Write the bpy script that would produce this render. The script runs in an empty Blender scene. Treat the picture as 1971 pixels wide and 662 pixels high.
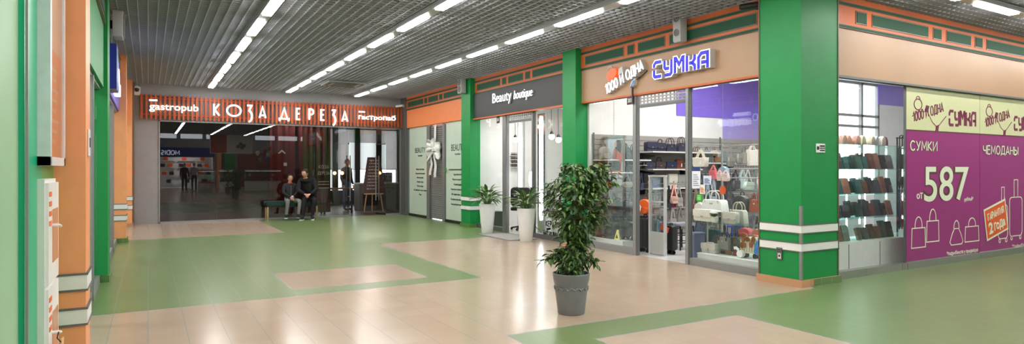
import bpy, math, random
from mathutils import Vector, Matrix
R = random.Random(7)
S = bpy.context.scene
COL = S.collection
PI = math.pi
HP = PI / 2

# ---------------------------------------------------------------- camera geometry (1971 x 662)
F, CX, CY, H = 1205.0, 985.5, 326.0, 1.35
TH = math.atan(700.5 / F)
SN, CS = math.sin(TH), math.cos(TH)


def ray(u, v):
    a, b = (u - CX) / F, (CY - v) / F
    return a * CS + SN, -a * SN + CS, b


def onx(u, v, X):
    x, y, b = ray(u, v)
    t = X / x
    return y * t, H + b * t          # Y, Z


def ony(u, v, Y):
    x, y, b = ray(u, v)
    t = Y / y
    return x * t, H + b * t          # X, Z


# ---------------------------------------------------------------- materials
def lin(c):
    return tuple(((x / 255) / 12.92 if x / 255 <= .04045 else ((x / 255 + .055) / 1.055) ** 2.4) for x in c)


MATS = {}


def mat(name, col=(128, 128, 128), rough=.5, metal=0, emit=0, var=.06, scale=14, bump=0, spec=.5, coat=0, ecol=None):
    key = name
    if key in MATS:
        return MATS[key]
    m = bpy.data.materials.new(name)
    m.use_nodes = True
    nt = m.node_tree
    n = nt.nodes
    b = n['Principled BSDF']
    c = lin(col)
    tc = n.new('ShaderNodeTexCoord')
    nz = n.new('ShaderNodeTexNoise')
    nz.inputs['Scale'].default_value = scale
    nz.inputs['Detail'].default_value = 3
    nt.links.new(tc.outputs['Object'], nz.inputs['Vector'])
    rp = n.new('ShaderNodeValToRGB')
    rp.color_ramp.elements[0].position = .3
    rp.color_ramp.elements[1].position = .7
    rp.color_ramp.elements[0].color = (*[x * (1 - var) for x in c], 1)
    rp.color_ramp.elements[1].color = (*[min(1, x * (1 + var)) for x in c], 1)
    nt.links.new(nz.outputs['Fac'], rp.inputs['Fac'])
    nt.links.new(rp.outputs['Color'], b.inputs['Base Color'])
    b.inputs['Roughness'].default_value = rough
    b.inputs['Metallic'].default_value = metal
    b.inputs['Specular IOR Level'].default_value = spec
    b.inputs['Coat Weight'].default_value = coat
    if bump:
        bp = n.new('ShaderNodeBump')
        bp.inputs['Strength'].default_value = bump
        bp.inputs['Distance'].default_value = .005
        nt.links.new(nz.outputs['Fac'], bp.inputs['Height'])
        nt.links.new(bp.outputs['Normal'], b.inputs['Normal'])
    if emit:
        b.inputs['Emission Color'].default_value = (*lin(ecol or col), 1)
        b.inputs['Emission Strength'].default_value = emit
    MATS[key] = m
    return m


def glass(name, tint=(1, 1, 1), f0=.05, rough=0.0, k=.95, gl=1.0):
    """window glass: Schlick reflection over a clear, slightly tinted sheet"""
    if name in MATS:
        return MATS[name]
    m = bpy.data.materials.new(name)
    m.use_nodes = True
    nt = m.node_tree
    n = nt.nodes
    n.clear()
    out = n.new('ShaderNodeOutputMaterial')
    mx = n.new('ShaderNodeMixShader')
    tr = n.new('ShaderNodeBsdfTransparent')
    tr.inputs[0].default_value = (*tint, 1)
    gs = n.new('ShaderNodeBsdfGlossy')
    gs.inputs['Roughness'].default_value = rough
    gs.inputs['Color'].default_value = (gl, gl, gl, 1)
    lw = n.new('ShaderNodeLayerWeight')
    lw.inputs[0].default_value = .5
    pw = n.new('ShaderNodeMath')
    pw.operation = 'POWER'
    pw.inputs[1].default_value = 5
    ma = n.new('ShaderNodeMath')
    ma.operation = 'MULTIPLY_ADD'
    ma.inputs[1].default_value = k - f0
    ma.inputs[2].default_value = f0
    nt.links.new(lw.outputs['Facing'], pw.inputs[0])
    nt.links.new(pw.outputs[0], ma.inputs[0])
    nt.links.new(ma.outputs[0], mx.inputs[0])
    nt.links.new(tr.outputs[0], mx.inputs[1])
    nt.links.new(gs.outputs[0], mx.inputs[2])
    nt.links.new(mx.outputs[0], out.inputs[0])
    MATS[name] = m
    return m


def tile_mat(name, col, col2, px=.28, py=.21, rough=.2, grout=(150, 148, 146), bumpy=.03, ox=0.0, oy=0.0, gw=.007, spec=.5):
    m = bpy.data.materials.new(name)
    m.use_nodes = True
    nt = m.node_tree
    n = nt.nodes
    L = nt.links.new
    b = n['Principled BSDF']
    geo = n.new('ShaderNodeNewGeometry')
    mp = n.new('ShaderNodeMapping')
    mp.inputs['Location'].default_value = (ox, oy, 0)
    L(geo.outputs['Position'], mp.inputs['Vector'])
    br = n.new('ShaderNodeTexBrick')
    br.offset = 0
    br.squash = 1
    br.inputs['Scale'].default_value = 1
    br.inputs['Brick Width'].default_value = px
    br.inputs['Row Height'].default_value = py
    br.inputs['Mortar Size'].default_value = gw / 2
    br.inputs['Mortar Smooth'].default_value = .2
    br.inputs['Color1'].default_value = (*lin(col), 1)
    br.inputs['Color2'].default_value = (*lin(col2), 1)
    br.inputs['Mortar'].default_value = (*[a_ * .8 + b_ * .2 for a_, b_ in zip(lin(col), lin(grout))], 1)
    br.inputs['Bias'].default_value = 0
    L(mp.outputs[0], br.inputs['Vector'])
    b2 = n.new('ShaderNodeTexBrick')          # the long joints along the corridor
    b2.offset = 0
    b2.inputs['Scale'].default_value = 1
    b2.inputs['Brick Width'].default_value = px
    b2.inputs['Row Height'].default_value = 500
    b2.inputs['Mortar Size'].default_value = gw / 2
    b2.inputs['Mortar Smooth'].default_value = .2
    m2 = n.new('ShaderNodeMapping')
    m2.inputs['Location'].default_value = (ox, 250, 0)
    L(geo.outputs['Position'], m2.inputs['Vector'])
    L(m2.outputs[0], b2.inputs['Vector'])
    nz = n.new('ShaderNodeTexNoise')
    nz.inputs['Scale'].default_value = 2.3
    nz.inputs['Detail'].default_value = 5
    L(geo.outputs['Position'], nz.inputs['Vector'])
    mx = n.new('ShaderNodeMix')
    mx.data_type = 'RGBA'
    L(b2.outputs['Fac'], mx.inputs[0])
    L(br.outputs['Color'], mx.inputs[6])
    mx.inputs[7].default_value = (*lin(grout), 1)
    L(mx.outputs[2], b.inputs['Base Color'])
    rr = n.new('ShaderNodeMapRange')
    rr.inputs[3].default_value = rough * .97
    rr.inputs[4].default_value = rough * 1.05
    L(nz.outputs['Fac'], rr.inputs[0])
    L(rr.outputs[0], b.inputs['Roughness'])
    b.inputs['Specular IOR Level'].default_value = spec
    n2 = n.new('ShaderNodeTexNoise')
    n2.inputs['Scale'].default_value = 4
    n2.inputs['Detail'].default_value = 2
    L(geo.outputs['Position'], n2.inputs['Vector'])
    bp = n.new('ShaderNodeBump')
    bp.inputs['Strength'].default_value = bumpy
    bp.inputs['Distance'].default_value = .01
    L(n2.outputs['Fac'], bp.inputs['Height'])
    L(bp.outputs[0], b.inputs['Normal'])
    MATS[name] = m
    return m


def leather(col, rough=.42):
    return mat('leather_%02x%02x%02x' % col, col, rough, var=.1, scale=60, bump=.25)


def plast(col, rough=.4):
    return mat('plastic_%02x%02x%02x' % col, col, rough, var=.03, scale=20)


def paint(col, rough=.45):
    return mat('paint_%02x%02x%02x' % col, col, rough, var=.035, scale=6)


# ---------------------------------------------------------------- mesh builder
class MB:
    def __init__(s, M=None):
        s.v, s.f, s.mi = [], [], []
        s.M = M or Matrix()
        s.k = 0

    def add(s, vs, fs):
        o = len(s.v)
        s.v += [tuple(s.M @ Vector(p)) for p in vs]
        for f in fs:
            s.f.append([o + i for i in f])
            s.mi.append(s.k)
        return s

    def box(s, x0, y0, z0, x1, y1, z1):
        return s.add([(x0, y0, z0), (x1, y0, z0), (x1, y1, z0), (x0, y1, z0), (x0, y0, z1), (x1, y0, z1), (x1, y1, z1), (x0, y1, z1)],
                     [(0, 3, 2, 1), (4, 5, 6, 7), (0, 1, 5, 4), (1, 2, 6, 5), (2, 3, 7, 6), (3, 0, 4, 7)])

    def prism(s, poly, rings):
        """poly: (x, z) outline counter-clockwise seen from the front (-y); rings: (y, scale) front to back"""
        n = len(poly)
        cx = sum(p[0] for p in poly) / n
        cz = sum(p[1] for p in poly) / n
        vs, fs = [], []
        for y, k in rings:
            kx, kz = k if isinstance(k, tuple) else (k, k)
            vs += [(cx + (x - cx) * kx, y, cz + (z - cz) * kz) for x, z in poly]
        m = len(rings)
        for r in range(m - 1):
            for i in range(n):
                j = (i + 1) % n
                fs.append((r * n + i, (r + 1) * n + i, (r + 1) * n + j, r * n + j))
        fs.append(tuple(range(n)))
        fs.append(tuple((m - 1) * n + i for i in reversed(range(n))))
        return s.add(vs, fs)

    def tube(s, pts, r, seg=8, closed=False):
        pts = [Vector(p) for p in pts]
        n = len(pts)
        rs = r if isinstance(r, (list, tuple)) else [r] * n
        vs, fs = [], []
        prev = None
        for i, p in enumerate(pts):
            if closed:
                t = pts[(i + 1) % n] - pts[i - 1]
            else:
                t = pts[min(i + 1, n - 1)] - pts[max(i - 1, 0)]
            t.normalize()
            if prev is None:
                a = t.cross(Vector((0, 0, 1)))
                if a.length < 1e-3:
                    a = t.cross(Vector((0, 1, 0)))
            else:
                a = prev - t * prev.dot(t)
                if a.length < 1e-4:
                    a = t.cross(Vector((1, 0, .3)))
            a.normalize()
            prev = a
            b = t.cross(a)
            for q in range(seg):
                w = 2 * PI * q / seg
                vs.append(tuple(p + (a * math.cos(w) + b * math.sin(w)) * rs[i]))
        m = n if closed else n - 1
        for i in range(m):
            for q in range(seg):
                e = (q + 1) % seg
                k = (i + 1) % n
                fs.append((i * seg + q, i * seg + e, k * seg + e, k * seg + q))
        if not closed:
            fs.append(tuple(reversed(range(seg))))
            fs.append(tuple((n - 1) * seg + q for q in range(seg)))
        return s.add(vs, fs)

    def strap(s, pts, w, t=.004, axis=(0, 1, 0)):
        """flat band: width w across AXIS-perpendicular, thickness t"""
        pts = [Vector(p) for p in pts]
        ax = Vector(axis)
        vs, fs = [], []
        n = len(pts)
        for i, p in enumerate(pts):
            d = (pts[min(i + 1, n - 1)] - pts[max(i - 1, 0)]).normalized()
            side = d.cross(ax)
            if side.length < 1e-4:
                side = Vector((1, 0, 0))
            side.normalize()
            nn = side.cross(d).normalized()
            for a, b in ((-1, -1), (1, -1), (1, 1), (-1, 1)):
                vs.append(tuple(p + side * a * w / 2 + nn * b * t / 2))
        for i in range(n - 1):
            for q in range(4):
                e = (q + 1) % 4
                fs.append((i * 4 + q, i * 4 + e, i * 4 + 4 + e, i * 4 + 4 + q))
        fs += [(3, 2, 1, 0), tuple((n - 1) * 4 + q for q in range(4))]
        return s.add(vs, fs)

    def lathe(s, prof, seg=32, c=(0, 0, 0)):
        vs, fs = [], []
        n = len(prof)
        for r, z in prof:
            for q in range(seg):
                w = 2 * PI * q / seg
                vs.append((c[0] + r * math.cos(w), c[1] + r * math.sin(w), c[2] + z))
        for i in range(n - 1):
            for q in range(seg):
                e = (q + 1) % seg
                fs.append((i * seg + q, i * seg + e, (i + 1) * seg + e, (i + 1) * seg + q))
        fs.append(tuple(reversed(range(seg))))
        fs.append(tuple((n - 1) * seg + q for q in range(seg)))
        return s.add(vs, fs)

    def cyl(s, p0, p1, r, seg=16):
        return s.tube([p0, p1], r, seg)

    def ball(s, c, r, seg=14, rings=9):
        rx, ry, rz = r if isinstance(r, (tuple, list)) else (r, r, r)
        vs, fs = [(c[0], c[1], c[2] - rz)], []
        for i in range(1, rings):
            a = -HP + PI * i / rings
            for q in range(seg):
                w = 2 * PI * q / seg
                vs.append((c[0] + rx * math.cos(a) * math.cos(w), c[1] + ry * math.cos(a) * math.sin(w), c[2] + rz * math.sin(a)))
        vs.append((c[0], c[1], c[2] + rz))
        for q in range(seg):
            e = (q + 1) % seg
            fs.append((0, 1 + e, 1 + q))
            for i in range(rings - 2):
                fs.append((1 + i * seg + q, 1 + i * seg + e, 1 + (i + 1) * seg + e, 1 + (i + 1) * seg + q))
            fs.append((1 + (rings - 2) * seg + q, 1 + (rings - 2) * seg + e, len(vs) - 1))
        return s.add(vs, fs)

    def stroke(s, pts, w, y0, y1, closed=False):
        """flat ribbon along 2-D points (x, z), from y0 (front) to y1 (back)"""
        n = len(pts)
        P = [Vector(p) for p in pts]
        A, B = [], []
        for i in range(n):
            if closed:
                d0 = (P[i] - P[i - 1])
                d1 = (P[(i + 1) % n] - P[i])
            else:
                d0 = P[i] - P[i - 1] if i else P[1] - P[0]
                d1 = P[i + 1] - P[i] if i < n - 1 else P[-1] - P[-2]
            d0.normalize()
            d1.normalize()
            n0, n1 = Vector((-d0.y, d0.x)), Vector((-d1.y, d1.x))
            mm = n0 + n1
            if mm.length < .2:
                mm = n1
            mm.normalize()
            k = min(1 / max(mm.dot(n1), .45), 1.6)
            A.append(P[i] + mm * w / 2 * k)
            B.append(P[i] - mm * w / 2 * k)
        vs = []
        for i in range(n):
            vs += [(A[i].x, y0, A[i].y), (B[i].x, y0, B[i].y), (B[i].x, y1, B[i].y), (A[i].x, y1, A[i].y)]
        fs = []
        for i in range(n if closed else n - 1):
            j = (i + 1) % n
            for q in range(4):
                e = (q + 1) % 4
                fs.append((i * 4 + q, i * 4 + e, j * 4 + e, j * 4 + q))
        if not closed:
            fs += [(3, 2, 1, 0), tuple((n - 1) * 4 + q for q in range(4))]
        return s.add(vs, fs)

    def build(s, name, m=None, parent=None, smooth=True, ang=35):
        me = bpy.data.meshes.new(name)
        me.from_pydata(s.v, [], s.f)
        ms = m if isinstance(m, (list, tuple)) else [m]
        for x in ms:
            me.materials.append(x)
        me.polygons.foreach_set('material_index', s.mi)
        if smooth:
            me.polygons.foreach_set('use_smooth', [True] * len(me.polygons))
            me.set_sharp_from_angle(angle=math.radians(ang))
        me.update()
        o = bpy.data.objects.new(name, me)
        COL.objects.link(o)
        if parent:
            o.parent = parent
        return o


def tag(o, label=None, cat=None, group=None, kind=None):
    if label:
        o['label'] = label
    if cat:
        o['category'] = cat
    if group:
        o['group'] = group
    if kind:
        o['kind'] = kind
    return o


def empty(name, loc=(0, 0, 0), rz=0):
    o = bpy.data.objects.new(name, None)
    o.empty_display_size = .1
    o.location = loc
    o.rotation_euler = (0, 0, rz)
    COL.objects.link(o)
    return o


def thing(name, label, cat, loc=(0, 0, 0), rz=0, group=None):
    return tag(empty(name, loc, rz), label, cat, group)


def struct(name, loc=(0, 0, 0), rz=0):
    return tag(empty(name, loc, rz), kind='structure')


def rrect(w, h, r, x=0, z=0, seg=5):
    """rounded rectangle centred on x, standing on z"""
    r = min(r, w / 2 - 1e-4, h / 2 - 1e-4)
    out = []
    for cx, cz, a0 in ((x + w / 2 - r, z + r, -90), (x + w / 2 - r, z + h - r, 0), (x - w / 2 + r, z + h - r, 90), (x - w / 2 + r, z + r, 180)):
        for i in range(seg + 1):
            a = math.radians(a0 + 90 * i / seg)
            out.append((cx + r * math.cos(a), cz + r * math.sin(a)))
    return out


def arc(cx, cz, rx, rz, a0, a1, n=14):
    return [(cx + rx * math.cos(math.radians(a0 + (a1 - a0) * i / n)), cz + rz * math.sin(math.radians(a0 + (a1 - a0) * i / n))) for i in range(n + 1)]


# ---------------------------------------------------------------- lettering: own stroke alphabet for Cyrillic capitals and digits
GL = {
    'А': (.66, [[(0, 0), (.33, 1), (.66, 0)], [(.11, .28), (.55, .28)]]),
    'Б': (.6, [[(.55, 1), (0, 1), (0, 0), (.3, 0)] + arc(.3, .29, .29, .29, -90, 90) + [(0, .58)]]),
    'В': (.6, [[(0, .53), (.28, .53)] + arc(.28, .765, .24, .235, -90, 90) + [(0, 1), (0, 0), (.3, 0)] + arc(.3, .265, .28, .265, -90, 90)]),
    'Г': (.5, [[(.5, 1), (0, 1), (0, 0)]]),
    'Д': (.78, [[(0, -.16), (0, .04), (.78, .04), (.78, -.16)], [(.12, .04), (.24, 1), (.64, 1), (.64, .04)]]),
    'Е': (.52, [[(.52, 1), (0, 1), (0, 0), (.52, 0)], [(0, .52), (.46, .52)]]),
    'Ж': (.9, [[(.45, 0), (.45, 1)], [(0, 0), (.4, .52), (.02, 1)], [(.9, 0), (.5, .52), (.88, 1)]]),
    'З': (.56, [arc(.27, .76, .25, .24, 150, -90) + arc(.27, .26, .29, .26, 90, -150)]),
    'И': (.64, [[(0, 1), (0, 0), (.64, 1), (.64, 0)]]),
    'Й': (.64, [[(0, 1), (0, 0), (.64, 1), (.64, 0)], arc(.32, 1.22, .15, .1, 180, 360)]),
    'К': (.6, [[(0, 0), (0, 1)], [(.56, 1), (.06, .5), (.6, 0)]]),
    'Л': (.64, [[(0, 0), (.1, .06), (.17, 1), (.64, 1), (.64, 0)]]),
    'М': (.76, [[(0, 0), (.04, 1), (.38, .25), (.72, 1), (.76, 0)]]),
    'Н': (.62, [[(0, 0), (0, 1)], [(.62, 0), (.62, 1)], [(0, .5), (.62, .5)]]),
    'О': (.72, [arc(.36, .5, .36, .5, 0, 360, 28)]),
    'П': (.62, [[(0, 0), (0, 1), (.62, 1), (.62, 0)]]),
    'Р': (.56, [[(0, 0), (0, 1), (.28, 1)] + arc(.28, .73, .27, .27, 90, -90) + [(0, .46)]]),
    'С': (.66, [arc(.36, .5, .36, .5, 42, 318, 22)]),
    'Т': (.6, [[(0, 1), (.6, 1)], [(.3, 1), (.3, 0)]]),
    'У': (.62, [[(0, 1), (.33, .36)], [(.62, 1), (.26, .1), (.08, 0)]]),
    'Ф': (.8, [[(.4, -.04), (.4, 1.04)], arc(.4, .52, .4, .33, 0, 360, 24)]),
    'Х': (.62, [[(0, 0), (.6, 1)], [(.02, 1), (.62, 0)]]),
    'Ц': (.7, [[(0, 1), (0, 0), (.7, 0), (.7, -.18)], [(.58, 0), (.58, 1)]]),
    'Ч': (.56, [[(0, 1), (0, .6), (.1, .42), (.56, .42)], [(.56, 0), (.56, 1)]]),
    'Ш': (.86, [[(0, 1), (0, 0), (.86, 0), (.86, 1)], [(.43, 0), (.43, 1)]]),
    'Ы': (.8, [[(0, 1), (0, 0), (.26, 0)] + arc(.26, .28, .26, .28, -90, 90) + [(0, .56)], [(.78, 0), (.78, 1)]]),
    'Ь': (.54, [[(0, 1), (0, 0), (.26, 0)] + arc(.26, .28, .26, .28, -90, 90) + [(0, .56)]]),
    'Э': (.62, [arc(.28, .5, .34, .5, 138, -138, 22), [(.16, .52), (.6, .52)]]),
    'Ю': (.9, [[(0, 0), (0, 1)], [(0, .5), (.26, .5)], arc(.58, .5, .32, .5, 0, 360, 24)]),
    'Я': (.58, [[(.58, 0), (.58, 1), (.3, 1)] + arc(.3, .74, .28, .26, 90, 270) + [(.58, .48)], [(.3, .48), (0, 0)]]),
    '0': (.56, [arc(.28, .5, .28, .5, 0, 360, 24)]),
    '1': (.24, [[(0, .8), (.2, 1), (.2, 0)]]),
    '2': (.56, [arc(.28, .72, .27, .28, 165, -30) + [(0, 0), (.56, 0)]]),
    '3': (.56, [arc(.27, .76, .25, .24, 150, -90) + arc(.27, .26, .29, .26, 90, -150)]),
    'I': (.1, [[(.05, 0), (.05, 1)]]),
    'X': (.62, [[(0, 0), (.6, 1)], [(.02, 1), (.62, 0)]]),
    'S': (.56, [arc(.29, .745, .25, .255, 50, 270, 14) + arc(.27, .25, .27, .25, 90, -140, 14)]),
    'D': (.62, [[(0, 0), (0, 1), (.25, 1)] + arc(.25, .5, .36, .5, 90, -90) + [(0, 0)]]),
}
for a, b in zip('AEMOPR', 'АЕМОР'):
    GL[a] = GL[b]
GL['R'] = (.58, [[(0, 0), (0, 1), (.28, 1)] + arc(.28, .74, .27, .26, 90, -90) + [(0, .48)], [(.28, .48), (.58, 0)]])
LOW = {'г': 'Г', 'н': 'Н', 'м': 'М', 'ь': 'Ь', 'ы': 'Ы', 'я': 'Я', 'э': 'Э', 'ф': 'Ф', 'в': 'В', 'й': 'Й'}


def letters(mb, s, h, x=0, z=0, w=.12, y0=-.01, y1=0, kx=1.0, gap=.22, align='c', shear=0, rot=0, width=None):
    """stroke capitals of height h; stroke width w and letter gap in units of h; returns the width"""
    tot, items = 0, []
    for ch in s:
        if ch == ' ':
            tot += .42 * kx
            continue
        hh = 1.0
        if ch in LOW:
            ch, hh = LOW[ch], .74
        g = GL[ch]
        items.append((tot, g, hh))
        tot += (g[0] * hh + gap) * kx
    tot -= gap * kx
    if width:
        h2x = width / (tot * h)
    else:
        h2x = 1
    W = tot * h * h2x
    ox = {'c': -W / 2, 'l': 0, 'r': -W}[align]
    cr, sr = math.cos(rot), math.sin(rot)
    for t, g, hh in items:
        for st in g[1]:
            pts = []
            for px, pz in st:
                X = (t + px * hh * kx) * h * h2x + ox + shear * pz * h * hh
                Z = pz * h * hh
                pts.append((x + X * cr - Z * sr, z + X * sr + Z * cr))
            cl = len(pts) > 3 and (Vector(pts[0]) - Vector(pts[-1])).length < 1e-4
            mb.stroke(pts[:-1] if cl else pts, w * h, y0, y1, closed=cl)
    return W


def font_text(mb, s, size, x=0, z=0, y0=-.004, y1=0, align='c', off=0, shear=0, kx=1.0, res=6):
    """lettering from the built-in typeface, turned into a mesh"""
    tr = str.maketrans('АВЕКМНОРСТХаеорсухкг', 'ABEKMHOPCTXaeopcyxкг')
    c = bpy.data.curves.new('lettering', 'FONT')
    c.body = s.translate(tr)
    c.size = size
    c.extrude = (y1 - y0) / 2
    c.offset = off
    c.shear = shear
    c.resolution_u = res
    c.align_x = {'c': 'CENTER', 'l': 'LEFT', 'r': 'RIGHT'}[align]
    o = bpy.data.objects.new('lettering', c)
    COL.objects.link(o)
    dg = bpy.context.evaluated_depsgraph_get()
    me = bpy.data.meshes.new_from_object(o.evaluated_get(dg))
    mid = (y0 + y1) / 2
    mb.add([(x + v.co.x * kx, mid - v.co.z, z + v.co.y) for v in me.vertices], [tuple(p.vertices) for p in me.polygons])
    bpy.data.objects.remove(o)
    bpy.data.curves.remove(c)
    bpy.data.meshes.remove(me)

# ================================================================ SETTING
GREEN, ORANGE, DKGREEN, BROWN = (3, 138, 66), (244, 164, 110), (6, 70, 42), (108, 90, 70)
m_green = paint(GREEN, .5)
m_orange = paint(ORANGE, .42)
m_orange_d = paint((204, 100, 42), .5)
m_dkgreen = paint(DKGREEN, .65)
m_brown = paint(BROWN, .4)
m_white = paint((232, 232, 228), .4)
m_alu = mat('aluminium', (150, 151, 150), .42, .55, var=.04, scale=30)
m_alu_d = mat('aluminium_dark', (112, 113, 113), .45, .5, var=.04, scale=30)
m_steel = mat('brushed_steel', (178, 178, 176), .3, .85, var=.05, scale=40)
m_greywall = paint((152, 152, 154), .6)
m_grey = paint((120, 121, 122), .5)
m_dark = mat('charcoal', (26, 26, 27), .5, var=.1)
m_black = mat('black', (10, 10, 11), .45, var=.1)
m_inwhite = paint((226, 225, 222), .6)
m_peach = tile_mat('peach_tile', (182, 160, 138), (178, 155, 133), ox=.0, oy=.0)
m_greent = tile_mat('green_tile', (112, 133, 82), (108, 129, 78), ox=.0, oy=.0, grout=(136, 146, 126), rough=.287, spec=.75)
m_grout = mat('grout', (146, 148, 156), .5)
m_shopfloor = tile_mat('shop_tile', (205, 203, 199), (200, 198, 193), px=.4, py=.4, rough=.2, grout=(170, 168, 165), bumpy=.04)
m_pubfloor = tile_mat('pub_floor', (70, 62, 56), (62, 55, 50), px=.2, py=1.1, rough=.36, grout=(40, 36, 33), bumpy=.04)
g_shop = glass('shop_glass', (.97, .985, .98), .03, k=.8)
g_pub = glass('smoked_glass', (.66, .63, .63), .06, k=.8, gl=.8)
g_door = glass('door_glass', (.9, .92, .92), .04, k=.7)
g_edge = glass('shelf_glass', (.80, .93, .90), .08, k=.8)
m_frost = mat('frosted_film', (196, 212, 196), .35, var=.03, scale=3)

YB = 17.9      # back wall
# ---- floor: one sheet cut along the tile colours
xs = [-6, -.5, 1.40, 2.52, 3.03, 3.08, 3.60, 4.72, 6.55, 6.70, 7.2, 18]
ys = [-17, 3.97, 4.42, 4.70, 6.93, 7.30, 8.55, 11.03, 14.0, 17.96]
gw = .006


def is_green(x, y):
    if y > 14:
        return x > 2.52
    if y > 11.03:
        return True
    if y > 6.93:
        return x < 3.6 and not (1.40 < x < 3.03 and 7.30 < y < 8.55)
    if y > 4.42:
        return x > 6.55 and y < 4.7
    if x > 2.52:
        return not (3.08 < x < 4.72 and y < 3.97)
    return False


def cuts(a):
    out = [a[0]]
    for q in a[1:-1]:
        out += [q - gw, q + gw]
    return out + [a[-1]]


fx, fy = cuts(xs), cuts(ys)
mb = MB()
for i in range(len(fx) - 1):
    for j in range(len(fy) - 1):
        x0, x1, y0, y1 = fx[i], fx[i + 1], fy[j], fy[j + 1]
        cx, cy = (x0 + x1) / 2, (y0 + y1) / 2
        if cx > 6.7 and cy > 4.7:
            continue
        e = gw * 1.6
        cl = [is_green(cx + dx, cy + dy) for dx in (-e, e) for dy in (-e, e)]
        thin = (x1 - x0) < gw * 2.5 or (y1 - y0) < gw * 2.5
        if thin and len(set(cl)) > 1:
            mb.k = 2
        else:
            mb.k = 1 if is_green(cx, cy) else 0
        mb.add([(x0, y0, 0), (x1, y0, 0), (x1, y1, 0), (x0, y1, 0)], [(0, 1, 2, 3)])
tag(mb.build('floor', [m_peach, m_greent, m_grout], smooth=False), kind='structure')
mb = MB()
mb.add([(6.66, 4.66, .002), (18, 4.66, .002), (18, 8.85, .002), (6.66, 8.85, .002)], [(0, 1, 2, 3)])
mb.add([(6.66, 8.85, .002), (10.4, 8.85, .002), (10.4, 13.3, .002), (6.66, 13.3, .002)], [(0, 1, 2, 3)])
tag(mb.build('floor_shops', m_shopfloor, smooth=False), kind='structure')
mb = MB()
mb.add([(-.4, 17.93, .002), (9.5, 17.93, .002), (9.5, 25, .002), (-.4, 25, .002)], [(0, 1, 2, 3)])
tag(mb.build('floor_pub', m_pubfloor, smooth=False), kind='structure')

# ---- ceiling: open metal grid under a dark void
m_grid = mat('ceiling_grid', (168, 170, 178), .6, .0, var=.05, scale=2)
m_void = mat('ceiling_void', (200, 200, 208), .9, var=.1, scale=2)
mb = MB()
P = .115
ZG0, ZG1, tk = 3.46, 3.505, .006


def grid(x0, x1, y0, y1):
    k = math.ceil(x0 / P)
    while k * P < x1:
        mb.box(k * P - tk, y0, ZG0, k * P + tk, y1, ZG1)
        k += 1
    k = math.ceil(y0 / P)
    while k * P < y1:
        mb.box(x0, k * P - tk, ZG0 + .004, x1, k * P + tk, ZG1 - .002)
        k += 1


grid(-.46, 6.66, -6, 17.9)
grid(6.66, 16, -6, 4.6)
grid(6.68, 18, 4.66, 8.85)
tag(mb.build('ceiling', m_grid, smooth=False), kind='structure')
mb = MB()
mb.box(-5, -6, 3.62, 18, 4.64, 3.66)
mb.box(-5, 4.64, 3.62, 6.66, 17.95, 3.66)
mb.box(6.66, 4.64, 3.62, 18, 8.95, 3.66)
tag(mb.build('ceiling_void', m_void, smooth=False), kind='structure')

# ---- columns
ncol = [0]


def column(x0, x1, y0, y1, m, mp, top=3.6, zs=((.62, .705), (.41, .495)), plinth=.08, lines=True):
    root = struct('column', ((x0 + x1) / 2, (y0 + y1) / 2, 0))
    hx, hy = (x1 - x0) / 2, (y1 - y0) / 2
    a = MB()
    a.box(-hx, -hy, 0, hx, hy, top)
    a.build('shaft', m, root, smooth=False)
    for z0, z1 in zs:
        a = MB()
        e = .008
        a.box(-hx - e, -hy - e, z0, hx + e, hy + e, z1)
        a.k = 1
        e = .012
        if lines:
            a.box(-hx - e, -hy - e, z0 - .012, hx + e, hy + e, z0)
            a.box(-hx - e, -hy - e, z1, hx + e, hy + e, z1 + .012)
        a.build('white_stripe', [m_white, m_alu_d], root, smooth=False)
    a = MB()
    a.box(-hx - .025, -hy - .025, 0, hx + .025, hy + .025, plinth)
    a.build('plinth', mp, root, smooth=False)
    return root, hx, hy


m_plinth_p = tile_mat('plinth_peach', (196, 150, 112), (190, 143, 105), px=.2, py=.3, rough=.35)
m_plinth_g = tile_mat('plinth_green', (88, 130, 62), (80, 122, 58), px=.2, py=.3, rough=.35)
root, hx, hy = column(6.46, 7.16, 4.53, 5.10, m_green, m_plinth_p)
a = MB()
for cx, cy in ((-hx, -hy),):
    a.box(cx - .016, cy - .016, .08, cx + .014, cy + .014, .41)
    a.box(cx - .016, cy - .016, .495, cx + .014, cy + .014, .62)
    a.box(cx - .016, cy - .016, .705, cx + .014, cy + .014, .93)
a.build('corner_guard', m_alu, root, smooth=False)
a = MB()
a.box(hx - .012, -hy - .008, .08, hx + .006, -hy + .01, 3.5)
a.box(-hx - .008, hy - .012, .08, -hx + .01, hy + .006, 3.5)
a.build('edge_trim', m_brown, root, smooth=False)
a = MB()
a.box(-hx + .2, -hy - .027, 0, hx + .027, -hy - .0255, .0802)
a.build('plinth_tile', m_plinth_g, root, smooth=False)
column(6.46, 6.72, 8.90, 9.30, m_green, m_plinth_p, zs=())
column(6.46, 6.72, 13.04, 13.52, m_green, m_plinth_g)
column(-.62, -.33, 4.63, 4.95, m_orange, m_plinth_p)
column(-.62, -.42, 8.94, 9.40, m_green, m_plinth_g, zs=())
column(-.62, -.35, 13.6, 14.05, m_orange, m_plinth_g)
column(-.62, -.33, 17.3, 17.72, m_orange, m_plinth_p)

# ---- walls
def wall(name, boxes, m):
    a = MB()
    for b_ in boxes:
        a.box(*b_)
    return tag(a.build(name, m, smooth=False), kind='structure')


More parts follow.
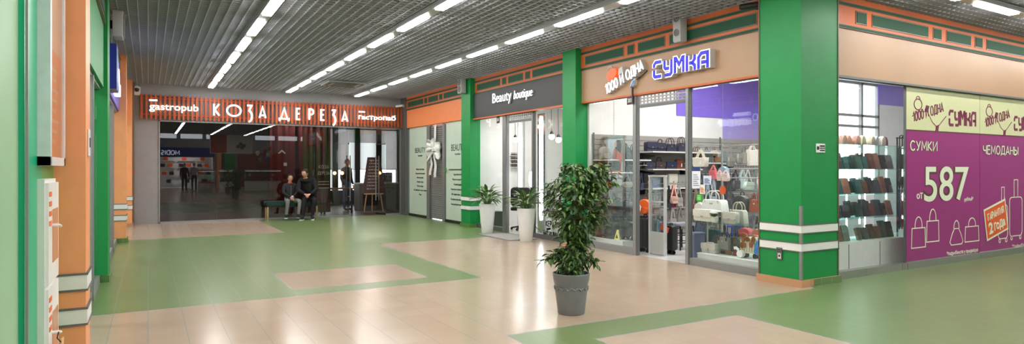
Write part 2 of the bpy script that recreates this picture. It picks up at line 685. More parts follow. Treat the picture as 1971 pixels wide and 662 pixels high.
wall('wall_back', [(-.5, YB, 0, .235, YB + .15, 3.6), (.235, YB, 2.57, 6.54, YB + .15, 3.6), (6.54, YB, 0, 6.63, YB + .15, 3.6)], m_greywall)
wall('trim_1', [(6.55, 17.52, 0, 6.64, YB, 3.6)], m_alu_d)
wall('trim_2', [(-.34, YB - .10, 0, -.29, YB, 3.5)], m_brown)
wall('wall_partition_pub', [(6.64, 17.55, 0, 9.5, 17.75, 3.6)], m_dark)
wall('wall_partition_beauty', [(6.7, 13.2, 0, 10.5, 13.3, 3.1)], m_inwhite)
wall('wall_partition_bags', [(6.72, 8.85, 0, 13.75, 8.95, 3.6), (13.75, 8.85, 0, 15.7, 8.95, .9), (13.75, 8.85, 3.47, 15.7, 8.95, 3.6), (15.7, 8.85, 0, 18, 8.95, 3.6)], m_inwhite)
wall('wall_beauty', [(9.6, 8.95, 0, 9.7, 13.2, 3.1)], m_inwhite)
wall('wall_bay', [(7.05, 13.55, 0, 7.1, 17.5, 3.1)], m_inwhite)
wall('ceiling_beauty', [(6.66, 8.95, 2.9, 10.5, 13.3, 2.96)], m_inwhite)
wall('wall_right', [(16, -17, 0, 16.15, 4.62, 3.6)], m_greywall)
wall('wall_right_shop', [(17.9, 4.6, 0, 18, 8.95, 3.6)], m_inwhite)
# lilac stripe high on the shop wall beside the window
wall('trim_3', [(15.60, 8.83, 2.96, 17.9, 8.852, 3.46)], paint((150, 128, 215), .5))
wall('trim_44', [(8.81, 8.835, 2.39, 13.2, 8.852, 3.3)], paint((124, 100, 205), .5))
wall('trim_45', [(10.09, 8.835, 1.94, 13.2, 8.852, 2.385)], paint((160, 146, 214), .5))

# window at the far end of the bag shop, daylight behind it
w1 = struct('window_1', (13.75, 8.86, 0))
a = MB()
for x in (0, 1.2, 1.9):
    a.box(x, 0, .9, x + .07, .08, 3.46)
for z in (.9, 2.36, 2.62, 3.40):
    a.box(0, 0, z, 1.95, .08, z + .06)
a.build('frame', m_alu, w1, smooth=False)
a = MB()
a.box(0, .035, .9, 1.95, .045, 3.46)
a.build('pane', glass('clear_glass', (1, 1, 1), .04, k=.6), w1, smooth=False)

# ---- friezes and fascias
nt_ = [4]


def frieze(origin, rz, L, panels, mo=m_orange_d):
    nt_[0] += 1
    root = struct('trim_%d' % nt_[0], origin, rz)
    a = MB()
    a.box(0, -.05, 3.08, L, .04, 3.47)
    a.build('board', mo, root, smooth=False)
    a = MB()
    for z0, z1 in ((3.35, 3.395), (3.075, 3.12)):
        a.k = 1
        a.box(0, -.058, z0, L, -.05, z1)
        a.k = 0
        a.box(0, -.064, z0 + .008, L, -.058, z1 - .01)
    a.build('moulding', [m_dkgreen, m_brown], root, smooth=False)
    for x0, x1 in panels:
        a = MB()
        a.k = 1
        a.box(x0, -.057, 3.155, x1, -.05, 3.318)
        a.k = 0
        a.box(x0 + .018, -.062, 3.173, x1 - .018, -.057, 3.30)
        a.build('inset_panel', [m_dkgreen, m_brown], root, smooth=False)
    return root


def spread(L, pat, gap=.085, edge=.12):
    tot = sum(pat)
    k = (L - 2 * edge - gap * (len(pat) - 1)) / tot
    x, out = edge, []
    for p in pat:
        out.append((x, x + p * k))
        x += p * k + gap
    return out


pat = (1.0, .17, .55, .17, 1.0)
frieze((6.63, 8.9, 0), -HP, 3.8, spread(3.8, (1.0, .16, .58, .16, 1.25)))
frieze((6.63, 13.04, 0), -HP, 3.74, spread(3.74, pat))
frieze((6.63, 17.5, 0), -HP, 3.98, spread(3.98, pat))
frieze((7.16, 4.62, 0), 0, 8.8, [(.42, .66), (.77, 2.12), (2.24, 2.47), (2.6, 3.3), (3.42, 3.65), (3.77, 5.2), (5.32, 5.55), (5.68, 6.4), (6.5, 6.73), (6.85, 8.3)])
frieze((-.5, 4.95, 0), HP, 3.99, spread(3.99, pat))
frieze((-.5, 9.40, 0), HP, 4.2, spread(4.2, pat))
frieze((-.5, 14.05, 0), HP, 3.25, spread(3.25, pat))

m_fascia_tan = mat('fascia_tan', (174, 138, 106), .4, var=.03, scale=1.2)


def fascia(origin, rz, L, m, z0=2.53, z1=3.08, y=-.04, lip=None):
    nt_[0] += 1
    root = struct('trim_%d' % nt_[0], origin, rz)
    a = MB()
    a.box(0, y, z0, L, .04, z1)
    a.build('fascia_board', m, root, smooth=False)
    if lip:
        a = MB()
        a.box(0, y - .004, z0 - .025, L, .04, z0)
        a.build('lip', lip, root, smooth=False)
    return root


fascia((6.63, 8.9, 0), -HP, 3.8, m_fascia_tan, lip=m_orange_d)
m_anth = paint((52, 52, 53), .5)
fascia((6.63, 13.04, 0), -HP, 3.74, m_anth, y=-.09, lip=m_orange_d)
fascia((6.63, 17.5, 0), -HP, 3.98, paint((234, 134, 76), .5), z0=2.56)
fascia((7.16, 4.62, 0), 0, 8.8, m_fascia_tan, z0=2.50, lip=m_alu_d)
fascia((-.5, 4.95, 0), HP, 3.99, m_green, z0=2.33)
m_lilac = mat('lilac_fascia', (92, 72, 196), .45, var=.05, scale=1.5)
fascia((-.5, 9.40, 0), HP, 4.2, m_lilac, z0=2.42)
fascia((-.5, 14.05, 0), HP, 3.25, m_orange)

# ---- shop fronts
nw = [1]


def front(origin, rz, posts, panes, z0=.09, z1=2.53, gm=None, sill=None, pm=None, depth=.09, sill_m=None):
    nw[0] += 1
    root = struct('window_%d' % nw[0], origin, rz)
    for x0, x1 in posts:
        a = MB()
        a.box(x0, -.01, 0, x1, depth * .6, z1)
        a.k = 1
        a.box(x0 + .012, -.018, .0, x1 - .012, -.01, z1)
        a.build('post', [pm or m_alu_d, pm or m_alu], root, smooth=False)
    for x0, x1 in panes:
        a = MB()
        a.box(x0, .03, z0, x1, .038, z1)
        a.build('pane', gm or g_shop, root, smooth=False)
        if sill:
            a = MB()
            a.box(x0, -.005, 0, x1, depth, z0)
            a.box(x0, -.005, z1 - .025, x1, depth, z1)
            a.build('sill', sill_m or m_alu, root, smooth=False)
    return root


wb = front((6.63, 8.9, 0), -HP, [(1.31, 1.40), (2.427, 2.50)], [(0, 1.31), (2.50, 3.80)], sill=True, z0=.10)
wbe = front((6.63, 13.04, 0), -HP, [(1.24, 1.42), (2.43, 2.49)], [(0, 1.24), (2.49, 3.74)], sill=True, z0=.09, sill_m=m_alu_d)
w3 = front((6.63, 17.5, 0), -HP, [(0, .05), (1.45, 1.67), (2.5, 2.67)], [], z0=.06)
front((7.16, 4.62, 0), 0, [], [(0, .73), (.735, 1.56), (1.565, 1.69)], sill=True, z0=.09, z1=2.50, sill_m=m_steel)
wp = front((8.86, 4.62, 0), 0, [], [(0, 2.02), (2.03, 4.05), (4.06, 7.0)], sill=True, z0=.09, z1=2.50, sill_m=m_steel)
a = MB()
for x in (0.0, 2.025):
    a.box(x - .008, .02, .09, x + .008, .05, 2.5)
a.build('joint', m_alu_d, wp, smooth=False)

# frosted panes of the closed salon bay
for x0, x1 in ((.05, 1.45), (2.67, 3.98)):
    a = MB()
    a.box(x0, .02, .07, x1, .034, 2.56)
    a.build('frosted_pane', mat('frosted_film', (196, 212, 196), .35), w3, smooth=False)
    a = MB()
    a.box(x0, 0, 0, x1, .07, .07)
    a.build('sill', m_dark, w3, smooth=False)

# left side: pale glass, doors, green pillar
m_leftglass = glass('left_glass', (.78, .84, .80), .10, k=.9)
front((-.5, 4.95, 0), HP, [(.25, .33), (1.5, 1.58), (2.75, 2.83)], [(0, 3.99)], z1=2.33, gm=m_leftglass, sill=True, pm=m_alu)
front((-.5, 9.40, 0), HP, [(1.3, 1.38), (2.6, 2.68)], [(0, 4.2)], z1=2.42, gm=m_leftglass, sill=True, pm=m_alu)
front((-.5, 14.05, 0), HP, [(.8, .9), (2.2, 2.3)], [(0, 3.25)], z1=2.53, gm=m_leftglass, sill=True, pm=m_alu)
wall('wall_left', [(-.62, 3.53, 0, -.48, 4.06, 3.6)], paint((0, 172, 120), .35))
wall('wall_left_panel', [(-.62, 4.06, 0, -.49, 4.63, 3.6)], paint((96, 160, 82), .4))
wall('trim_4', [(-.475, 3.515, 0, -.465, 3.535, 3.5)], m_alu)
wl = struct('window_20', (-.48, 1.6, 0), HP)
a = MB()
a.box(0, .02, .25, 1.92, .03, 3.0)
a.build('pane', mat('pale_green_reflection', (150, 190, 150), .5, var=.06, scale=1), wl, smooth=False)  # pale green reflection in the glass, put into the sheet's colour
a = MB()
a.box(.93, -.03, .36, 1.0, .02, 3.2)
a.build('post', m_white, wl, smooth=False)
a = MB()
a.box(0, -.002, 0, 1.92, .05, .25)
a.build('sill', m_alu, wl, smooth=False)
wall('wall_left_shop', [(-3.2, 1, 0, -3.1, 17.8, 3.6), (-3.1, 9.1, 0, -.62, 9.2, 3.6)], m_inwhite)
wall('wall_pub_left', [(-.45, 18.0, 0, -.38, 25, 3.6)], m_dark)
wall('floor_left_shop', [(-3.2, 1, -.05, -.62, 17.8, .003)], m_shopfloor)

# ================================================================ SIGNS, LIGHTS AND WALL FITTINGS
def fit_text(mb, s, x0, x1, z0, z1, y0=-.004, y1=0, off=0, shear=0):
    t = MB()
    font_text(t, s, 1, y0=y0, y1=y1, off=off, shear=shear)
    ax, bx = min(v[0] for v in t.v), max(v[0] for v in t.v)
    az, bz = min(v[2] for v in t.v), max(v[2] for v in t.v)
    mb.add([(x0 + (x - ax) / (bx - ax) * (x1 - x0), y, z0 + (z - az) / (bz - az) * (z1 - z0)) for x, y, z in t.v], t.f)


m_lit = mat('lit_letter', (255, 252, 246), .4, emit=1.6, var=0)
m_lit_b = mat('lit_letter_cool', (240, 247, 255), .4, emit=1.6, var=0)
m_side = paint((196, 196, 196), .4)

# ---- the pub sign: slatted orange screen with lit letters
OX, OY = -.16, 17.78
sg = thing('pub_sign', 'long slatted orange wood sign with glowing white letters above the dark pub front', 'sign', (OX, OY, 0))
m_slat = mat('orange_slat', (180, 80, 36), .5, var=.12, scale=5)
a = MB()
n = 67
for i in range(n):
    x = i * 6.66 / (n - 1)
    a.box(x, 0, 2.585, x + .046, .035, 3.20)
for z in (2.685, 3.095):
    a.box(0, .035, z, 6.70, .07, z + .045)
a.build('slat_screen', m_slat, sg, smooth=False)
a = MB()
a.box(.02, .07, 2.62, 6.68, .118, 3.17)
a.build('backing', m_grey, sg, smooth=False)
GL['з'] = (.5, [[(0, 1), (.46, 1), (.2, .62)] + arc(.08, .18, .42, .44, 72, -78)])
GL['о'] = (1.0, [arc(.5, .5, .5, .46, 0, 360, 32)])
GL['а'] = (.5, [[(0, 0), (.25, 1), (.5, 0)], [(.09, .22), (.41, .22)]])
GL['д'] = (.66, [[(0.03, -.15), (0, .06), (.66, .06), (.63, -.15)], [(.1, .06), (.33, 1), (.56, .06)]])
GL['е'] = (.4, [[(.4, .98), (0, .98), (0, 0), (.4, 0)], [(0, .52), (.34, .52)]])
GL['р'] = (.42, [[(0, 0), (0, 1), (.2, 1)] + arc(.2, .74, .24, .26, 90, -90) + [(0, .48)]])
GL['к'] = (.5, [[(0, 0), (0, 1)], [(.46, 1), (.06, .5), (.48, 0)]])


def pubx(u, v):
    x, z = ony(u, v, OY - .06)
    return x - OX, z


a = MB()
for ch, u0, u1, v0, v1 in (('к', 412, 422.5, 200, 222), ('о', 437, 463.5, 201, 223.6), ('з', 476, 485, 203, 228), ('а', 499.5, 511.5, 205, 226.5)):
    x0, zb = pubx(u0, v1)
    x1, _ = pubx(u1, v1)
    _, zt = pubx(u0, v0)
    save = LOW.pop(ch, None)
    letters(a, ch, zt - zb, (x0 + x1) / 2, zb, .125, -.075, -.03, width=x1 - x0)
for ch, u0, u1, v0, v1 in (('д', 538, 556, 208, 229.5), ('е', 571, 577.5, 208.5, 229.5), ('р', 595.5, 603, 210, 230), ('е', 618, 624, 211, 231), ('з', 639, 645.5, 212, 235), ('а', 658.5, 669, 214.5, 233.5)):
    x0, zb = pubx(u0, v1)
    x1, _ = pubx(u1, v1)
    _, zt = pubx(u0, v0)
    letters(a, ch, zt - zb, (x0 + x1) / 2, zb, .125, -.075, -.03, width=x1 - x0)
a.build('lettering', m_lit, sg, smooth=False)
for s, u0, u1, va, vb, bar in (('gastropub', 287.5, 382, 199.5, 216.5, (287, 303, 191, 193.4)), ('гастропаб', 690.5, 762, 221, 233.5, (691, 702.5, 213.8, 216))):
    a = MB()
    x0, zt = pubx(u0, va)
    x1, zb = pubx(u1, vb if u0 > 500 else vb)
    z_mid = (pubx((u0 + u1) / 2, va)[1], pubx((u0 + u1) / 2, vb)[1])
    fit_text(a, s, x0, x1, z_mid[1], z_mid[0], -.06, -.03, off=.006)
    bx0, bz1 = pubx(bar[0], bar[2])
    bx1, _ = pubx(bar[1], bar[3])
    a.build('small_lettering', m_lit, sg, smooth=False)
    a = MB()
    a.box(bx0, -.06, bz1 - .035, bx1, -.03, bz1)
    a.build('dash', m_lit, sg, smooth=False)

# ---- salon sign
def side(u, v, X, Yf):
    y, z = onx(u, v, X)
    return Yf - y, z


bs = thing('salon_sign', 'glowing white letters reading Beauty boutique on the charcoal fascia', 'sign', (6.54, 13.04, 0), -HP)
for s, u0, u1, vt, vb, sh in (('Beauty', 947, 983, 182.5, 209, 0), ('boutique', 987.5, 1023.5, 181, 203, .22)):
    um = (u0 + u1) / 2
    x0 = side(u0, 190, 6.49, 13.04)[0]
    x1 = side(u1, 190, 6.49, 13.04)[0]
    zt = side(um, vt if s == 'Beauty' else vt, 6.49, 13.04)[1]
    zb = side(um, vb if s == 'Beauty' else vb, 6.49, 13.04)[1]
    if s == 'Beauty':
        zt, zb = 3.0, 2.725
    else:
        zt, zb = 2.965, 2.735
    a = MB()
    a.k = 1
    fit_text(a, s, x0, x1, zb, zt, -.036, 0, off=-.004, shear=sh)
    a.k = 0
    fit_text(a, s, x0, x1, zb, zt, -.040, -.036, off=-.004, shear=sh)
    a.build('lettering', [m_lit_b, m_side], bs, smooth=False)

# ---- bag shop sign
ss = thing('bag_shop_sign', 'lit blue and white three dimensional letters reading СУМКА on the tan fascia', 'sign', (6.59, 8.9, 0), -HP)
TG = {
    'С': (.78, [[(.78, 1), (.16, 1), (0, .84), (0, .66)], [(0, .46), (0, .1), (.1, 0), (.78, 0)]]),
    'У': (.74, [[(0, 1), (0, .56), (.1, .44), (.5, .44)], [(.74, 1), (.74, .14), (.6, 0), (.06, 0)]]),
    'М': (.86, [[(0, 0), (0, 1), (.1, 1), (.43, .56), (.76, 1), (.86, 1), (.86, 0)]]),
    'К': (.76, [[(0, 0), (0, 1)], [(.74, 1), (.74, .72), (.52, .5), (.22, .5)], [(.5, .5), (.76, .3), (.76, 0)]]),
    'А': (.84, [[(0, 0), (0, .74), (.26, 1), (.84, 1), (.84, 0)], [(.3, .4), (.84, .4)]]),
}


def techno(mb, s, x, z, width, h, w, y0, y1, gap=.34):
    tot = sum(TG[c][0] for c in s) + gap * (len(s) - 1)
    k = width / tot
    t = 0
    for c in s:
        for st in TG[c][1]:
            mb.stroke([(x + (t + px) * k, z + pz * h) for px, pz in st], w * h, y0, y1)
        t += TG[c][0] + gap


x0 = side(1261, 138, 6.5, 8.9)[0]
x1 = side(1364, 118, 6.5, 8.9)[0]
zb, zt = 2.715, 2.925
a = MB()
a.k = 1
techno(a, 'СУМКА', x0, zb, x1 - x0, zt - zb, .36, -.105, 0)
a.k = 0
techno(a, 'СУМКА', x0, zb, x1 - x0, zt - zb, .36, -.11, -.106)
a.k = 2
techno(a, 'СУМКА', x0, zb, x1 - x0, zt - zb, .25, -.113, -.11)
a.k = 3
techno(a, 'СУМКА', x0, zb, x1 - x0, zt - zb, .165, -.117, -.113)
a.build('lettering', [m_lit, m_side, mat('letter_outline', (40, 44, 60), .4), mat('letter_blue', (30, 20, 205), .4, emit=.35, var=0)], ss, smooth=False)

bl = thing('brush_letter_sign', 'slanting white brush letters reading 1000 И ОДНА with small bags on the tan fascia', 'sign', (6.59, 8.9, 0), -HP)
q0 = side(1166, 181, 6.5, 8.9)
q1 = side(1237, 133, 6.5, 8.9)
rot = math.atan2(q1[1] - q0[1], q1[0] - q0[0])
ln = math.hypot(q1[0] - q0[0], q1[1] - q0[1])
a = MB()
a.k = 1
letters(a, '1000 И ОДНА', .15, q0[0], q0[1], .18, -.075, 0, align='l', rot=rot, width=ln, shear=.12)
a.k = 0
letters(a, '1000 И ОДНА', .15, q0[0], q0[1], .115, -.082, -.075, align='l', rot=rot, width=ln, shear=.12)
a.build('lettering', [m_lit, m_side], bl, smooth=False)
cx, cz = side(1176, 143, 6.5, 8.9)
a = MB()
a.prism([(cx + x * math.cos(.35) - z * math.sin(.35), cz + x * math.sin(.35) + z * math.cos(.35)) for x, z in arc(0, 0, .135, .088, 0, 345, 18)], [(-.08, .98), (-.07, 1), (0, 1)])
a.build('orange_bag', mat('sign_orange', (240, 84, 30), .4, emit=.5, var=.12, scale=30), bl)
a = MB()
a.tube([(cx - .05 + .06 * math.cos(t), -.06, cz + .08 + .055 * math.sin(t)) for t in [PI * i / 10 for i in range(11)]], .012, 6)
a.build('bag_handle', m_side, bl)
a = MB()
cx, cz = side(1193, 138, 6.5, 8.9)
a.prism([(cx - .07, cz - .05), (cx + .05, cz - .01), (cx + .035, cz + .08), (cx - .05, cz + .055)], [(-.07, 1), (0, 1)])
a.build('white_bag', m_side, bl)
a = MB()
cx, cz = side(1217, 160, 6.5, 8.9)
a.prism([(cx - .08, cz - .06), (cx + .0, cz - .03), (cx + .05, cz + .08), (cx - .05, cz + .03)], [(-.07, 1), (0, 1)])
a.build('white_bag', m_side, bl)
a = MB()
a.prism([(cx - .075, cz - .065), (cx - .045, cz - .05), (cx + .035, cz + .035), (cx - .0, cz + .045)], [(-.074, 1), (-.071, 1)])
a.build('blue_bag', mat('sign_blue', (40, 130, 230), .4), bl)
a = MB()
a.stroke([(cx - .05, cz - .06), (cx - .055, cz - .13), (cx - .05, cz - .2)], .022, -.05, -.03)
s0 = side(1219, 157, 6.55, 8.9)
s1 = side(1232, 148, 6.55, 8.9)
s2 = side(1245, 136, 6.55, 8.9)
a.stroke([s0, s1, s2], .012, -.04, -.02)
a.build('tassel', m_black, bl)

# ---- copy centre sign across the corridor
ks = thing('copy_centre_sign', 'white letters and blue box logo of the copy centre on the lilac left fascia', 'sign', (-.46, 9.40, 0), HP)
a = MB()
a.k = 1
a.box(.42, -.10, 2.42, .98, .0, 3.02)
a.k = 0
a.box(1.26, -.085, 2.50, 1.64, .0, 2.93)
a.build('logo_box', [mat('logo_blue', (30, 90, 220), .35, emit=.5, var=0), mat('deep_blue', (24, 52, 140), .35)], ks, smooth=False)
a = MB()
for cx in (1.37, 1.53):
    a.stroke(arc(cx, 2.715, .075, .085, 0, 360, 20)[:-1], .035, -.094, -.086, closed=True)
a.build('logo_rings', m_lit_b, ks, smooth=False)
a = MB()
letters(a, 'КОПИЦЕНТР', .17, 1.74, 2.54, .17, -.07, 0, align='l', width=1.05)
fit_text(a, 'EXPRESS', 1.74, 2.28, 2.78, 2.88, -.07, 0, off=.01)
a.build('lettering', m_lit_b, ks, smooth=False)

# ---- linear ceiling lights
m_lamp = mat('lamp_diffuser', (255, 253, 250), .4, emit=30, var=0)
m_house = mat('lamp_housing', (176, 177, 178), .4, .3, var=.03)


def light_row(label, loc, rz, L, first=.12):
    t = thing('linear_ceiling_light', label, 'ceiling light', loc, rz, 'long ceiling light rows')
    a = MB()
    a.box(0, -.075, 0, L, .075, .05)
    a.box(0, -.085, .035, L, .085, .06)
    a.build('housing', m_house, t, smooth=False)
    x = first
    while x + 1.07 < L:
        a = MB()
        a.prism([(x, -.02), (x + .96, -.02), (x + .96, .0), (x, .0)], [(-.055, 1), (.055, 1)])
        a.build('diffuser', m_lamp, t, smooth=False)
        x += 1.42
    return t


for X, lab in ((1.36, 'long ceiling light row nearest the orange columns'), (3.22, 'middle of the three long ceiling light rows along the corridor'),
               (5.05, 'long ceiling light row nearest the salon and bag shop fronts')):
    light_row(lab, (X, 17.45, 3.405), -HP, 23.2)
light_row('ceiling light row running along the side corridor past the purple posters', (7.35, 3.80, 3.405), 0, 8.4)
light_row('added ceiling light row of the side corridor, second from the purple posters', (7.35, 1.9, 3.405), 0, 8.4)  # unseen row added to light the posters
light_row('added ceiling light row of the side corridor, third from the purple posters', (7.35, 0, 3.405), 0, 8.4)  # another unseen row, added for more light on the posters

# ---- flat air unit in the ceiling
x0, y0 = 4.25, 14.6
t = thing('air_conditioner', 'flat pale ceiling air unit between two light rows near the pub sign', 'air conditioner', (4.15, 15.3, 3.415))
a = MB()
a.prism(rrect(.95, .035, .01), [(-.42, .97), (-.41, 1), (.41, 1), (.42, .97)])
a.build('casing', paint((150, 150, 150), .45), t)
a = MB()
for k in (-1, 1):
    a.box(-.36, k * .34 - .035, -.004, .36, k * .34 + .035, .004)
    a.box(k * .39 - .03, -.28, -.004, k * .39 + .03, .28, .004)
a.build('air_slot', m_dark, t, smooth=False)
a = MB()
for i in range(12):
    a.box(-.28, -.26 + i * .045, -.003, .28, -.235 + i * .045, .004)
a.build('intake_grille', m_grey, t, smooth=False)


# ---- wall loudspeakers
def speaker(label, loc, rz, w, h, d=.12):
    t = thing('wall_speaker', label, 'loudspeaker', loc, rz, 'wall loudspeakers')
    a = MB()
    a.prism(rrect(w, h, .02), [(-d, .94), (-d + .012, 1), (0, 1)])
    a.build('cabinet', paint((172, 172, 172), .5), t)
    for z in (.28, .70):
        a = MB(Matrix.Translation((0, -d - .004, h * z)) @ Matrix.Rotation(HP, 4, 'X'))
        a.lathe([(w * .32, 0), (w * .34, .006), (w * .30, .009), (w * .26, .002), (w * .12, -.002), (w * .1, .004), (.001, .006)], 24)
        a.build('cone', paint((120, 120, 122), .6), t)
    a = MB()
    a.box(-.02, 0, h * .35, .02, .035, h * .65)
    a.build('bracket', m_dark, t, smooth=False)
    return t


y, z = onx(1311, 82, 6.5)
speaker('pale grey twin cone speaker above the blue bag shop letters', (6.535, y, z), -HP, .15, .47)
y, z = onx(889, 180, 6.46)
speaker('pale grey speaker on top of the far green column beside the charcoal fascia', (6.425, 13.30, 3.13), -HP, .22, .36)
speaker('pale grey speaker high on the frieze over the lilac fascia', (-.405, 9.9, 3.1), HP, .26, .36)

# ---- small plates and switches
def plate(name, label, cat, loc, rz, w, h, m, texts=(), frame=None, tm=None):
    t = thing(name, label, cat, loc, rz)
    a = MB()
    a.prism(rrect(w, h, .006, z=-h / 2), [(-.008, .97), (-.006, 1), (0, 1)])
    a.build('plate', m, t)
    if frame:
        a = MB()
        for s_ in (1,):
            a.stroke([(-w / 2, -h / 2), (w / 2, -h / 2), (w / 2, h / 2), (-w / 2, h / 2)], .014, -.014, 0, closed=True)
        a.build('rim', frame, t, smooth=False)
    if texts:
        a = MB()
        for s_, x0, x1, z0, z1 in texts:
            if s_ == '|':
                a.prism(rrect(x1 - x0, z1 - z0, .004, (x0 + x1) / 2, z0), [(-.011, 1), (-.008, 1)])
            else:
                fit_text(a, s_, x0, x1, z0, z1, -.011, -.008)
        a.build('marking', tm or m_black, t, smooth=False)
    return t


x, z = ony(1580, 285, 4.52)
plate('notice_plate', 'small white notice plate on the big green corner column', 'sign', (x, 4.528, z), 0, .17, .105, m_white,
      (('ВНИМАНИЕ', -.02, .075, .015, .034), ('ВЕДЕТСЯ', -.02, .075, -.012, .006), ('НАБЛЮДЕНИЕ', -.02, .075, -.036, -.02), ('|', -.075, -.035, -.02, .02)))
y, z = onx(1500, 492, 6.45)
plate('socket_plate', 'white square socket with grey rim low on the big green column', 'socket', (6.458, y, .33), -HP, .062, .08, m_white, (('|', -.01, .01, -.012, .012),), m_alu_d)
plate('switch_plate', 'narrow white plate above the socket on the big green column', 'switch', (6.458, y, .405), -HP, .062, .03, m_white, (('|', -.02, .02, -.006, .0),), m_alu_d)
plate('room_number', 'dark plum number plate reading 203 over the bag shop door post', 'sign', (6.59, 7.62, 2.44), -HP, .14, .13, mat('plum_plate', (62, 32, 46), .4), (('203', -.045, .045, -.03, .03),), None, m_white)
plate('room_number', 'dark plum number plate over the salon door post', 'sign', (6.59, 11.93, 2.43), -HP, .13, .15, mat('plum_plate', (62, 32, 46), .4), (('202', -.04, .04, -.03, .03),), None, m_white)
plate('wall_switch', 'white thermostat plate on the side of the near orange column', 'switch', (-.328, 4.79, 1.52), HP, .10, .17, m_white, (('|', -.02, .02, -.03, .03),))
plate('fire_call_point', 'small red fire call point on the far left brown jamb', 'alarm', (-.285, 17.85, 1.27), HP, .07, .09, mat('alarm_red', (190, 30, 20), .4), (('|', -.018, .018, -.02, .02),), None, m_white)


# ---- security cameras
def camera_box(label, loc, rz, col, kind='bullet'):
    t = thing('security_camera', label, 'security camera', loc, rz)
    m = paint(col, .4)
    if kind == 'dome':
        a = MB()
        a.prism(rrect(.16, .22, .02, z=-.02), [(-.07, .95), (-.06, 1), (0, 1)])
        a.build('junction_box', m, t)
        a = MB()
        a.tube([(0, -.06, .17), (0, -.14, .18), (0, -.17, .14)], .035, 10)
        a.build('arm', m, t)
        a = MB()
        a.lathe([(.001, -.05), (.035, -.04), (.05, -.012), (.055, .0), (.058, .025), (.03, .04), (.001, .04)], 20, (0, -.17, .1))
        a.build('dome', m_dark, t)
    else:
        a = MB()
        a.lathe([(.001, 0), (.04, 0), (.042, .012), (.02, .03), (.001, .03)], 16)
        a.M = Matrix.Rotation(HP, 4, 'X')
        a.lathe([(.001, 0), (.045, 0), (.04, .02), (.001, .02)], 16)
        a.build('mount', m, t)
        a = MB()
        a.tube([(0, -.01, 0), (0, -.07, -.01), (0, -.1, .0)], .014, 8)
        a.build('arm', m, t)
        a = MB()
        a.tube([(.05, -.05, .01), (0, -.10, 0), (-.10, -.2, -.015)], [.032, .036, .036], 12)
        a.build('body', m, t)
        a = MB()
        a.tube([(-.10, -.2, -.015), (-.108, -.208, -.016)], .026, 12)
        a.build('lens', m_black, t)
    return t


camera_box('white camera on a bracket above the far left brown jamb', (-.24, 17.89, 3.18), 0, (214, 212, 206), 'dome')
camera_box('white bullet camera where the pub front meets the orange salon fascia', (6.545, 17.65, 3.23), -HP, (220, 220, 218))
y, z = onx(1456, 12, 6.55)
camera_box('black camera high on the frieze beside the big green column', (6.56, 5.2, 3.38), -HP, (30, 30, 32))

# ---- perforated grilles over the two doorways
def grille(label, loc, rz, L, z0, z1):
    t = thing('shutter_grille', label, 'grille', loc, rz)
    a = MB()
    nr, nc = 3, int(L / .075)
    ch, cw = (z1 - z0) / nr, L / nc
    for i in range(nr + 1):
        z = z0 + i * ch
        a.box(0, 0, z - .009, L, .02, z + .009)
    for j in range(nc + 1):
        x = j * cw
        a.box(x - .009, .001, z0, x + .009, .019, z1)
    a.build('slatted_curtain', m_alu, t, smooth=False)
    a = MB()
    a.box(0, -.012, z0 - .05, L, .03, z0 - .006)
    a.box(0, -.012, z1 + .006, L, .03, z1 + .02)
    a.build('rail', m_alu_d, t, smooth=False)
    return t


grille('rolled security grille over the bag shop doorway', (6.64, 7.445, 0), -HP, .97, 2.36, 2.50)
grille('rolled security grille over the salon doorway', (6.64, 11.55, 0), -HP, .94, 2.38, 2.50)

# ---- roller shutter of the closed salon bay, with its white bow
t = thing('roller_shutter', 'closed grey roller shutter with the big white bow on it', 'shutter', (6.66, 15.83, 0), -HP)
a = MB()
z = .03
while z < 2.5:
    a.prism([(0, z), (.83, z), (.83, z + .05), (0, z + .05)], [(-.012, (1, .55)), (0, 1), (.02, 1)])
    z += .054
a.build('curtain', m_alu, t, smooth=False)
a = MB()
for x in (.0, .80):
    a.box(x, -.02, 0, x + .03, .03, 2.55)
a.build('guide_rail', m_alu_d, t, smooth=False)
m_bow = mat('white_satin', (224, 224, 222), .35, var=.05, scale=8)
bw = thing('ribbon_bow', 'large white satin bow with long tails hanging on the grey shutter', 'bow', (6.62, 15.45, 0), -HP)
a = MB()
a.strap([(-.0, 0, 2.55), (.0, -.01, 2.2), (0, -.02, 1.98)], .13, .006)
a.build('ribbon_band', m_bow, bw)
for sx, dz, wx, wz, tilt, yo in ((-1, 0, .40, .19, -.35, -.05), (1, .05, .42, .20, -.15, -.06), (-1, .03, .26, .15, .45, -.11), (1, .02, .27, .16, .5, -.12)):
    a = MB()
    N = 18
    vs, fs = [], []
    ct, st = math.cos(tilt), math.sin(tilt)
    for i in range(N + 1):
        q = i / N * 2 * PI
        px = wx / 2 * (1 - math.cos(q))
        py = yo - .075 * math.sin(q) * (px / wx + .25)
        wid = .035 + wz * math.sin(i / N * PI) ** .8
        for j in range(7):
            f = j / 6 - .5
            lx, lz = px + .02 * math.sin(j * 2.1), f * 2 * wid * (.75 + .25 * px / wx)
            vs.append((sx * (lx * ct - lz * st * .4), py + .018 * math.cos(j * PI / 1.5 + i * .3), 1.89 + dz + lx * st + lz * ct - .04 * px / wx))
    for i in range(N):
        for j in range(6):
            fs.append((i * 7 + j, i * 7 + 7 + j, i * 7 + 8 + j, i * 7 + 1 + j))
    a.add(vs, fs)
    a.build('loop', m_bow, bw)
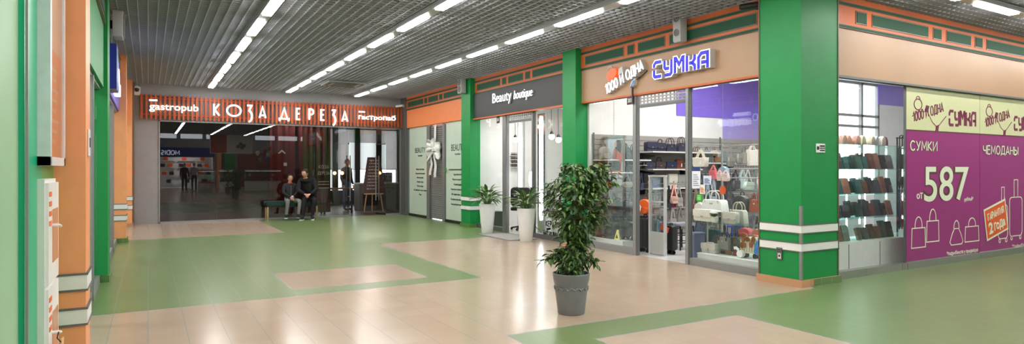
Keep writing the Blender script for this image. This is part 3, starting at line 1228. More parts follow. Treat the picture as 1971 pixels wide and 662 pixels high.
for dx, L_, rr in ((-.10, .66, -.10), (.08, .72, .05)):
    a = MB()
    pts = [(dx * .2, -.05, 1.88)]
    for i in range(1, 9):
        f = i / 8
        pts.append((dx + rr * f, -.06 - .02 * math.sin(f * 9), 1.88 - L_ * f))
    vs, fs = [], []
    for i, p in enumerate(pts):
        wv = .035 + .055 * i / 8
        for j in range(4):
            g = j / 3 - .5
            zz = p[2] - (.05 * abs(g) * 2 if i == 8 else 0)
            vs.append((p[0] + g * 2 * wv, p[1] + .014 * math.cos(j * 2.2 + i), zz))
    for i in range(8):
        for j in range(3):
            fs.append((i * 4 + j, i * 4 + 4 + j, i * 4 + 5 + j, i * 4 + 1 + j))
    a.add(vs, fs)
    a.build('tail', m_bow, bw)
a = MB()
a.ball((0, -.07, 1.89), (.06, .05, .055))
a.build('knot', m_bow, bw)

# ---- printed lettering on the frosted panes
def decal(name, label, loc, rz, items, m, cat='lettering'):
    t = thing(name, label, cat, loc, rz)
    for pn, its in items:
        for s_, x0, x1, z0, z1, off in its:
            a = MB()
            fit_text(a, s_, x0, x1, z0, z1, -.003, 0, off=off)
            a.build(pn, m, t, smooth=False)
    return t


m_ink = mat('dark_ink', (52, 62, 58), .5)


def column_text(lines, xc, z_top, dz, h, wmax):
    out = []
    mx = max(len(s_) for s_ in lines)
    for i, s_ in enumerate(lines):
        w = wmax * len(s_) / mx
        out.append((s_, xc - w / 2, xc + w / 2, z_top - i * dz - h, z_top - i * dz, .012))
    return out


def f3(u, v, X=6.606, Yf=17.5):
    return side(u, v, X, Yf)


xc, z = f3(806, 290)
decal('window_lettering', 'dark BEAUTY heading and price list on the frosted pane beside the pub corner',
      (6.648, 17.5, 0), -HP,
      [('heading', [('BEAUTY', xc - .38, xc + .38, f3(806, 294)[1], f3(806, 284)[1], .0), ('boutique', xc - .16, xc + .16, f3(806, 302)[1], f3(806, 297.5)[1], 0)]),
       ('text_line', column_text(['Микротоки лица', 'Биоревитализация', 'Мезотерапия', 'Пилинг лица', 'Чистка лица', 'RF лифтинг тела и лица', 'Уход'], xc, f3(806, 324)[1], .118, .06, .95))], m_ink)
xc, z = f3(878, 290)
decal('window_lettering', 'dark BEAUTY heading and price list on the frosted pane beside the far green column',
      (6.648, 17.5, 0), -HP,
      [('heading', [('BEAUTY', xc - .38, xc + .38, f3(878, 290)[1], f3(878, 277)[1], .0), ('boutique', xc - .16, xc + .16, f3(878, 299)[1], f3(878, 294)[1], 0)]),
       ('text_line', column_text(['Антицеллюлитный массаж', 'Lpg массаж', 'Прессотерапия', 'Кавитация', 'Электростимуляция', 'RF лифтинг тела', 'Косметология лица', 'Вакуумный массаж'], xc, f3(878, 324)[1], .125, .06, 1.05))], m_ink)
plate('round_sticker', 'small green oval sticker on the frosted pane beside the shutter', 'sticker', (6.602, 14.72, 1.33), -HP, .06, .13, mat('sticker_green', (40, 150, 50), .4))

# salon: white counter lettering on the right-hand pane
d = thing('window_lettering', 'black list ending МАССАЖ ЛИЦА low on the salon window behind the ficus', 'lettering', (6.655, 13.04, 0), -HP)
for s_, u0, u1, v in (('СТРИЖКИ', 1046, 1080, 386), ('УКРАШЕНИЯ', 1043, 1081, 407), ('КЕРАТИН', 1051, 1080, 428), ('МАССАЖ ЛИЦА', 1046, 1074, 447)):
    x0, z0 = side(u0, v + 4, 6.655, 13.04)
    x1, _ = side(u1, v, 6.655, 13.04)
    a = MB()
    letters(a, s_, .10, x0, z0 - .03, .2, -.004, 0, align='l', width=x1 - x0)
    a.build('lettering', m_black, d, smooth=False)

# ---- big posters on the side shop glass
m_py, m_pp = mat('poster_yellow', (206, 208, 162), .3, var=.02), mat('poster_purple', (150, 44, 118), .3, var=.02, scale=2)
m_cream, m_plum = mat('poster_cream', (226, 232, 206), .4, var=.02), mat('poster_plum', (118, 22, 70), .4, var=.02)
m_olive = mat('poster_olive', (84, 66, 40), .4, var=.02)
PYY = 4.635


def pp(u, v):
    x, z = ony(u, v, PYY)
    return x - 8.86, z


def poster(name, label, x0, x1):
    t = thing(name, label, 'poster', (8.86, PYY, 0))
    a = MB()
    a.box(x0, 0, 1.885, x1, .008, 2.475)
    a.k = 1
    a.box(x0, 0, .10, x1, .008, 1.885)
    a.k = 2
    a.box(x0, -.002, 1.877, x1, 0, 1.893)
    a.build('sheet', [m_py, m_pp, m_olive], t, smooth=False)
    return t


def ptext(mb, s_, u0, u1, v0, v1, off=0, y=-.004, fn='font', w=.14):
    """v0..v1: top and bottom at the left end"""
    xa, za = pp(u0, v0)
    _, zb = pp(u0, v1)
    xb, _ = pp(u1, v0)
    if fn == 'font':
        fit_text(mb, s_, xa, xb, zb, za, y, y + .003, off=off)
    else:
        letters(mb, s_, za - zb, xa, zb, w, y, y + .003, align='l', width=xb - xa)


def logo(t, u0, v0, du, dv, full=True):
    a = MB()
    x0, z0 = pp(u0, v0)
    letters(a, '1000 И ОДНА', .125, x0 + .02, z0 - .31, .15, -.004, -.001, align='l', rot=.22, width=.80, shear=.1)
    bx, bz = x0 + .13, z0 - .07
    a.stroke([(bx + .10 * math.cos(q) * 1.0, bz + .075 * math.sin(q)) for q in [i * PI / 8 for i in range(16)]], .014, -.004, -.001, closed=True)
    a.stroke([(bx + .05 * math.cos(q), bz + .07 + .04 * math.sin(q)) for q in [i * PI / 6 for i in range(7)]], .012, -.004, -.001)
    a.prism([(x0 + .30, z0 - .15), (x0 + .38, z0 - .17), (x0 + .42, z0 - .08), (x0 + .34, z0 - .07)], [(-.004, 1), (-.001, 1)])
    a.prism([(x0 + .58, z0 - .44), (x0 + .66, z0 - .42), (x0 + .68, z0 - .33), (x0 + .6, z0 - .35)], [(-.004, 1), (-.001, 1)])
    a.stroke([(x0 - .02, z0 - .24), (x0 + .14, z0 - .17), (x0 + .34, z0 - .16)], .012, -.003, -.001)
    a.stroke([(x0 + .34, z0 - .12), (x0 + .5, z0 - .3), (x0 + .64, z0 - .37), (x0 + .88, z0 - .2)], .012, -.0025, -.001)
    if full:
        techno(a, 'СУМКА', x0 + .97, z0 - .32, .76, .20, .2, -.004, -.001)
    else:
        techno(a, 'СУМКА', x0 + .97, z0 - .32, .76, .20, .2, -.004, -.001)
    a.build('logo', m_plum, t, smooth=False)


def line_bag(a, x, z, w, h, kind=0):
    k = .014
    if kind == 0:      # tote with one tall handle
        a.stroke([(x, z), (x + w, z), (x + w * .96, z + h), (x + w * .04, z + h)], k, -.004, -.001, closed=True)
        a.stroke([(x + w * .25, z + h)] + arc(x + w / 2, z + h * 1.12, w * .25, h * .45, 180, 0, 12) + [(x + w * .75, z + h)], k, -.004, -.001)
    else:              # rounded purse
        a.stroke([(x + w * .1, z), (x + w * .9, z), (x + w, z + h * .18), (x + w * .82, z + h * .7), (x + w * .66, z + h), (x + w * .34, z + h), (x + w * .18, z + h * .7), (x, z + h * .18)], k, -.004, -.001, closed=True)
        a.stroke(arc(x + w / 2, z + h, w * .2, h * .5, 180, 0, 12), k, -.004, -.001)


p1 = poster('window_poster', 'purple and yellow window poster with the price 587 beside the glass display case', 0, 2.02)
logo(p1, 1757, 190, 0, 0)
a = MB()
ptext(a, 'СУМКИ', 1752, 1803, 271, 289, fn='st', w=.27, y=-.0035)
a.build('heading_shadow', m_olive, p1, smooth=False)
a = MB()
ptext(a, 'СУМКИ', 1752, 1803, 271, 289, fn='st', w=.15, y=-.006)
a.build('heading', m_cream, p1, smooth=False)
for off, m_, y_, nm in ((.04, m_olive, -.003, 'price_outline'), (.008, m_cream, -.006, 'price')):
    a = MB()
    e = 1 if off > .03 else 0
    ptext(a, '587', 1778 - e, 1864 + e, 320 - e, 389 + e, off=off, y=y_)
    a.build(nm, m_, p1, smooth=False)
for it in (('от', 1764, 1776, 371, 383), ('рублей*', 1856, 1873, 379, 389), ('*подробности у продавцов', 1822, 1882, 484, 494)):
    a = MB()
    ptext(a, *it, off=.01)
    a.build('small_print', m_cream, p1, smooth=False)
for u0, u1, v0, v1, kd in ((1754, 1781, 440, 478, 0), (1783, 1807, 426, 466, 0), (1828, 1853, 441, 472, 1), (1857, 1884, 437, 466, 0)):
    xa, za = pp(u0, v1)
    xb, zb = pp(u1, v0)
    zb = pp(u0, v0)[1]
    a = MB()
    line_bag(a, xa, za, xb - xa, zb - za, kd)
    a.build('bag_outline', m_cream, p1, smooth=False)

p2 = poster('window_poster', 'purple and yellow window poster with luggage outlines and an orange guarantee card', 2.03, 4.05)
logo(p2, 1896, 205, 0, 0)
a = MB()
ptext(a, 'ЧЕМОДАНЫ', 1892, 1959, 280, 296, fn='st', w=.27, y=-.0035)
a.build('heading_shadow', m_olive, p2, smooth=False)
a = MB()
ptext(a, 'ЧЕМОДАНЫ', 1892, 1959, 280, 296, fn='st', w=.15, y=-.006)
a.build('heading', m_cream, p2, smooth=False)
for u0, u1, v0, v1 in ((1921, 1939, 395, 460), (1943, 1967, 380, 455)):
    xa, za = pp(u0, v1)
    xb, _ = pp(u1, v0)
    zb = pp(u0, v0)[1]
    w, h = xb - xa, zb - za
    a = MB()
    a.stroke(rrect(w, h, .07, xa + w / 2, za), .014, -.004, -.001, closed=True)
    a.stroke([(xa + w * .35, zb), (xa + w * .35, zb + .28), (xa + w * .65, zb + .28), (xa + w * .65, zb)], .013, -.004, -.001)
    for f in (.15, .85):
        a.stroke(arc(xa + w * f, za - .03, .03, .03, 0, 360, 10)[:-1], .014, -.004, -.001, closed=True)
    a.build('luggage_outline', m_cream, p2, smooth=False)
xa, za = pp(1897, 428)
a = MB()
rot = .22
cr, sr = math.cos(rot), math.sin(rot)


def rt(x, z):
    return xa + .33 + x * cr - z * sr, za + x * sr + z * cr + .03


a.k = 0
a.prism([rt(-.36, -.25), rt(.36, -.25), rt(.36, .25), rt(-.36, .25)], [(-.006, 1), (-.004, 1)])
a.k = 1
a.prism([rt(-.33, -.22), rt(.33, -.22), rt(.33, .22), rt(-.33, .22)], [(-.008, 1), (-.006, 1)])
a.build('guarantee_card', [m_cream, mat('card_orange', (226, 92, 30), .4)], p2, smooth=False)
a = MB(Matrix.Translation((xa + .33, -.0085, za + .03)) @ Matrix.Rotation(-rot, 4, 'Y'))
letters(a, 'ГАРАНТИЯ', .10, 0, .05, .17, -.003, 0, width=.52)
fit_text(a, '2', -.27, -.14, -.17, .01, -.003, 0, off=.03)
fit_text(a, 'года', -.10, .27, -.19, -.03, -.003, 0, off=.02)
a.build('card_lettering', m_cream, p2, smooth=False)
a = MB()
ptext(a, '*подробности у продавцов', 1948, 2010, 470, 479)
a.build('small_print', m_cream, p2, smooth=False)
p3_ = poster('window_poster', 'purple and yellow window poster beyond the guarantee card poster', 4.06, 6.2)

# ================================================================ PLANTS
m_leaf = [mat('leaf_%d' % i, c, .38, var=.25, scale=40) for i, c in enumerate([(66, 100, 48), (88, 124, 60), (50, 80, 42), (120, 154, 82)])]
m_bark = mat('bark', (122, 104, 84), .8, var=.25, scale=30, bump=.4)
m_soil = mat('soil', (52, 40, 32), .95, var=.3, scale=50, bump=.5)


def leaf(a, base, d, up, L, W, droop=.25, n=4):
    """a pointed, folded leaf blade"""
    d = Vector(d).normalized()
    side_ = d.cross(Vector(up))
    if side_.length < 1e-3:
        side_ = d.cross(Vector((1, 0, 0)))
    side_.normalize()
    nn = side_.cross(d)
    vs, fs = [], []
    for i in range(n + 1):
        f = i / n
        w = W * math.sin(PI * min(1, f * .93 + .05)) ** .8 * (1 - .25 * f)
        c = Vector(base) + d * L * f + nn * (-droop * L * f * f)
        for s_ in (-1, 0, 1):
            vs.append(tuple(c + side_ * s_ * w / 2 + nn * (abs(s_) * w * .22)))
    for i in range(n):
        for j in range(2):
            fs.append((i * 3 + j, i * 3 + 3 + j, i * 3 + 4 + j, i * 3 + 1 + j))
    a.add(vs, fs)


def ficus(label, loc, seed, group=None, n=3000, lean=(0, 0)):
    r = random.Random(seed)
    t = thing('potted_ficus', label, 'potted plant', loc, 0, group)
    a = MB()
    a.lathe([(.001, 0), (.122, 0), (.126, .008), (.150, .205), (.153, .212), (.156, .275), (.160, .282), (.162, .30), (.166, .305), (.176, .376), (.172, .382), (.162, .378), (.155, .33), (.001, .33)], 40)
    pot = a.build('pot', mat('pot_grey', (126, 130, 134), .45, var=.06, scale=8), t)
    a = MB()
    for i in range(16):
        w = 2 * PI * i / 16
        for s_ in (-1, 1):
            c = Vector((math.cos(w + s_ * .06) * .158, math.sin(w + s_ * .06) * .158, .243))
            tt = Vector((-math.sin(w), math.cos(w), 0))
            a.tube([c - tt * .022 - Vector((0, 0, .016 * s_)), c, c + tt * .022 + Vector((0, 0, .016 * s_))], [.003, .008, .003], 6)
    a.build('relief_band', mat('pot_grey', (126, 130, 134)), pot)
    a = MB()
    a.lathe([(.001, .345), (.1, .350), (.158, .342), (.158, .33)], 24)
    a.build('soil', m_soil, t)
    a = MB()
    tips = []
    for k in range(3):
        pts = []
        for i in range(13):
            f = i / 12
            w = k * 2.1 + f * 5
            pts.append((.035 * math.cos(w) * (1 - .4 * f) + .015 * f + lean[0] * 1.5 * f * f, .035 * math.sin(w) * (1 - .4 * f) + lean[1] * 1.5 * f * f, .34 + f * .85))
        a.tube(pts, [.012 - .007 * i / 12 for i in range(13)], 7)
    br = []
    for i in range(150):
        z = .50 + .88 * r.random() ** .55
        f = (z - .5) / .88
        rad = (.14 if f < .25 else .15 + (.34 - .15) * min(1, (f - .25) / .3)) * (1 if f < .85 else 1 - (f - .85) * 2.6)
        w = r.random() * 2 * PI
        q = rad * (.2 + .8 * r.random() ** .6)
        ln_ = (z - .45) / .5
        p0 = Vector((.02 + lean[0] * ln_, lean[1] * ln_, z - .07 - .05 * r.random()))
        p1_ = Vector((q * math.cos(w) + lean[0] * ln_, q * math.sin(w) + lean[1] * ln_, z + .03 * r.random()))
        a.tube([p0, (p0 + p1_) / 2 + Vector((0, 0, .02)), p1_], [.004, .003, .0015], 5)
        br.append((p0, p1_))
    # low drooping sprigs
    for w, L in ((2.9, .24), (-.5, .22), (.6, .2), (-1.9, .2), (3.9, .16), (1.7, .17)):
        p0 = Vector((.02, 0, .62))
        p1_ = Vector((L * math.cos(w), L * math.sin(w), .47 + .06 * r.random()))
        a.tube([p0, (p0 + p1_) / 2 + Vector((0, 0, .06)), p1_], [.004, .003, .0015], 5)
        br += [(p0, p1_)] * 4
    for w in (.3, 1.5, 2.6, 3.6, 4.6, 5.6):
        p0 = Vector((.03 * math.cos(w), .03 * math.sin(w), .34))
        p1_ = Vector((.12 * math.cos(w), .12 * math.sin(w), .50))
        a.tube([p0, p1_], [.004, .002], 5)
        br += [(p0, p1_)] * 2
    a.build('stem', m_bark, t)
    a = MB()
    for i in range(n):
        p0, p1_ = br[i % len(br)]
        f = .3 + .75 * r.random()
        p = p0.lerp(p1_, f) + Vector((r.gauss(0, .022), r.gauss(0, .022), r.gauss(0, .022)))
        w = math.atan2(p.y, p.x) + r.gauss(0, .9)
        d = Vector((math.cos(w), math.sin(w), -.25 + r.gauss(0, .5)))
        a.k = r.choice([0, 0, 1, 1, 2, 2, 3])
        leaf(a, p, d, (r.gauss(0, .35), r.gauss(0, .35), 1), .05 + .028 * r.random(), .025 + .012 * r.random(), .15 + .25 * r.random())
    tag(a.build('foliage', m_leaf, t, ang=60), kind='stuff')
    return t


ficus('tall leafy ficus in a grey pot standing alone on the peach floor', (3.44, 4.81, 0), 3, lean=(.055, -.03))


def peace_lily(label, loc, seed, h=.62):
    r = random.Random(seed)
    t = thing('planter', label, 'potted plant', loc, 0)
    a = MB()
    a.lathe([(.001, 0), (.115, 0), (.118, .006), (.176, h - .004), (.174, h), (.160, h), (.155, h - .04), (.001, h - .04)], 40)
    a.build('pot', mat('planter_white', (232, 232, 230), .35, var=.02), t)
    a = MB()
    a.lathe([(.001, h - .03), (.15, h - .03), (.15, h - .04)], 20)
    a.build('soil', m_soil, t)
    a, b_ = MB(), MB()
    for i in range(64):
        w = r.random() * 2 * PI
        el = .25 + 1.15 * r.random()
        q = .10 + .16 * r.random()
        base = Vector((.06 * r.random() * math.cos(w), .06 * r.random() * math.sin(w), h - .03))
        p = base + Vector((q * math.cos(w) * math.cos(el), q * math.sin(w) * math.cos(el), q * math.sin(el) + .06))
        b_.tube([base, (base + p) / 2 + Vector((0, 0, .025)), p], .0035, 5)
        d = Vector((math.cos(w) * math.cos(el * .7), math.sin(w) * math.cos(el * .7), math.sin(el * .75)))
        a.k = r.choice([0, 1, 1, 3, 3])
        leaf(a, p, d, (0, 0, 1), .17 + .10 * r.random(), .055 + .03 * r.random(), .35 + .35 * r.random(), 6)
    for w, L in ((seed, .26), (seed + 2.4, .25)):
        base = Vector((0, 0, h - .03))
        p = base + Vector((.09 * math.cos(w), .09 * math.sin(w), .30))
        b_.tube([base, p], .004, 5)
        a.k = 0
        leaf(a, p, (math.cos(w) * .5, math.sin(w) * .5, 1), (0, 0, 1), L * .75, .085, .2, 6)
    b_.build('stalk', m_leaf[1], t)
    tag(a.build('foliage', m_leaf, t, ang=60), kind='stuff')
    return t


peace_lily('tall white tapered planter of broad leaves beside the far green column', (6.24, 11.78, 0), 4)
peace_lily('tall white tapered planter of broad leaves at the near end of the grey door mat', (6.16, 10.06, 0), 9)
t = thing('door_mat', 'thin grey door mat on the floor in front of the salon', 'mat', (6.20, 10.92, 0))
a = MB()
a.box(-.27, -.66, 0.001, .27, .66, .012)
a.build('pile', mat('mat_grey', (150, 146, 140), .95, var=.12, scale=120, bump=.6), t, smooth=False)
a = MB()
a.stroke([(-.29, -.68), (.29, -.68), (.29, .68), (-.29, .68)], .04, -.009, -.001, closed=True)
a.v = [(x, z, -y) for x, y, z in a.v]
a.build('border', mat('mat_edge', (120, 116, 110), .8), t, smooth=False)

# ================================================================ LEFT WALL THINGS
t = thing('poster_frame', 'tall white snap-frame poster hanging on the near left wall before the orange column', 'poster', (-.48, 3.90, 1.37), HP)
a = MB()
for x0, x1, z0, z1 in ((0, .05, 0, 1.4), (.60, .65, 0, 1.4), (0, .65, 0, .045), (0, .65, 1.355, 1.4)):
    a.box(x0, -.055, z0, x1, 0, z1)
a.build('frame', mat('white_aluminium', (226, 228, 230), .3, .1), t, smooth=False)
a = MB()
a.box(.05, -.036, .045, .60, -.004, 1.355)
a.k = 1
a.box(.05, -.040, .045, .60, -.036, .62)
a.k = 2
for i in range(8):
    a.box(.10, -.0425, .12 + i * .055, .34 + .05 * (i % 3), -.040, .14 + i * .055)
a.k = 1
a.prism([(.1, 1.0), (.35, .98), (.45, 1.28), (.15, 1.3)], [(-.040, 1), (-.036, 1)])
a.build('sheet', [mat('poster_paper', (226, 206, 190), .35, var=.06, scale=3), mat('poster_orange', (226, 130, 84), .35, var=.08), mat('poster_print', (214, 200, 170), .4)], t, smooth=False)
a = MB()
a.box(.05, -.050, .045, .60, -.047, 1.355)
a.build('cover', g_shop, t, smooth=False)

t = thing('fire_hose_cabinet', 'white two-door fire hose cabinet under the poster on the near left wall', 'cabinet', (-.49, 3.90, 0), HP)
a = MB()
a.box(0, -.04, .18, .44, 0, 1.30)
a.build('body', m_white, t, smooth=False)
for z0, z1, nm in ((.20, .74, 'lower'), (.76, 1.28, 'upper')):
    a = MB()
    a.box(.015, -.055, z0, .425, -.04, z1)
    dr = a.build('door', m_white, t, smooth=False)
    a = MB()
    a.box(.16, -.058, z0 + .10, .38, -.054, z1 - .14)
    a.build('window', mat('cabinet_window', (206, 150, 116), .25), dr, smooth=False)
    a = MB()
    for i in range(4):
        a.box(.035, -.058, z1 - .07 - i * .05, .12, -.055, z1 - .045 - i * .05)
    a.build('sticker', mat('sticker_red', (224, 110, 60), .5), dr, smooth=False)
    a = MB()
    a.tube([(.13, -.055, z0 + .3), (.13, -.085, z0 + .3), (.17, -.09, z0 + .29)], .008, 6)
    a.build('handle', m_white, dr)
tg = thing('paper_tag', 'small paper tag hanging from the lower fire hose cabinet door', 'tag', (-.40, 3.98, .44), HP)
a = MB()
a.prism([(0, 0), (.11, -.02), (.115, .015), (0, .03)], [(-.012, 1), (-.008, 1)])
a.build('card', mat('tag_card', (220, 176, 130), .6), tg, smooth=False)
a = MB()
a.tube([(.0, -.01, .015), (-.01, .005, .04), (-.0, .0, .07)], .003, 5)
a.build('string', m_black, tg)
t = thing('round_sticker', 'orange round sticker on the pale green glass at the left edge', 'sticker', (-.502, 2.47, 1.14), HP)
a = MB()
a.prism(arc(0, 0, .05, .08, 0, 350, 30), [(-.004, 1), (0, 1)])
a.build('disc', mat('sticker_orange', (240, 100, 50), .4), t, smooth=False)
a = MB()
a.prism(arc(0, 0, .03, .05, 0, 350, 24), [(-.005, 1), (-.004, 1)])
a.build('symbol', m_white, t, smooth=False)

# ================================================================ BENCH AND PEOPLE
def bench(label, loc, L):
    t = thing('bench', label, 'bench', loc)
    a = MB()
    a.prism(rrect(L, .12, .045, L / 2, .385), [(-.0, .965), (.02, 1), (.38, 1), (.40, .965)])
    seat = a.build('seat', mat('green_velvet', (12, 50, 42), .8, var=.25, scale=12, bump=.2), t)
    a = MB()
    for i in range(1, 6):
        a.tube([(L * i / 6, .03, .506), (L * i / 6, .37, .506)], .004, 5)
    a.build('seam', m_black, seat)
    a = MB()
    a.box(.03, .03, .345, L - .03, .37, .39)
    a.build('seat_frame', m_dark, t, smooth=False)
    for x in (.06, L - .06):
        for y in (.05, .35):
            a = MB()
            a.tube([(x, y, 0), (x, y, .36)], [.017, .028], 8)
            a.build('leg', mat('pale_oak', (172, 146, 112), .5, var=.15, scale=20), t)
    return t


bench('dark green velvet bench with pale wooden legs against the pub glass', (2.66, 17.40, 0), 1.38)


def skin_mesh(pts, edges, rad, sub=2):
    me = bpy.data.meshes.new('figure')
    me.from_pydata(pts, edges, [])
    o = bpy.data.objects.new('figure', me)
    COL.objects.link(o)
    o.modifiers.new('skin', 'SKIN').use_smooth_shade = True
    for i, v in enumerate(me.skin_vertices[0].data):
        r = rad[i]
        v.radius = r if isinstance(r, tuple) else (r, r)
        v.use_root = i == 0
    o.modifiers.new('sub', 'SUBSURF').levels = sub
    o.modifiers['sub'].render_levels = sub
    dg = bpy.context.evaluated_depsgraph_get()
    m2 = bpy.data.meshes.new_from_object(o.evaluated_get(dg))
    vs = [v.co.copy() for v in m2.vertices]
    fs = [tuple(p.vertices) for p in m2.polygons]
    bpy.data.objects.remove(o)
    bpy.data.meshes.remove(me)
    bpy.data.meshes.remove(m2)
    return vs, fs


def person(label, loc, rz, J, k, cols, hair='short', head_yaw=0, head_pitch=0, coat=False, group=None):
    """J: joint positions in metres for a 1.7 m body facing -y; k: size factor; cols: skin, top, trousers, shoes, hair"""
    names = ['pelvis', 'belly', 'chest', 'neck']
    t = tag(None or empty('person', loc, rz), label, 'person', group)
    p = {n: Vector(v) * k for n, v in J.items()}
    order = ['pelvis', 'belly', 'chest', 'neck', 'head']
    for s_ in 'LR':
        order += ['sh' + s_, 'el' + s_, 'wr' + s_, 'hip' + s_, 'kn' + s_, 'an' + s_, 'toe' + s_]
    ix = {n: i for i, n in enumerate(order)}
    E_ = [('pelvis', 'belly'), ('belly', 'chest'), ('chest', 'neck'), ('neck', 'head')]
    for s_ in 'LR':
        E_ += [('chest', 'sh' + s_), ('sh' + s_, 'el' + s_), ('el' + s_, 'wr' + s_), ('pelvis', 'hip' + s_), ('hip' + s_, 'kn' + s_), ('kn' + s_, 'an' + s_), ('an' + s_, 'toe' + s_)]
    thick = 1.16 if coat else 1.0
    rad = {'pelvis': (.15 * thick, .12 * thick), 'belly': (.145 * thick, .115 * thick), 'chest': (.16 * thick, .125 * thick), 'neck': .058, 'head': .06,
           'sh': .072 * thick, 'el': .052 * thick, 'wr': .034 * thick, 'hip': .098, 'kn': .068, 'an': .046, 'toe': .042}
    rr = []
    for n in order:
        r_ = rad.get(n) or rad[n[:-1]]
        rr.append(tuple(q * k for q in r_) if isinstance(r_, tuple) else r_ * k)
    vs, fs = skin_mesh([tuple(p[n]) for n in order], [(ix[a_], ix[b_]) for a_, b_ in E_], rr)
    segs = [(p[a_], p[b_], a_, b_) for a_, b_ in E_]

    def region(c):
        best, bn = 9, 1
        for a_, b_, na, nb in segs:
            ab = b_ - a_
            f = max(0, min(1, (c - a_).dot(ab) / max(ab.length_squared, 1e-9)))
            d = (c - a_ - ab * f).length
            if d < best:
                best = d
                if na == 'neck' and f > .12 and d < .085 * k:
                    bn = 0
                elif nb[:2] == 'to' or (nb[:2] == 'an' and f > .93):
                    bn = 3
                elif nb[:2] in ('kn', 'an') or nb[:3] == 'hip' or (na == 'pelvis' and f < .25):
                    bn = 2
                elif nb[:2] == 'wr' and f > .97:
                    bn = 0
                else:
                    bn = 1
        return bn

    a = MB()
    a.v = [tuple(v) for v in vs]
    for f in fs:
        c = sum((vs[i] for i in f), Vector()) / len(f)
        a.f.append(list(f))
        a.mi.append(region(c))
    # hands: palm, four curled fingers of different length and a thumb
    a.k = 0
    for s_ in 'LR':
        w, e = p['wr' + s_], p['el' + s_]
        d = (w - e).normalized()
        up = Vector((0, -.35, 1)) if abs(d.z) < .8 else Vector((0, -1, 0))
        sd = d.cross(up).normalized()
        nn = sd.cross(d).normalized()
        hk = k * 1.0
        palm = [w, w + d * .045 * hk, w + d * .085 * hk]
        pv, pf = skin_mesh([tuple(q) for q in palm], [(0, 1), (1, 2)], [(.026 * hk, .02 * hk), (.04 * hk, .017 * hk), (.038 * hk, .014 * hk)], 1)
        o_ = len(a.v)
        a.v += [tuple(q) for q in pv]
        for f in pf:
            a.f.append([o_ + i for i in f])
            a.mi.append(0)
        for q, L in zip((-.028, -.0095, .0095, .027), (.062, .074, .07, .055)):
            b0 = w + d * .075 * hk + sd * q * hk
            b1 = b0 + d * L * .5 * hk - nn * .006 * hk
            b2 = b1 + d * L * .32 * hk - nn * .022 * hk
            b3 = b2 + d * L * .12 * hk - nn * .026 * hk
            a.tube([b0, b1, b2, b3], [.0095 * hk, .009 * hk, .008 * hk, .005 * hk], 7)
        ts = 1 if s_ == 'L' else -1
        b0 = w + d * .025 * hk + sd * ts * .028 * hk
        b1 = b0 + d * .03 * hk + sd * ts * .026 * hk - nn * .008 * hk
        b2 = b1 + d * .032 * hk + sd * ts * .004 * hk - nn * .012 * hk
        a.tube([b0, b1, b2], [.013 * hk, .011 * hk, .007 * hk], 7)
    # shoes' soles
    for s_ in 'LR':
        an, to = p['an' + s_], p['toe' + s_]
        a.k = 4
        d = (to - an)
        d.z = 0
        d.normalize()
        sd = Vector((-d.y, d.x, 0))
        z = min(an.z, to.z) - .050 * k
        pts = []
        for f, wd in ((-.055, .026), (-.03, .036), (.05, .036), (.12, .045), (.17, .042), (.195, .022)):
            pts.append((f, wd))
        out = [(an + d * f * k + sd * wd * k) for f, wd in pts] + [(an + d * f * k - sd * wd * k) for f, wd in reversed(pts)]
        n_ = len(out)
        a.add([(q.x, q.y, z) for q in out] + [(q.x, q.y, z + .022 * k) for q in out], [tuple(reversed(range(n_))), tuple(range(n_, 2 * n_))] + [(i, (i + 1) % n_, n_ + (i + 1) % n_, n_ + i) for i in range(n_)])
        a.k = 3
        a.ball(tuple(an + d * .115 * k - Vector((0, 0, .022 * k))), (.05 * k, .05 * k, .036 * k), 10, 6)
    # head
    hc = p['head'] + Vector((0, -.01 * k, .07 * k))
    M = Matrix.Translation(hc) @ Matrix.Rotation(head_yaw, 4, 'Z') @ Matrix.Rotation(head_pitch, 4, 'X')
    h = MB(M)
    h.k = 0
    hv = []
    sg_, rg_ = 20, 14
    for i in range(rg_ + 1):
        la = -HP + PI * i / rg_
        for q in range(sg_):
            lo = 2 * PI * q / sg_
            x, y, z = math.cos(la) * math.cos(lo), math.cos(la) * math.sin(lo), math.sin(la)
            jaw = 1 - .30 * max(0, -z) ** 1.3
            X, Y, Z = x * .076 * jaw, y * .096 * (1 - .12 * max(0, -z)), z * .118
            if y < -.3:
                Y *= .93
                if abs(z + .02) < .35 and abs(x) < .22:
                    Y -= .012 * (1 - abs(x) / .22) * (1 - abs(z + .12) / .5)
            hv.append((X * k, Y * k, Z * k))
    hf = [(i * sg_ + q, i * sg_ + (q + 1) % sg_, (i + 1) * sg_ + (q + 1) % sg_, (i + 1) * sg_ + q) for i in range(rg_) for q in range(sg_)]
    h.add(hv, hf)
    h.prism([(-.011 * k, -.03 * k), (.011 * k, -.03 * k), (.006 * k, .012 * k), (-.006 * k, .012 * k)], [(-.112 * k, (.7, .55)), (-.085 * k, 1.1)])
    for s_ in (-1, 1):
        h.ball((s_ * .077 * k, .004 * k, -.008 * k), (.010 * k, .018 * k, .028 * k), 8, 6)
    h.k = 5
    for s_ in (-1, 1):
        h.ball((s_ * .028 * k, -.083 * k, .006 * k), (.0115 * k, .007 * k, .006 * k), 8, 6)
        h.box(s_ * .028 * k - .014 * k, -.092 * k, .023 * k, s_ * .028 * k + .013 * k, -.080 * k, .0255 * k)
    h.k = 6
    h.ball((0, -.083 * k, -.053 * k), (.020 * k, .008 * k, .006 * k), 10, 6)
    o_ = len(a.v)
    a.v += h.v
    a.f += [[o_ + i for i in f] for f in h.f]
    a.mi += h.mi
    a.build('body', cols[:4] + [mat('sole_white', (225, 225, 222), .5), m_black, mat('lip', (170, 96, 86), .5)], t, ang=60)
    hr = MB(M)
    back = .0
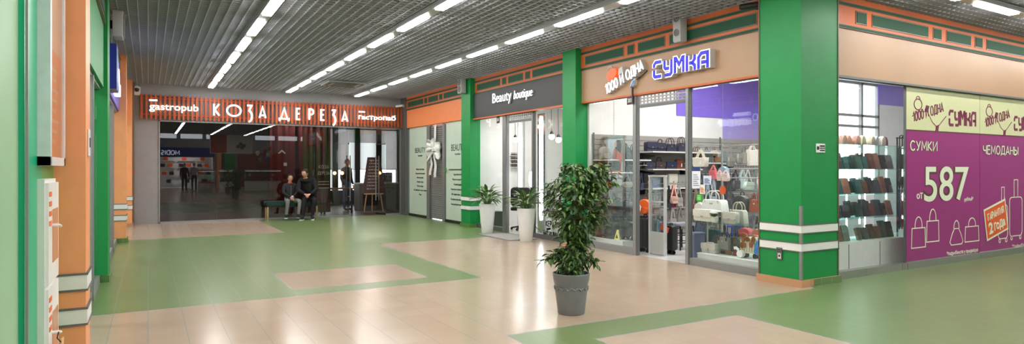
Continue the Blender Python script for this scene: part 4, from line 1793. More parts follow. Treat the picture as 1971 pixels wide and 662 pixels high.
    for i in range(11):
        la = -.25 + (HP + .25) * i / 10
        for q in range(24):
            lo = 2 * PI * q / 24
            x, y, z = math.cos(la) * math.cos(lo), math.cos(la) * math.sin(lo), math.sin(la)
            front_ = max(0, -y)
            lift = 0
            if front_ > .25 and z < .62:
                kx = (front_ - .25) / .75
                z2 = z + (0.62 - z) * min(1, kx * 2.2)
                z = z2
                cc = math.sqrt(max(0, 1 - z * z))
                n_ = math.hypot(x, y) or 1
                x, y = x / n_ * cc, y / n_ * cc
            hr.v.append(tuple(M @ Vector((x * .084 * k, (y * .104 + .006) * k, z * .128 * k))))
    for i in range(10):
        for q in range(24):
            hr.f.append([i * 24 + q, i * 24 + (q + 1) % 24, (i + 1) * 24 + (q + 1) % 24, (i + 1) * 24 + q])
            hr.mi.append(0)
    if hair == 'long':
        hr.prism([(x_, z_) for x_, z_ in rrect(.17 * k, .30 * k, .06 * k, 0, -.25 * k)], [(.0 * k, .9), (.03 * k, 1), (.085 * k, 1), (.115 * k, .85)])
    elif hair == 'bun':
        hr.ball((0, .10 * k, .07 * k), .045 * k, 12, 8)
    hr.build('hair', cols[4], t, ang=60)
    return t


SIT = {'pelvis': (0, 0, .55), 'belly': (0, .0, .72), 'chest': (0, .01, .95), 'neck': (0, -.0, 1.10), 'head': (0, -.03, 1.19)}
for s_, q in (('L', 1), ('R', -1)):
    SIT.update({'sh' + s_: (q * .17, .01, 1.03), 'el' + s_: (q * .22, -.08, .80), 'wr' + s_: (q * .08, -.27, .72), 'hip' + s_: (q * .10, -.04, .53), 'kn' + s_: (q * .13, -.44, .55), 'an' + s_: (q * .12, -.45, .10), 'toe' + s_: (q * .13, -.56, .055)})
STAND = {'pelvis': (0, 0, .95), 'belly': (0, 0, 1.10), 'chest': (0, .01, 1.32), 'neck': (0, 0, 1.47), 'head': (0, -.02, 1.55)}
for s_, q in (('L', 1), ('R', -1)):
    STAND.update({'sh' + s_: (q * .18, .01, 1.39), 'el' + s_: (q * .24, .02, 1.12), 'wr' + s_: (q * .24, -.06, .88), 'hip' + s_: (q * .095, 0, .90), 'kn' + s_: (q * .10, -.01, .49), 'an' + s_: (q * .10, .02, .09), 'toe' + s_: (q * .115, -.10, .055)})

m_skin = mat('skin', (206, 156, 130), .5, var=.06)
m_bjack = mat('black_jacket', (24, 24, 26), .75, var=.3, scale=12, bump=.3)
m_gjean = mat('grey_jeans', (122, 124, 122), .8, var=.15, scale=25)
m_shoe = mat('black_shoe', (22, 22, 24), .5)
boyJ = dict(SIT)
boyJ.update({'wrL': (.03, -.30, .68), 'wrR': (-.05, -.29, .66), 'knL': (.20, -.46, .55), 'anL': (.15, -.46, .10), 'toeL': (.17, -.57, .055), 'knR': (-.17, -.45, .56), 'anR': (-.20, -.40, .10), 'toeR': (-.24, -.50, .055)})
boy = person('seated boy in a black jacket with red collar and grey jeans on the green bench', (3.30, 17.57, .055), .05, boyJ, .84,
             [m_skin, m_bjack, m_gjean, m_shoe, mat('brown_hair', (50, 36, 28), .7, var=.2)], head_yaw=.1)
a = MB()
a.lathe([(.060, 0), (.066, .012), (.060, .035), (.052, .038)], 18, (0, -.0, .905))
a.build('collar', mat('red_collar', (176, 52, 34), .7), boy)
a = MB()
a.prism(rrect(.05, .026, .008, -.0, .0), [(-.01, 1), (0, 1)])
a.M = Matrix()
a.v = [(x - .02, y - .335, z + .575) for x, y, z in a.v]
a.build('phone', mat('pale_phone', (215, 218, 225), .3), boy)

adJ = dict(SIT)
adJ.update({'chest': (-.05, -.10, .95), 'belly': (-.02, -.03, .74), 'neck': (-.08, -.17, 1.09), 'head': (-.10, -.21, 1.17), 'shL': (.13, -.08, 1.04), 'shR': (-.23, -.12, 1.03),
            'elL': (.21, -.25, .80), 'elR': (-.27, -.28, .80), 'wrL': (.05, -.45, .70), 'wrR': (-.10, -.46, .70), 'knL': (.16, -.44, .54), 'anL': (.10, -.42, .10), 'toeL': (.11, -.54, .055),
            'knR': (-.10, -.45, .54), 'anR': (-.14, -.46, .10), 'toeR': (-.17, -.57, .055)})
ad = person('dark-haired adult in a big black coat leaning towards the boy on the bench', (3.80, 17.56, .0), -.25, adJ, 1.0,
            [m_skin, mat('black_coat', (14, 14, 15), .85, var=.3, scale=10, bump=.4), mat('black_trousers', (16, 16, 18), .8), m_shoe, mat('black_hair', (18, 15, 14), .6, var=.3)],
            hair='bun', head_yaw=-.55, head_pitch=.25, coat=True)

a = MB()
nk = MB(Matrix.Translation((-.08, -.155, 1.085)) @ Matrix.Rotation(.5, 4, 'X'))
nk.tube([(.115 * math.cos(q), .105 * math.sin(q), .012 * math.sin(2 * q)) for q in [i * PI / 12 for i in range(24)]], .042, 9, closed=True)
nk.build('hood_collar', mat('black_fur', (12, 12, 13), .95, var=.4, scale=60, bump=.8), ad)
a = MB()
a.strap([(.0, -.085, .60), (.005, -.098, .74), (.005, -.100, .86)], .014, .006, axis=(0, 1, 0))
a.build('zip', m_alu_d, boy)

# ================================================================ PUB FRONT AND INTERIOR
pf = struct('window_30', (.235, YB, 0))
a = MB()
a.box(-.005, -.03, 0, .022, .05, 2.575)
a.box(6.285, -.03, 0, 6.31, .05, 2.575)
a.box(0, -.03, 2.545, 6.3, .05, 2.575)
a.box(0, -.03, 0, 4.75, .05, .045)
a.box(5.85, -.03, 0, 6.3, .05, .045)
a.build('frame', m_alu, pf, smooth=False)
for x0, x1 in ((.025, 1.30), (1.305, 2.56), (2.565, 3.7), (3.705, 4.745), (5.86, 6.28)):
    a = MB()
    a.box(x0, .005, .045, x1, .015, 2.545)
    a.build('pane', g_pub, pf, smooth=False)
a = MB()
a.box(4.75, .005, 2.12, 5.855, .015, 2.545)
a.build('transom', g_pub, pf, smooth=False)
for x, ang, lab in ((4.99, 1.32, 'left'), (6.08, PI - 1.35, 'right')):
    dr = tag(empty('door_1' if lab == 'left' else 'door_2', (x, YB + .02, 0), ang), kind='structure')
    a = MB()
    a.box(.0, -.005, .04, .53, .005, 2.10)
    a.build('glass_leaf', g_door, dr, smooth=False)
    a = MB()
    a.box(0, -.012, .0, .53, .012, .05)
    a.box(0, -.012, 2.09, .53, .012, 2.12)
    a.build('rail', m_dark, dr, smooth=False)
    for s_ in (-1, 1):
        a = MB()
        a.cyl((.46, s_ * .05, .42), (.46, s_ * .05, 1.76), .017, 10)
        for z in (.55, 1.62):
            a.cyl((.46, 0, z), (.46, s_ * .05, z), .012, 8)
        a.build('handle', m_steel, dr)

wall('wall_pub_back', [(-.4, 24.0, 0, 5.2, 24.1, 3.6), (5.2, 24.0, 0, 9.6, 24.1, .55), (5.2, 24.0, 2.95, 9.6, 24.1, 3.6)] + [(5.2 + i * .85, 23.9, .5, 5.4 + i * .85, 24.1, 3.0) for i in range(6)], m_dark)
wall('wall_pub_right', [(9.5, 17.75, 0, 9.6, 24.1, 3.6)], m_dark)
wall('ceiling_pub', [(-.4, 18.05, 3.2, 9.6, 24.1, 3.3)], m_dark)
m_blind = mat('blind_cloth', (205, 206, 204), .7, var=.03)
m_blind.node_tree.nodes['Principled BSDF'].inputs['Transmission Weight'].default_value = .0
_tl = m_blind.node_tree.nodes.new('ShaderNodeBsdfTranslucent')
_tl.inputs[0].default_value = (.8, .8, .78, 1)
_ms = m_blind.node_tree.nodes.new('ShaderNodeMixShader')
_ms.inputs[0].default_value = .6
m_blind.node_tree.links.new(m_blind.node_tree.nodes['Principled BSDF'].outputs[0], _ms.inputs[1])
m_blind.node_tree.links.new(_tl.outputs[0], _ms.inputs[2])
m_blind.node_tree.links.new(_ms.outputs[0], m_blind.node_tree.nodes['Material Output'].inputs[0])
wb2 = struct('window_31', (5.2, 24.02, .55))
for i in range(5):
    a = MB()
    a.box(.2 + i * .85, .03, 0, .85 + i * .85, .04, 2.4)
    a.build('pane', g_shop, wb2, smooth=False)
    bt = thing('roller_blind', 'pale roller blind on the pub back window, %s from the burgundy panels' % ['first', 'second', 'third', 'fourth', 'fifth'][i], 'blind', (5.4 + i * .85, 23.96, 1.35), 0, 'pub roller blinds')
    a = MB()
    a.box(0, 0, .0, .65, .006, 1.55)
    a.build('cloth', m_blind, bt, smooth=False)
    a = MB()
    a.cyl((0, -.0, 1.56), (.65, -.0, 1.56), .03, 10)
    a.cyl((0, 0, 0), (.65, 0, 0), .012, 8)
    a.build('roller', m_grey, bt)

# burgundy panels with white marks
for i, (x0, x1, mark, lab) in enumerate(((2.95, 3.62, 'caret', 'burgundy panel with a white caret mark behind the pub glass'), (3.70, 4.10, None, 'plain burgundy panel behind the adult on the bench'), (4.18, 4.62, 'words', 'burgundy panel with white КОЗА ДЕРЕЗА lettering inside the pub'))):
    t = thing('cloth_banner', lab, 'banner', (x0, 18.55, 0), 0, 'burgundy pub panels')
    a = MB()
    N = 10
    w = x1 - x0
    vs = []
    for j in range(N + 1):
        vs += [(w * j / N, .03 * math.sin(j * 1.7), .1), (w * j / N, .03 * math.sin(j * 1.7), 2.6)]
    a.add(vs, [(2 * j, 2 * j + 2, 2 * j + 3, 2 * j + 1) for j in range(N)])
    a.build('cloth', mat('burgundy_cloth', (92, 34, 34), .75, var=.2, scale=4), t)
    a = MB()
    if mark == 'caret':
        a.stroke([(.22, 1.80), (.31, 1.88), (.40, 1.80)], .03, -.05, -.045)
        a.prism(rrect(.09, .09, .005, .40, 1.45), [(-.05, 1), (-.045, 1)])
    elif mark:
        letters(a, 'КОЗА', .09, .24, 1.38, .14, -.05, -.045, width=.28)
        letters(a, 'ДЕРЕЗА', .085, .24, 1.20, .14, -.05, -.045, width=.34)
        for z in (.98, .9, .80):
            a.box(.08, -.05, z, .40, -.045, z + .025)
    if mark:
        a.build('marking', m_inwhite, t, smooth=False)
t = thing('curtain_rod', 'dark rod carrying the burgundy panels inside the pub', 'rod', (2.9, 18.55, 2.62))
a = MB()
a.cyl((0, 0, 0), (1.95, 0, 0), .018, 10)
a.build('pole', m_dark, t)
a = MB()
for x in (.05, 1.0, 1.9):
    a.cyl((x, 0, 0), (x, 0, .58), .008, 6)
a.build('hanger', m_dark, t)

# easel with the menu board
t = thing('menu_easel', 'pale wooden easel with a dark menu board in the pub doorway', 'easel', (6.17, 19.35, 0), -.2)
a = MB()
a.tube([(-.30, -.10, 0), (-.06, .03, 1.65)], .02, 8)
a.tube([(.30, -.10, 0), (.06, .03, 1.65)], .02, 8)
a.build('front_leg', mat('pine', (206, 164, 116), .5, var=.12, scale=18), t)
a = MB()
a.tube([(0, .38, 0), (0, .05, 1.6)], .018, 8)
a.build('rear_leg', mat('pine', (206, 164, 116)), t)
a = MB()
a.box(-.30, -.11, .56, .30, -.03, .60)
a.build('ledge', mat('pine', (206, 164, 116)), t, smooth=False)
a = MB(Matrix.Translation((0, -.09, .60)) @ Matrix.Rotation(-.11, 4, 'X'))
a.prism([(-.36, 0), (.36, 0), (.22, 1.14), (-.18, 1.14)], [(-.012, 1), (.012, 1)])
bd = a.build('menu_board', mat('board_brown', (74, 36, 30), .5, var=.1), t, smooth=False)
a = MB(Matrix.Translation((0, -.09, .60)) @ Matrix.Rotation(-.11, 4, 'X'))
rr_ = random.Random(5)
for i, s_ in enumerate(['МЕНЮ', 'САЛАТЫ', 'СУПЫ', 'БУРГЕРЫ', 'СТЕЙКИ', 'РЫБА', 'ДЕСЕРТЫ', 'НАПИТКИ', 'ПИВО', 'ВИНО']):
    w = .30 if i else .14
    fit_text(a, s_, -.12 - .01 * i, -.12 - .01 * i + w, 1.02 - i * .1, 1.06 - i * .1, -.016, -.013)
a.build('writing', m_inwhite, bd, smooth=False)

# counter, fridge, lamp, standing guest
t = thing('bar_counter', 'grey pub counter with a louvred front panel behind the open door', 'counter', (6.0, 20.3, 0))
a = MB()
a.box(0, 0, 0, 2.2, .6, .86)
a.build('cabinet', paint((104, 104, 104), .5), t, smooth=False)
a = MB()
a.box(-.03, -.03, .86, 2.23, .63, .90)
a.build('worktop', paint((168, 168, 166), .35), t, smooth=False)
a = MB()
for i in range(9):
    a.box(.12, -.015, .16 + i * .045, .62, 0, .19 + i * .045)
a.build('louvre', m_dark, t, smooth=False)
t = thing('coffee_machine', 'boxy dark coffee machine standing on the grey pub counter', 'coffee machine', (6.7, 20.5, .90))
a = MB()
a.prism(rrect(.5, .34, .03, .25), [(0, .97), (.02, 1), (.34, 1)])
a.build('body', paint((92, 88, 88), .35), t)
a = MB()
a.box(.04, -.05, .0, .46, .0, .03)
a.box(.04, -.02, .24, .46, 0, .3)
a.build('tray', m_steel, t, smooth=False)
a = MB()
for x in (.15, .33):
    a.cyl((x, -.03, .17), (x, -.03, .24), .03, 10)
    a.tube([(x, -.03, .19), (x, -.13, .17)], .012, 6)
a.build('group_head', m_steel, t)
t = thing('desk_lamp', 'white arched lamp standing on the grey pub counter', 'lamp', (6.3, 20.55, .90))
a = MB()
a.lathe([(.001, 0), (.07, 0), (.07, .015), (.012, .02), (.001, .02)], 16)
a.tube([(0, 0, .02), (0, 0, .5), (.05, 0, .58), (.14, 0, .58), (.17, 0, .5)], .011, 8)
a.build('stand', m_white, t)
a = MB()
a.lathe([(.03, .5), (.085, .40), (.08, .40), (.025, .49)], 18, (.17, 0, 0))
a.build('shade', m_white, t)
m_warm = mat('warm_bulb', (255, 176, 92), .4, emit=26, var=0)
for i, x in enumerate((4.95, 5.18)):
    t = thing('table_lamp', ['warm glowing globe lamp on the pub table nearer the burgundy panels', 'warm glowing globe lamp on the pub table nearer the door'][i], 'lamp', (x, 19.35, .78), 0, 'glowing table lamps')
    a = MB()
    a.lathe([(.001, 0), (.06, 0), (.06, .012), (.009, .02), (.009, .40), (.02, .41), (.001, .41)], 14)
    a.build('stem', mat('brass', (180, 130, 60), .3, .9), t)
    a = MB()
    a.ball((0, 0, .455), .05)
    a.build('globe', m_warm, t)
t = thing('pub_table', 'brown pub table carrying the two glowing lamps', 'table', (4.55, 19.15, 0))
a = MB()
a.box(0, 0, .74, .95, .5, .78)
a.build('tabletop', mat('table_wood', (140, 84, 48), .4, var=.15, scale=10), t, smooth=False)
for x in (.06, .89):
    for y in (.06, .44):
        a = MB()
        a.box(x - .025, y - .025, 0, x + .025, y + .025, .74)
        a.build('leg', m_dark, t, smooth=False)
person('standing guest in a dark jacket and blue jeans inside the pub', (5.56, 20.2, 0), .6, STAND, .97,
       [m_skin, mat('dark_jacket', (30, 28, 28), .8), mat('blue_jeans', (60, 96, 150), .8, var=.12), m_shoe, mat('brown_hair', (50, 36, 28))])

# ================================================================ BAG SHOP STOCK
m_gold = mat('clasp_metal', (196, 186, 160), .3, .9)
m_tagw = mat('price_tag', (236, 238, 240), .5)
m_shelf = paint((206, 205, 200), .45)
m_rack = mat('black_rack', (34, 34, 36), .4, .4)
m_wheel = mat('rubber', (24, 24, 25), .6)
OR_TAG = mat('tag_orange', (238, 92, 40), .5)
GREEN_ST = (60, 160, 60)


def shade(c, k):
    return tuple(max(0, min(255, int(x * k))) for x in c)


def arch(w, h, d, n=12, flat=.0):
    return [(w * math.cos(PI - PI * i / n), d, h * math.sin(PI * i / n)) for i in range(n + 1)]


def handles(t, w, h, hh, d, col, spread_=.3, name='handle', r=.008):
    for y in (-d * .3, d * .3):
        a = MB()
        n = 12
        pts = [(-w * spread_, y, h * .86)] + [(w * spread_ * math.cos(PI - PI * i / n), y, h + (hh - h) * (math.sin(PI * i / n) ** .7)) for i in range(n + 1)] + [(w * spread_, y, h * .86)]
        a.tube(pts, r, 7)
        a.build(name, leather(col), t)


def b_handbag(t, w, h, hh, col, col2):
    d = min(.16, max(.07, w * .38))
    a = MB()
    a.prism([(-w * .5, .0), (w * .5, 0), (w * .5, h * .12), (w * .43, h * .9), (w * .36, h), (-w * .36, h), (-w * .43, h * .9), (-w * .5, h * .12)],
            [(-d / 2, (.94, .93)), (-d / 2 + .015, 1), (d / 2 - .015, 1), (d / 2, (.94, .93))])
    a.build('body', leather(col), t, ang=50)
    handles(t, w, h, hh, d, col2)
    a = MB()
    a.box(-w * .07, -d / 2 - .008, h * .62, w * .07, -d / 2, h * .74)
    a.build('clasp', m_gold, t, smooth=False)
    a = MB()
    for s_ in (-1, 1):
        a.tube([(s_ * w * .3, -d / 2 - .003, h * .98), (s_ * w * .3, -d / 2 - .003, h * .72)], .009, 6)
    a.build('handle_tab', leather(col2), t)


def b_flap(t, w, h, hh, col, col2, depth=None):
    d = depth or min(.15, max(.07, w * .36))
    a = MB()
    a.prism(rrect(w, h, min(.03, h * .2)), [(-d / 2, .96), (-d / 2 + .012, 1), (d / 2 - .012, 1), (d / 2, .96)])
    a.build('body', leather(col), t, ang=50)
    a = MB()
    a.prism([(-w * .49, h * .45), (-w * .40, h * .36), (w * .40, h * .36), (w * .49, h * .45), (w * .495, h * .97), (w * .46, h * 1.01), (-w * .46, h * 1.01), (-w * .495, h * .97)],
            [(-d / 2 - .014, .985), (-d / 2 - .008, 1), (-d / 2 + .01, 1)])
    a.build('flap', leather(shade(col, 1.08)), t, ang=50)
    a = MB()
    a.prism(rrect(w * .12, h * .12, .006, 0, h * .36), [(-d / 2 - .022, .9), (-d / 2 - .012, 1)])
    a.build('clasp', m_gold, t)
    if hh > h * 1.05:
        a = MB()
        n = 12
        a.tube([(-w * .22, 0, h * .97)] + [(w * .22 * math.cos(PI - PI * i / n), 0, h + (hh - h) * (math.sin(PI * i / n) ** .6)) for i in range(n + 1)] + [(w * .22, 0, h * .97)], .009, 7)
        a.build('handle', leather(col2), t)


def b_backpack(t, w, h, hh, col, col2):
    d = min(.18, w * .5)
    out = [(-w * .5, h * .06), (-w * .44, 0), (w * .44, 0), (w * .5, h * .06), (w * .5, h * .62)] + [(w * .5 * math.cos(PI * i / 12), h * .62 + h * .38 * math.sin(PI * i / 12)) for i in range(1, 12)] + [(-w * .5, h * .62)]
    a = MB()
    a.prism(out, [(-d / 2, .86), (-d / 2 + .02, .96), (0, 1), (d / 2 - .02, .97), (d / 2, .9)])
    a.build('body', leather(col), t, ang=60)
    a = MB()
    a.prism(rrect(w * .78, h * .42, .04, 0, h * .05), [(-d / 2 - .035, .88), (-d / 2 - .02, .97), (-d / 2 + .01, 1)])
    a.build('pocket', leather(col2), t, ang=60)
    a = MB()
    a.tube([(-w * .12, .0, h * .97)] + [(w * .12 * math.cos(PI - PI * i / 10), 0, h * .98 + max(.03, hh - h) * math.sin(PI * i / 10)) for i in range(11)] + [(w * .12, 0, h * .97)], .008, 7)
    a.build('handle', leather(shade(col, .6)), t)
    a = MB()
    a.tube([(w * .46 * math.cos(PI * i / 14), -d * .26, h * .60 + h * .36 * math.sin(PI * i / 14)) for i in range(15)], .005, 5)
    a.build('zip', m_gold, t)


def b_tote(t, w, h, hh, col, col2):
    d = min(.13, w * .35)
    a = MB()
    a.prism([(-w * .42, 0), (w * .42, 0), (w * .46, h * .06), (w * .5, h), (w * .2, h * .97), (-w * .2, h * .97), (-w * .5, h), (-w * .46, h * .06)],
            [(-d / 2, (.95, .95)), (-d / 2 + .02, 1), (d / 2 - .02, 1), (d / 2, .95)])
    a.build('body', leather(col), t, ang=50)
    for y in (-d * .35, d * .35):
        a = MB()
        n = 10
        pts = [(-w * .28, y, h * .7), (-w * .27, y, h)] + [(w * .27 * math.cos(PI - PI * i / n) * (1 - .55 * math.sin(PI * i / n)), y * .5, h + (hh - h) * math.sin(PI * i / n)) for i in range(n + 1)] + [(w * .27, y, h), (w * .28, y, h * .7)]
        a.strap(pts, .022, .005)
        a.build('strap', leather(col2), t)
    a = MB()
    a.prism([(w * .12, h * .25), (w * .25, h * .25), (w * .25, h * .62), (w * .12, h * .62)], [(-d / 2 - .012, 1), (-d / 2 - .008, 1)])
    a.build('price_tag', m_tagw, t, smooth=False)


def b_shoulder(t, w, h, hh, col, col2):
    """soft bag hanging by a long strap from a hook"""
    d = min(.11, w * .4)
    a = MB()
    a.prism([(-w * .46, h * .08), (-w * .36, 0), (w * .36, 0), (w * .46, h * .08), (w * .5, h * .5), (w * .40, h * .96), (w * .2, h), (-w * .2, h), (-w * .40, h * .96), (-w * .5, h * .5)],
            [(-d / 2, .86), (-d / 2 + .02, .97), (0, 1), (d / 2, .88)])
    a.build('body', leather(col), t, ang=60)
    a = MB()
    a.strap([(-w * .42, 0, h * .88), (-w * .2, 0, (h + hh) / 2), (-.006, 0, hh), (.006, 0, hh), (w * .2, 0, (h + hh) / 2), (w * .42, 0, h * .88)], .024, .006)
    a.build('strap', leather(col2), t)
    a = MB()
    a.prism([(-w * .42, h * .55), (w * .42, h * .55), (w * .36, h * .98), (-w * .36, h * .98)], [(-d / 2 - .01, .97), (-d / 2 + .02, 1)])
    a.build('flap', leather(shade(col, .92)), t, ang=50)


def b_suitcase(t, w, h, hh, col, col2, soft=False):
    d = w * .62
    a = MB()
    wz = .06
    out = rrect(w, h - wz, min(.07, w * .2), 0, wz)
    a.prism(out, [(-d / 2, .93), (-d / 2 + .02, .985), (-d / 2 + .05, 1), (d / 2 - .05, 1), (d / 2 - .02, .985), (d / 2, .93)])
    a.build('shell', leather(col) if soft else plast(col), t, ang=50)
    a = MB()
    if soft:
        a.prism(rrect(w * .8, (h - wz) * .36, .03, 0, wz + h * .06), [(-d / 2 - .03, .93), (-d / 2 - .015, 1), (-d / 2 + .01, 1)])
        a.prism(rrect(w * .8, (h - wz) * .36, .03, 0, wz + h * .50), [(-d / 2 - .025, .93), (-d / 2 - .012, 1), (-d / 2 + .01, 1)])
        a.build('pocket', leather(shade(col, 1.15)), t, ang=50)
    else:
        for i in range(6):
            x = -w * .36 + i * w * .144
            a.tube([(x, -d / 2 - .001, wz + h * .09), (x, -d / 2 - .001, h * .91)], .008, 6)
        a.build('rib', plast(shade(col, .85)), t)
    a = MB()
    a.tube([(-w * .14, 0, h - .004), (-w * .12, 0, h + .025), (w * .12, 0, h + .025), (w * .14, 0, h - .004)], .010, 7)
    a.build('carry_handle', plast(col2), t)
    for sx in (-1, 1):
        for sy in (-1, 1):
            a = MB()
            x, y = sx * (w / 2 - .05), sy * (d / 2 - .05)
            for e in (-.012, .012):
                a.tube([(x + e - .006, y, .03), (x + e + .006, y, .03)], .03, 12)
            a.tube([(x, y, .03), (x, y, .075)], .014, 8)
            a.build('wheel', m_wheel, t)
    if hh > h + .05:
        a = MB()
        for sx in (-1, 1):
            a.tube([(sx * w * .2, d * .3, h - .02), (sx * w * .2, d * .3, hh)], .009, 8)
        a.tube([(-w * .24, d * .3, hh), (w * .24, d * .3, hh)], .014, 8)
        a.build('pull_handle', m_steel if col2 != (30, 70, 200) else plast(col2), t)


def b_pouch(t, w, h, hh, col, col2):
    d = w * .45
    a = MB()
    a.prism([(-w * .5, 0), (w * .5, 0), (w * .46, h * .6), (w * .2, h * .94), (0, h), (-w * .2, h * .94), (-w * .46, h * .6)], [(-d / 2, (.9, .8)), (-d / 4, .97), (0, 1), (d / 4, .97), (d / 2, (.9, .8))])
    a.build('body', leather(col), t, ang=60)
    a = MB()
    a.tube([(-w * .38, 0, h * .74), (0, 0, h * 1.01), (w * .38, 0, h * .74)], .005, 6)
    a.build('zip', leather(col2), t)


def b_wallet(t, w, h, hh, col, col2):
    M = Matrix.Rotation(-.28, 4, 'X')
    a = MB(M)
    a.prism(rrect(w, h, .008), [(-.016, .96), (-.012, 1), (.010, 1), (.014, .96)])
    a.build('body', leather(col), t, ang=50)
    a = MB(M)
    a.prism(rrect(w * .99, h * .5, .008, 0, h * .5), [(-.021, .97), (-.018, 1), (-.012, 1)])
    a.build('flap', leather(shade(col, 1.12)), t, ang=50)
    a = MB()
    a.box(-w * .4, -.02, -.002, w * .4, .05, .004)
    a.box(-w * .4, .03, .0, w * .4, .036, h * .6)
    a.build('display_stand', g_edge, t, smooth=False)


KIND = {'handbag': (b_handbag, 'handbag'), 'flap': (b_flap, 'flap_bag'), 'backpack': (b_backpack, 'backpack'), 'tote': (b_tote, 'tote_bag'),
        'shoulder': (b_shoulder, 'shoulder_bag'), 'case': (b_suitcase, 'suitcase'), 'pouch': (b_pouch, 'pouch'), 'wallet': (b_wallet, 'wallet')}
CAT = {'handbag': 'handbag', 'flap': 'handbag', 'backpack': 'backpack', 'tote': 'tote bag', 'shoulder': 'shoulder bag', 'case': 'suitcase', 'pouch': 'pouch', 'wallet': 'wallet'}


def stock(kind, u0, u1, vt, vh, vb, plane, val, rz, col, col2, label, group=None, zb=None, **kw):
    """u0..u1 and vb: width and base seen in the photograph; vt: top of handle or strap; vh: top of body.
    plane 'Y'/'X' with its value: where it stands"""
    f = ony if plane == 'Y' else onx
    um = (u0 + u1) / 2
    a0, a1, am = f(u0, vb, val)[0], f(u1, vb, val)[0], f(um, vb, val)
    w = abs(a1 - a0)
    z = am[1] if zb is None else zb
    h = f(um, vh, val)[1] - z
    hh = f(um, vt, val)[1] - z
    h = max(h, .05)
    loc = (am[0], val, z) if plane == 'Y' else (val, am[0], z)
    fn, nm = KIND[kind]
    # turned things show a narrower face
    if plane == 'X':
        # facing the corridor: view angle to -x
        pass
    t = thing(nm, label, CAT[kind], loc, rz, group)
    fn(t, w, h, hh, col, col2, **kw)
    return t


NAVY, DKN = (38, 42, 62), (58, 44, 44)
BLK, GRY, LGR = (30, 30, 32), (122, 122, 116), (176, 174, 166)
W_ = (222, 220, 212)
YW = 8.55      # stock on the partition wall
# ---- shelves on the partition wall
def shelf(label, x0, x1, z, y0=8.36, y1=8.85, rail=False):
    t = thing('wall_shelf', label, 'shelf', (x0, y1, z))
    a = MB()
    a.box(0, y0 - y1, -.022, x1 - x0, 0, 0)
    a.build('board', m_shelf, t, smooth=False)
    for x in (.1, x1 - x0 - .12):
        a = MB()
        a.prism([(x, -.14), (x + .02, -.14), (x + .02, -.022), (x, -.022)], [(y0 - y1 + .08, (1, .2)), (0, 1)])
        a.build('bracket', m_dark, t, smooth=False)
    if rail:
        a = MB()
        a.cyl((0, y0 - y1 + .12, -.10), (x1 - x0, y0 - y1 + .12, -.10), .012, 10)
        for x in (.06, x1 - x0 - .06):
            a.cyl((x, y0 - y1 + .12, -.10), (x, y0 - y1 + .12, -.02), .008, 6)
        a.build('hanging_rail', m_steel, t)
    return t


zA = ony(1190, 307, YW)[1]
zB = ony(1280, 292, YW)[1]
zC = ony(1280, 325, YW)[1]
zD = ony(1280, 352, YW)[1]
shelf('pale wall shelf of backpacks behind the hanging lightbox poster', 6.78, 7.72, zA, rail=True)
shelf('pale wall shelf of navy handbags, upper one in the doorway', 7.76, 9.55, zB)
shelf('pale wall shelf of navy handbags, lower one in the doorway', 7.76, 9.0, zC)
shelf('pale wall shelf of backpacks behind the white tote', 9.0, 10.05, zC + .12)
shelf('pale wall shelf low in the doorway above the hanging straps', 7.76, 9.0, ony(1280, 361, YW)[1], rail=True)
t = thing('slatwall_panel', 'grey slatted display panel across the lower partition wall of the bag shop', 'panel', (6.78, 8.845, .1))
a = MB()
for i in range(20):
    a.box(0, -.016, i * .094, 6.9, 0, i * .094 + .086)
a.build('slat_board', paint((150, 147, 142), .5), t, smooth=False)
a = MB()
for x in (.0, 1.0, 3.2, 4.55):
    a.box(x, -.03, 0, x + .03, -.016, 1.9)
a.build('upright', m_alu_d, t, smooth=False)

for r_ in [
    ('backpack', 1155, 1172, 276, 282, 307, (150, 150, 144), (140, 140, 134), 'pale grey backpack on the wall shelf, mostly behind the lightbox poster'),
    ('backpack', 1198, 1212, 276, 281, 306, (66, 74, 66), (58, 66, 58), 'dark green backpack on the wall shelf beside the lightbox poster'),
    ('handbag', 1212, 1229, 278, 288, 306, NAVY, BLK, 'navy handbag on the wall shelf beside the dark green backpack'),
]:
    k, u0, u1, vt, vh, vb, c1, c2, lab = r_
    stock(k, u0, u1, vt, vh, vb, 'Y', YW, 0, c1, c2, lab, zb=zA)
for r_ in [
    ('flap', 1242, 1262, 273, 273, 290, NAVY, BLK, 'plain navy flap bag at the left end of the upper doorway shelf'),
    ('flap', 1262, 1279, 268, 275, 290, (44, 44, 60), DKN, 'navy bag with thin brown handle, second on the upper doorway shelf'),
    ('handbag', 1280, 1299, 266, 277, 291, NAVY, DKN, 'navy handbag with tall round handle on the upper doorway shelf'),
    ('handbag', 1303, 1319, 264, 275, 291, (46, 46, 64), DKN, 'navy handbag with double brown handles beside the doorway post'),
]:
    k, u0, u1, vt, vh, vb, c1, c2, lab = r_
    stock(k, u0, u1, vt, vh, vb, 'Y', YW, 0, c1, c2, lab, zb=zB)
for r_ in [
    ('flap', 1238, 1258, 306, 312, 324, (48, 52, 72), DKN, 'slate flap bag with arched handle at the left of the lower doorway shelf'),
    ('flap', 1259, 1278, 303, 311, 325, (66, 56, 58), DKN, 'brown and navy handbag, second on the lower doorway shelf'),
    ('flap', 1279, 1300, 311, 311, 325, (36, 44, 68), BLK, 'blue-black buckled satchel on the lower doorway shelf'),
    ('tote', 1300, 1313, 307, 308, 325, (120, 58, 44), (110, 50, 38), 'russet leather tote at the end of the lower doorway shelf'),
]:
    k, u0, u1, vt, vh, vb, c1, c2, lab = r_
    stock(k, u0, u1, vt, vh, vb, 'Y', YW, 0, c1, c2, lab, zb=zC)
zE = ony(1280, 361, YW)[1]
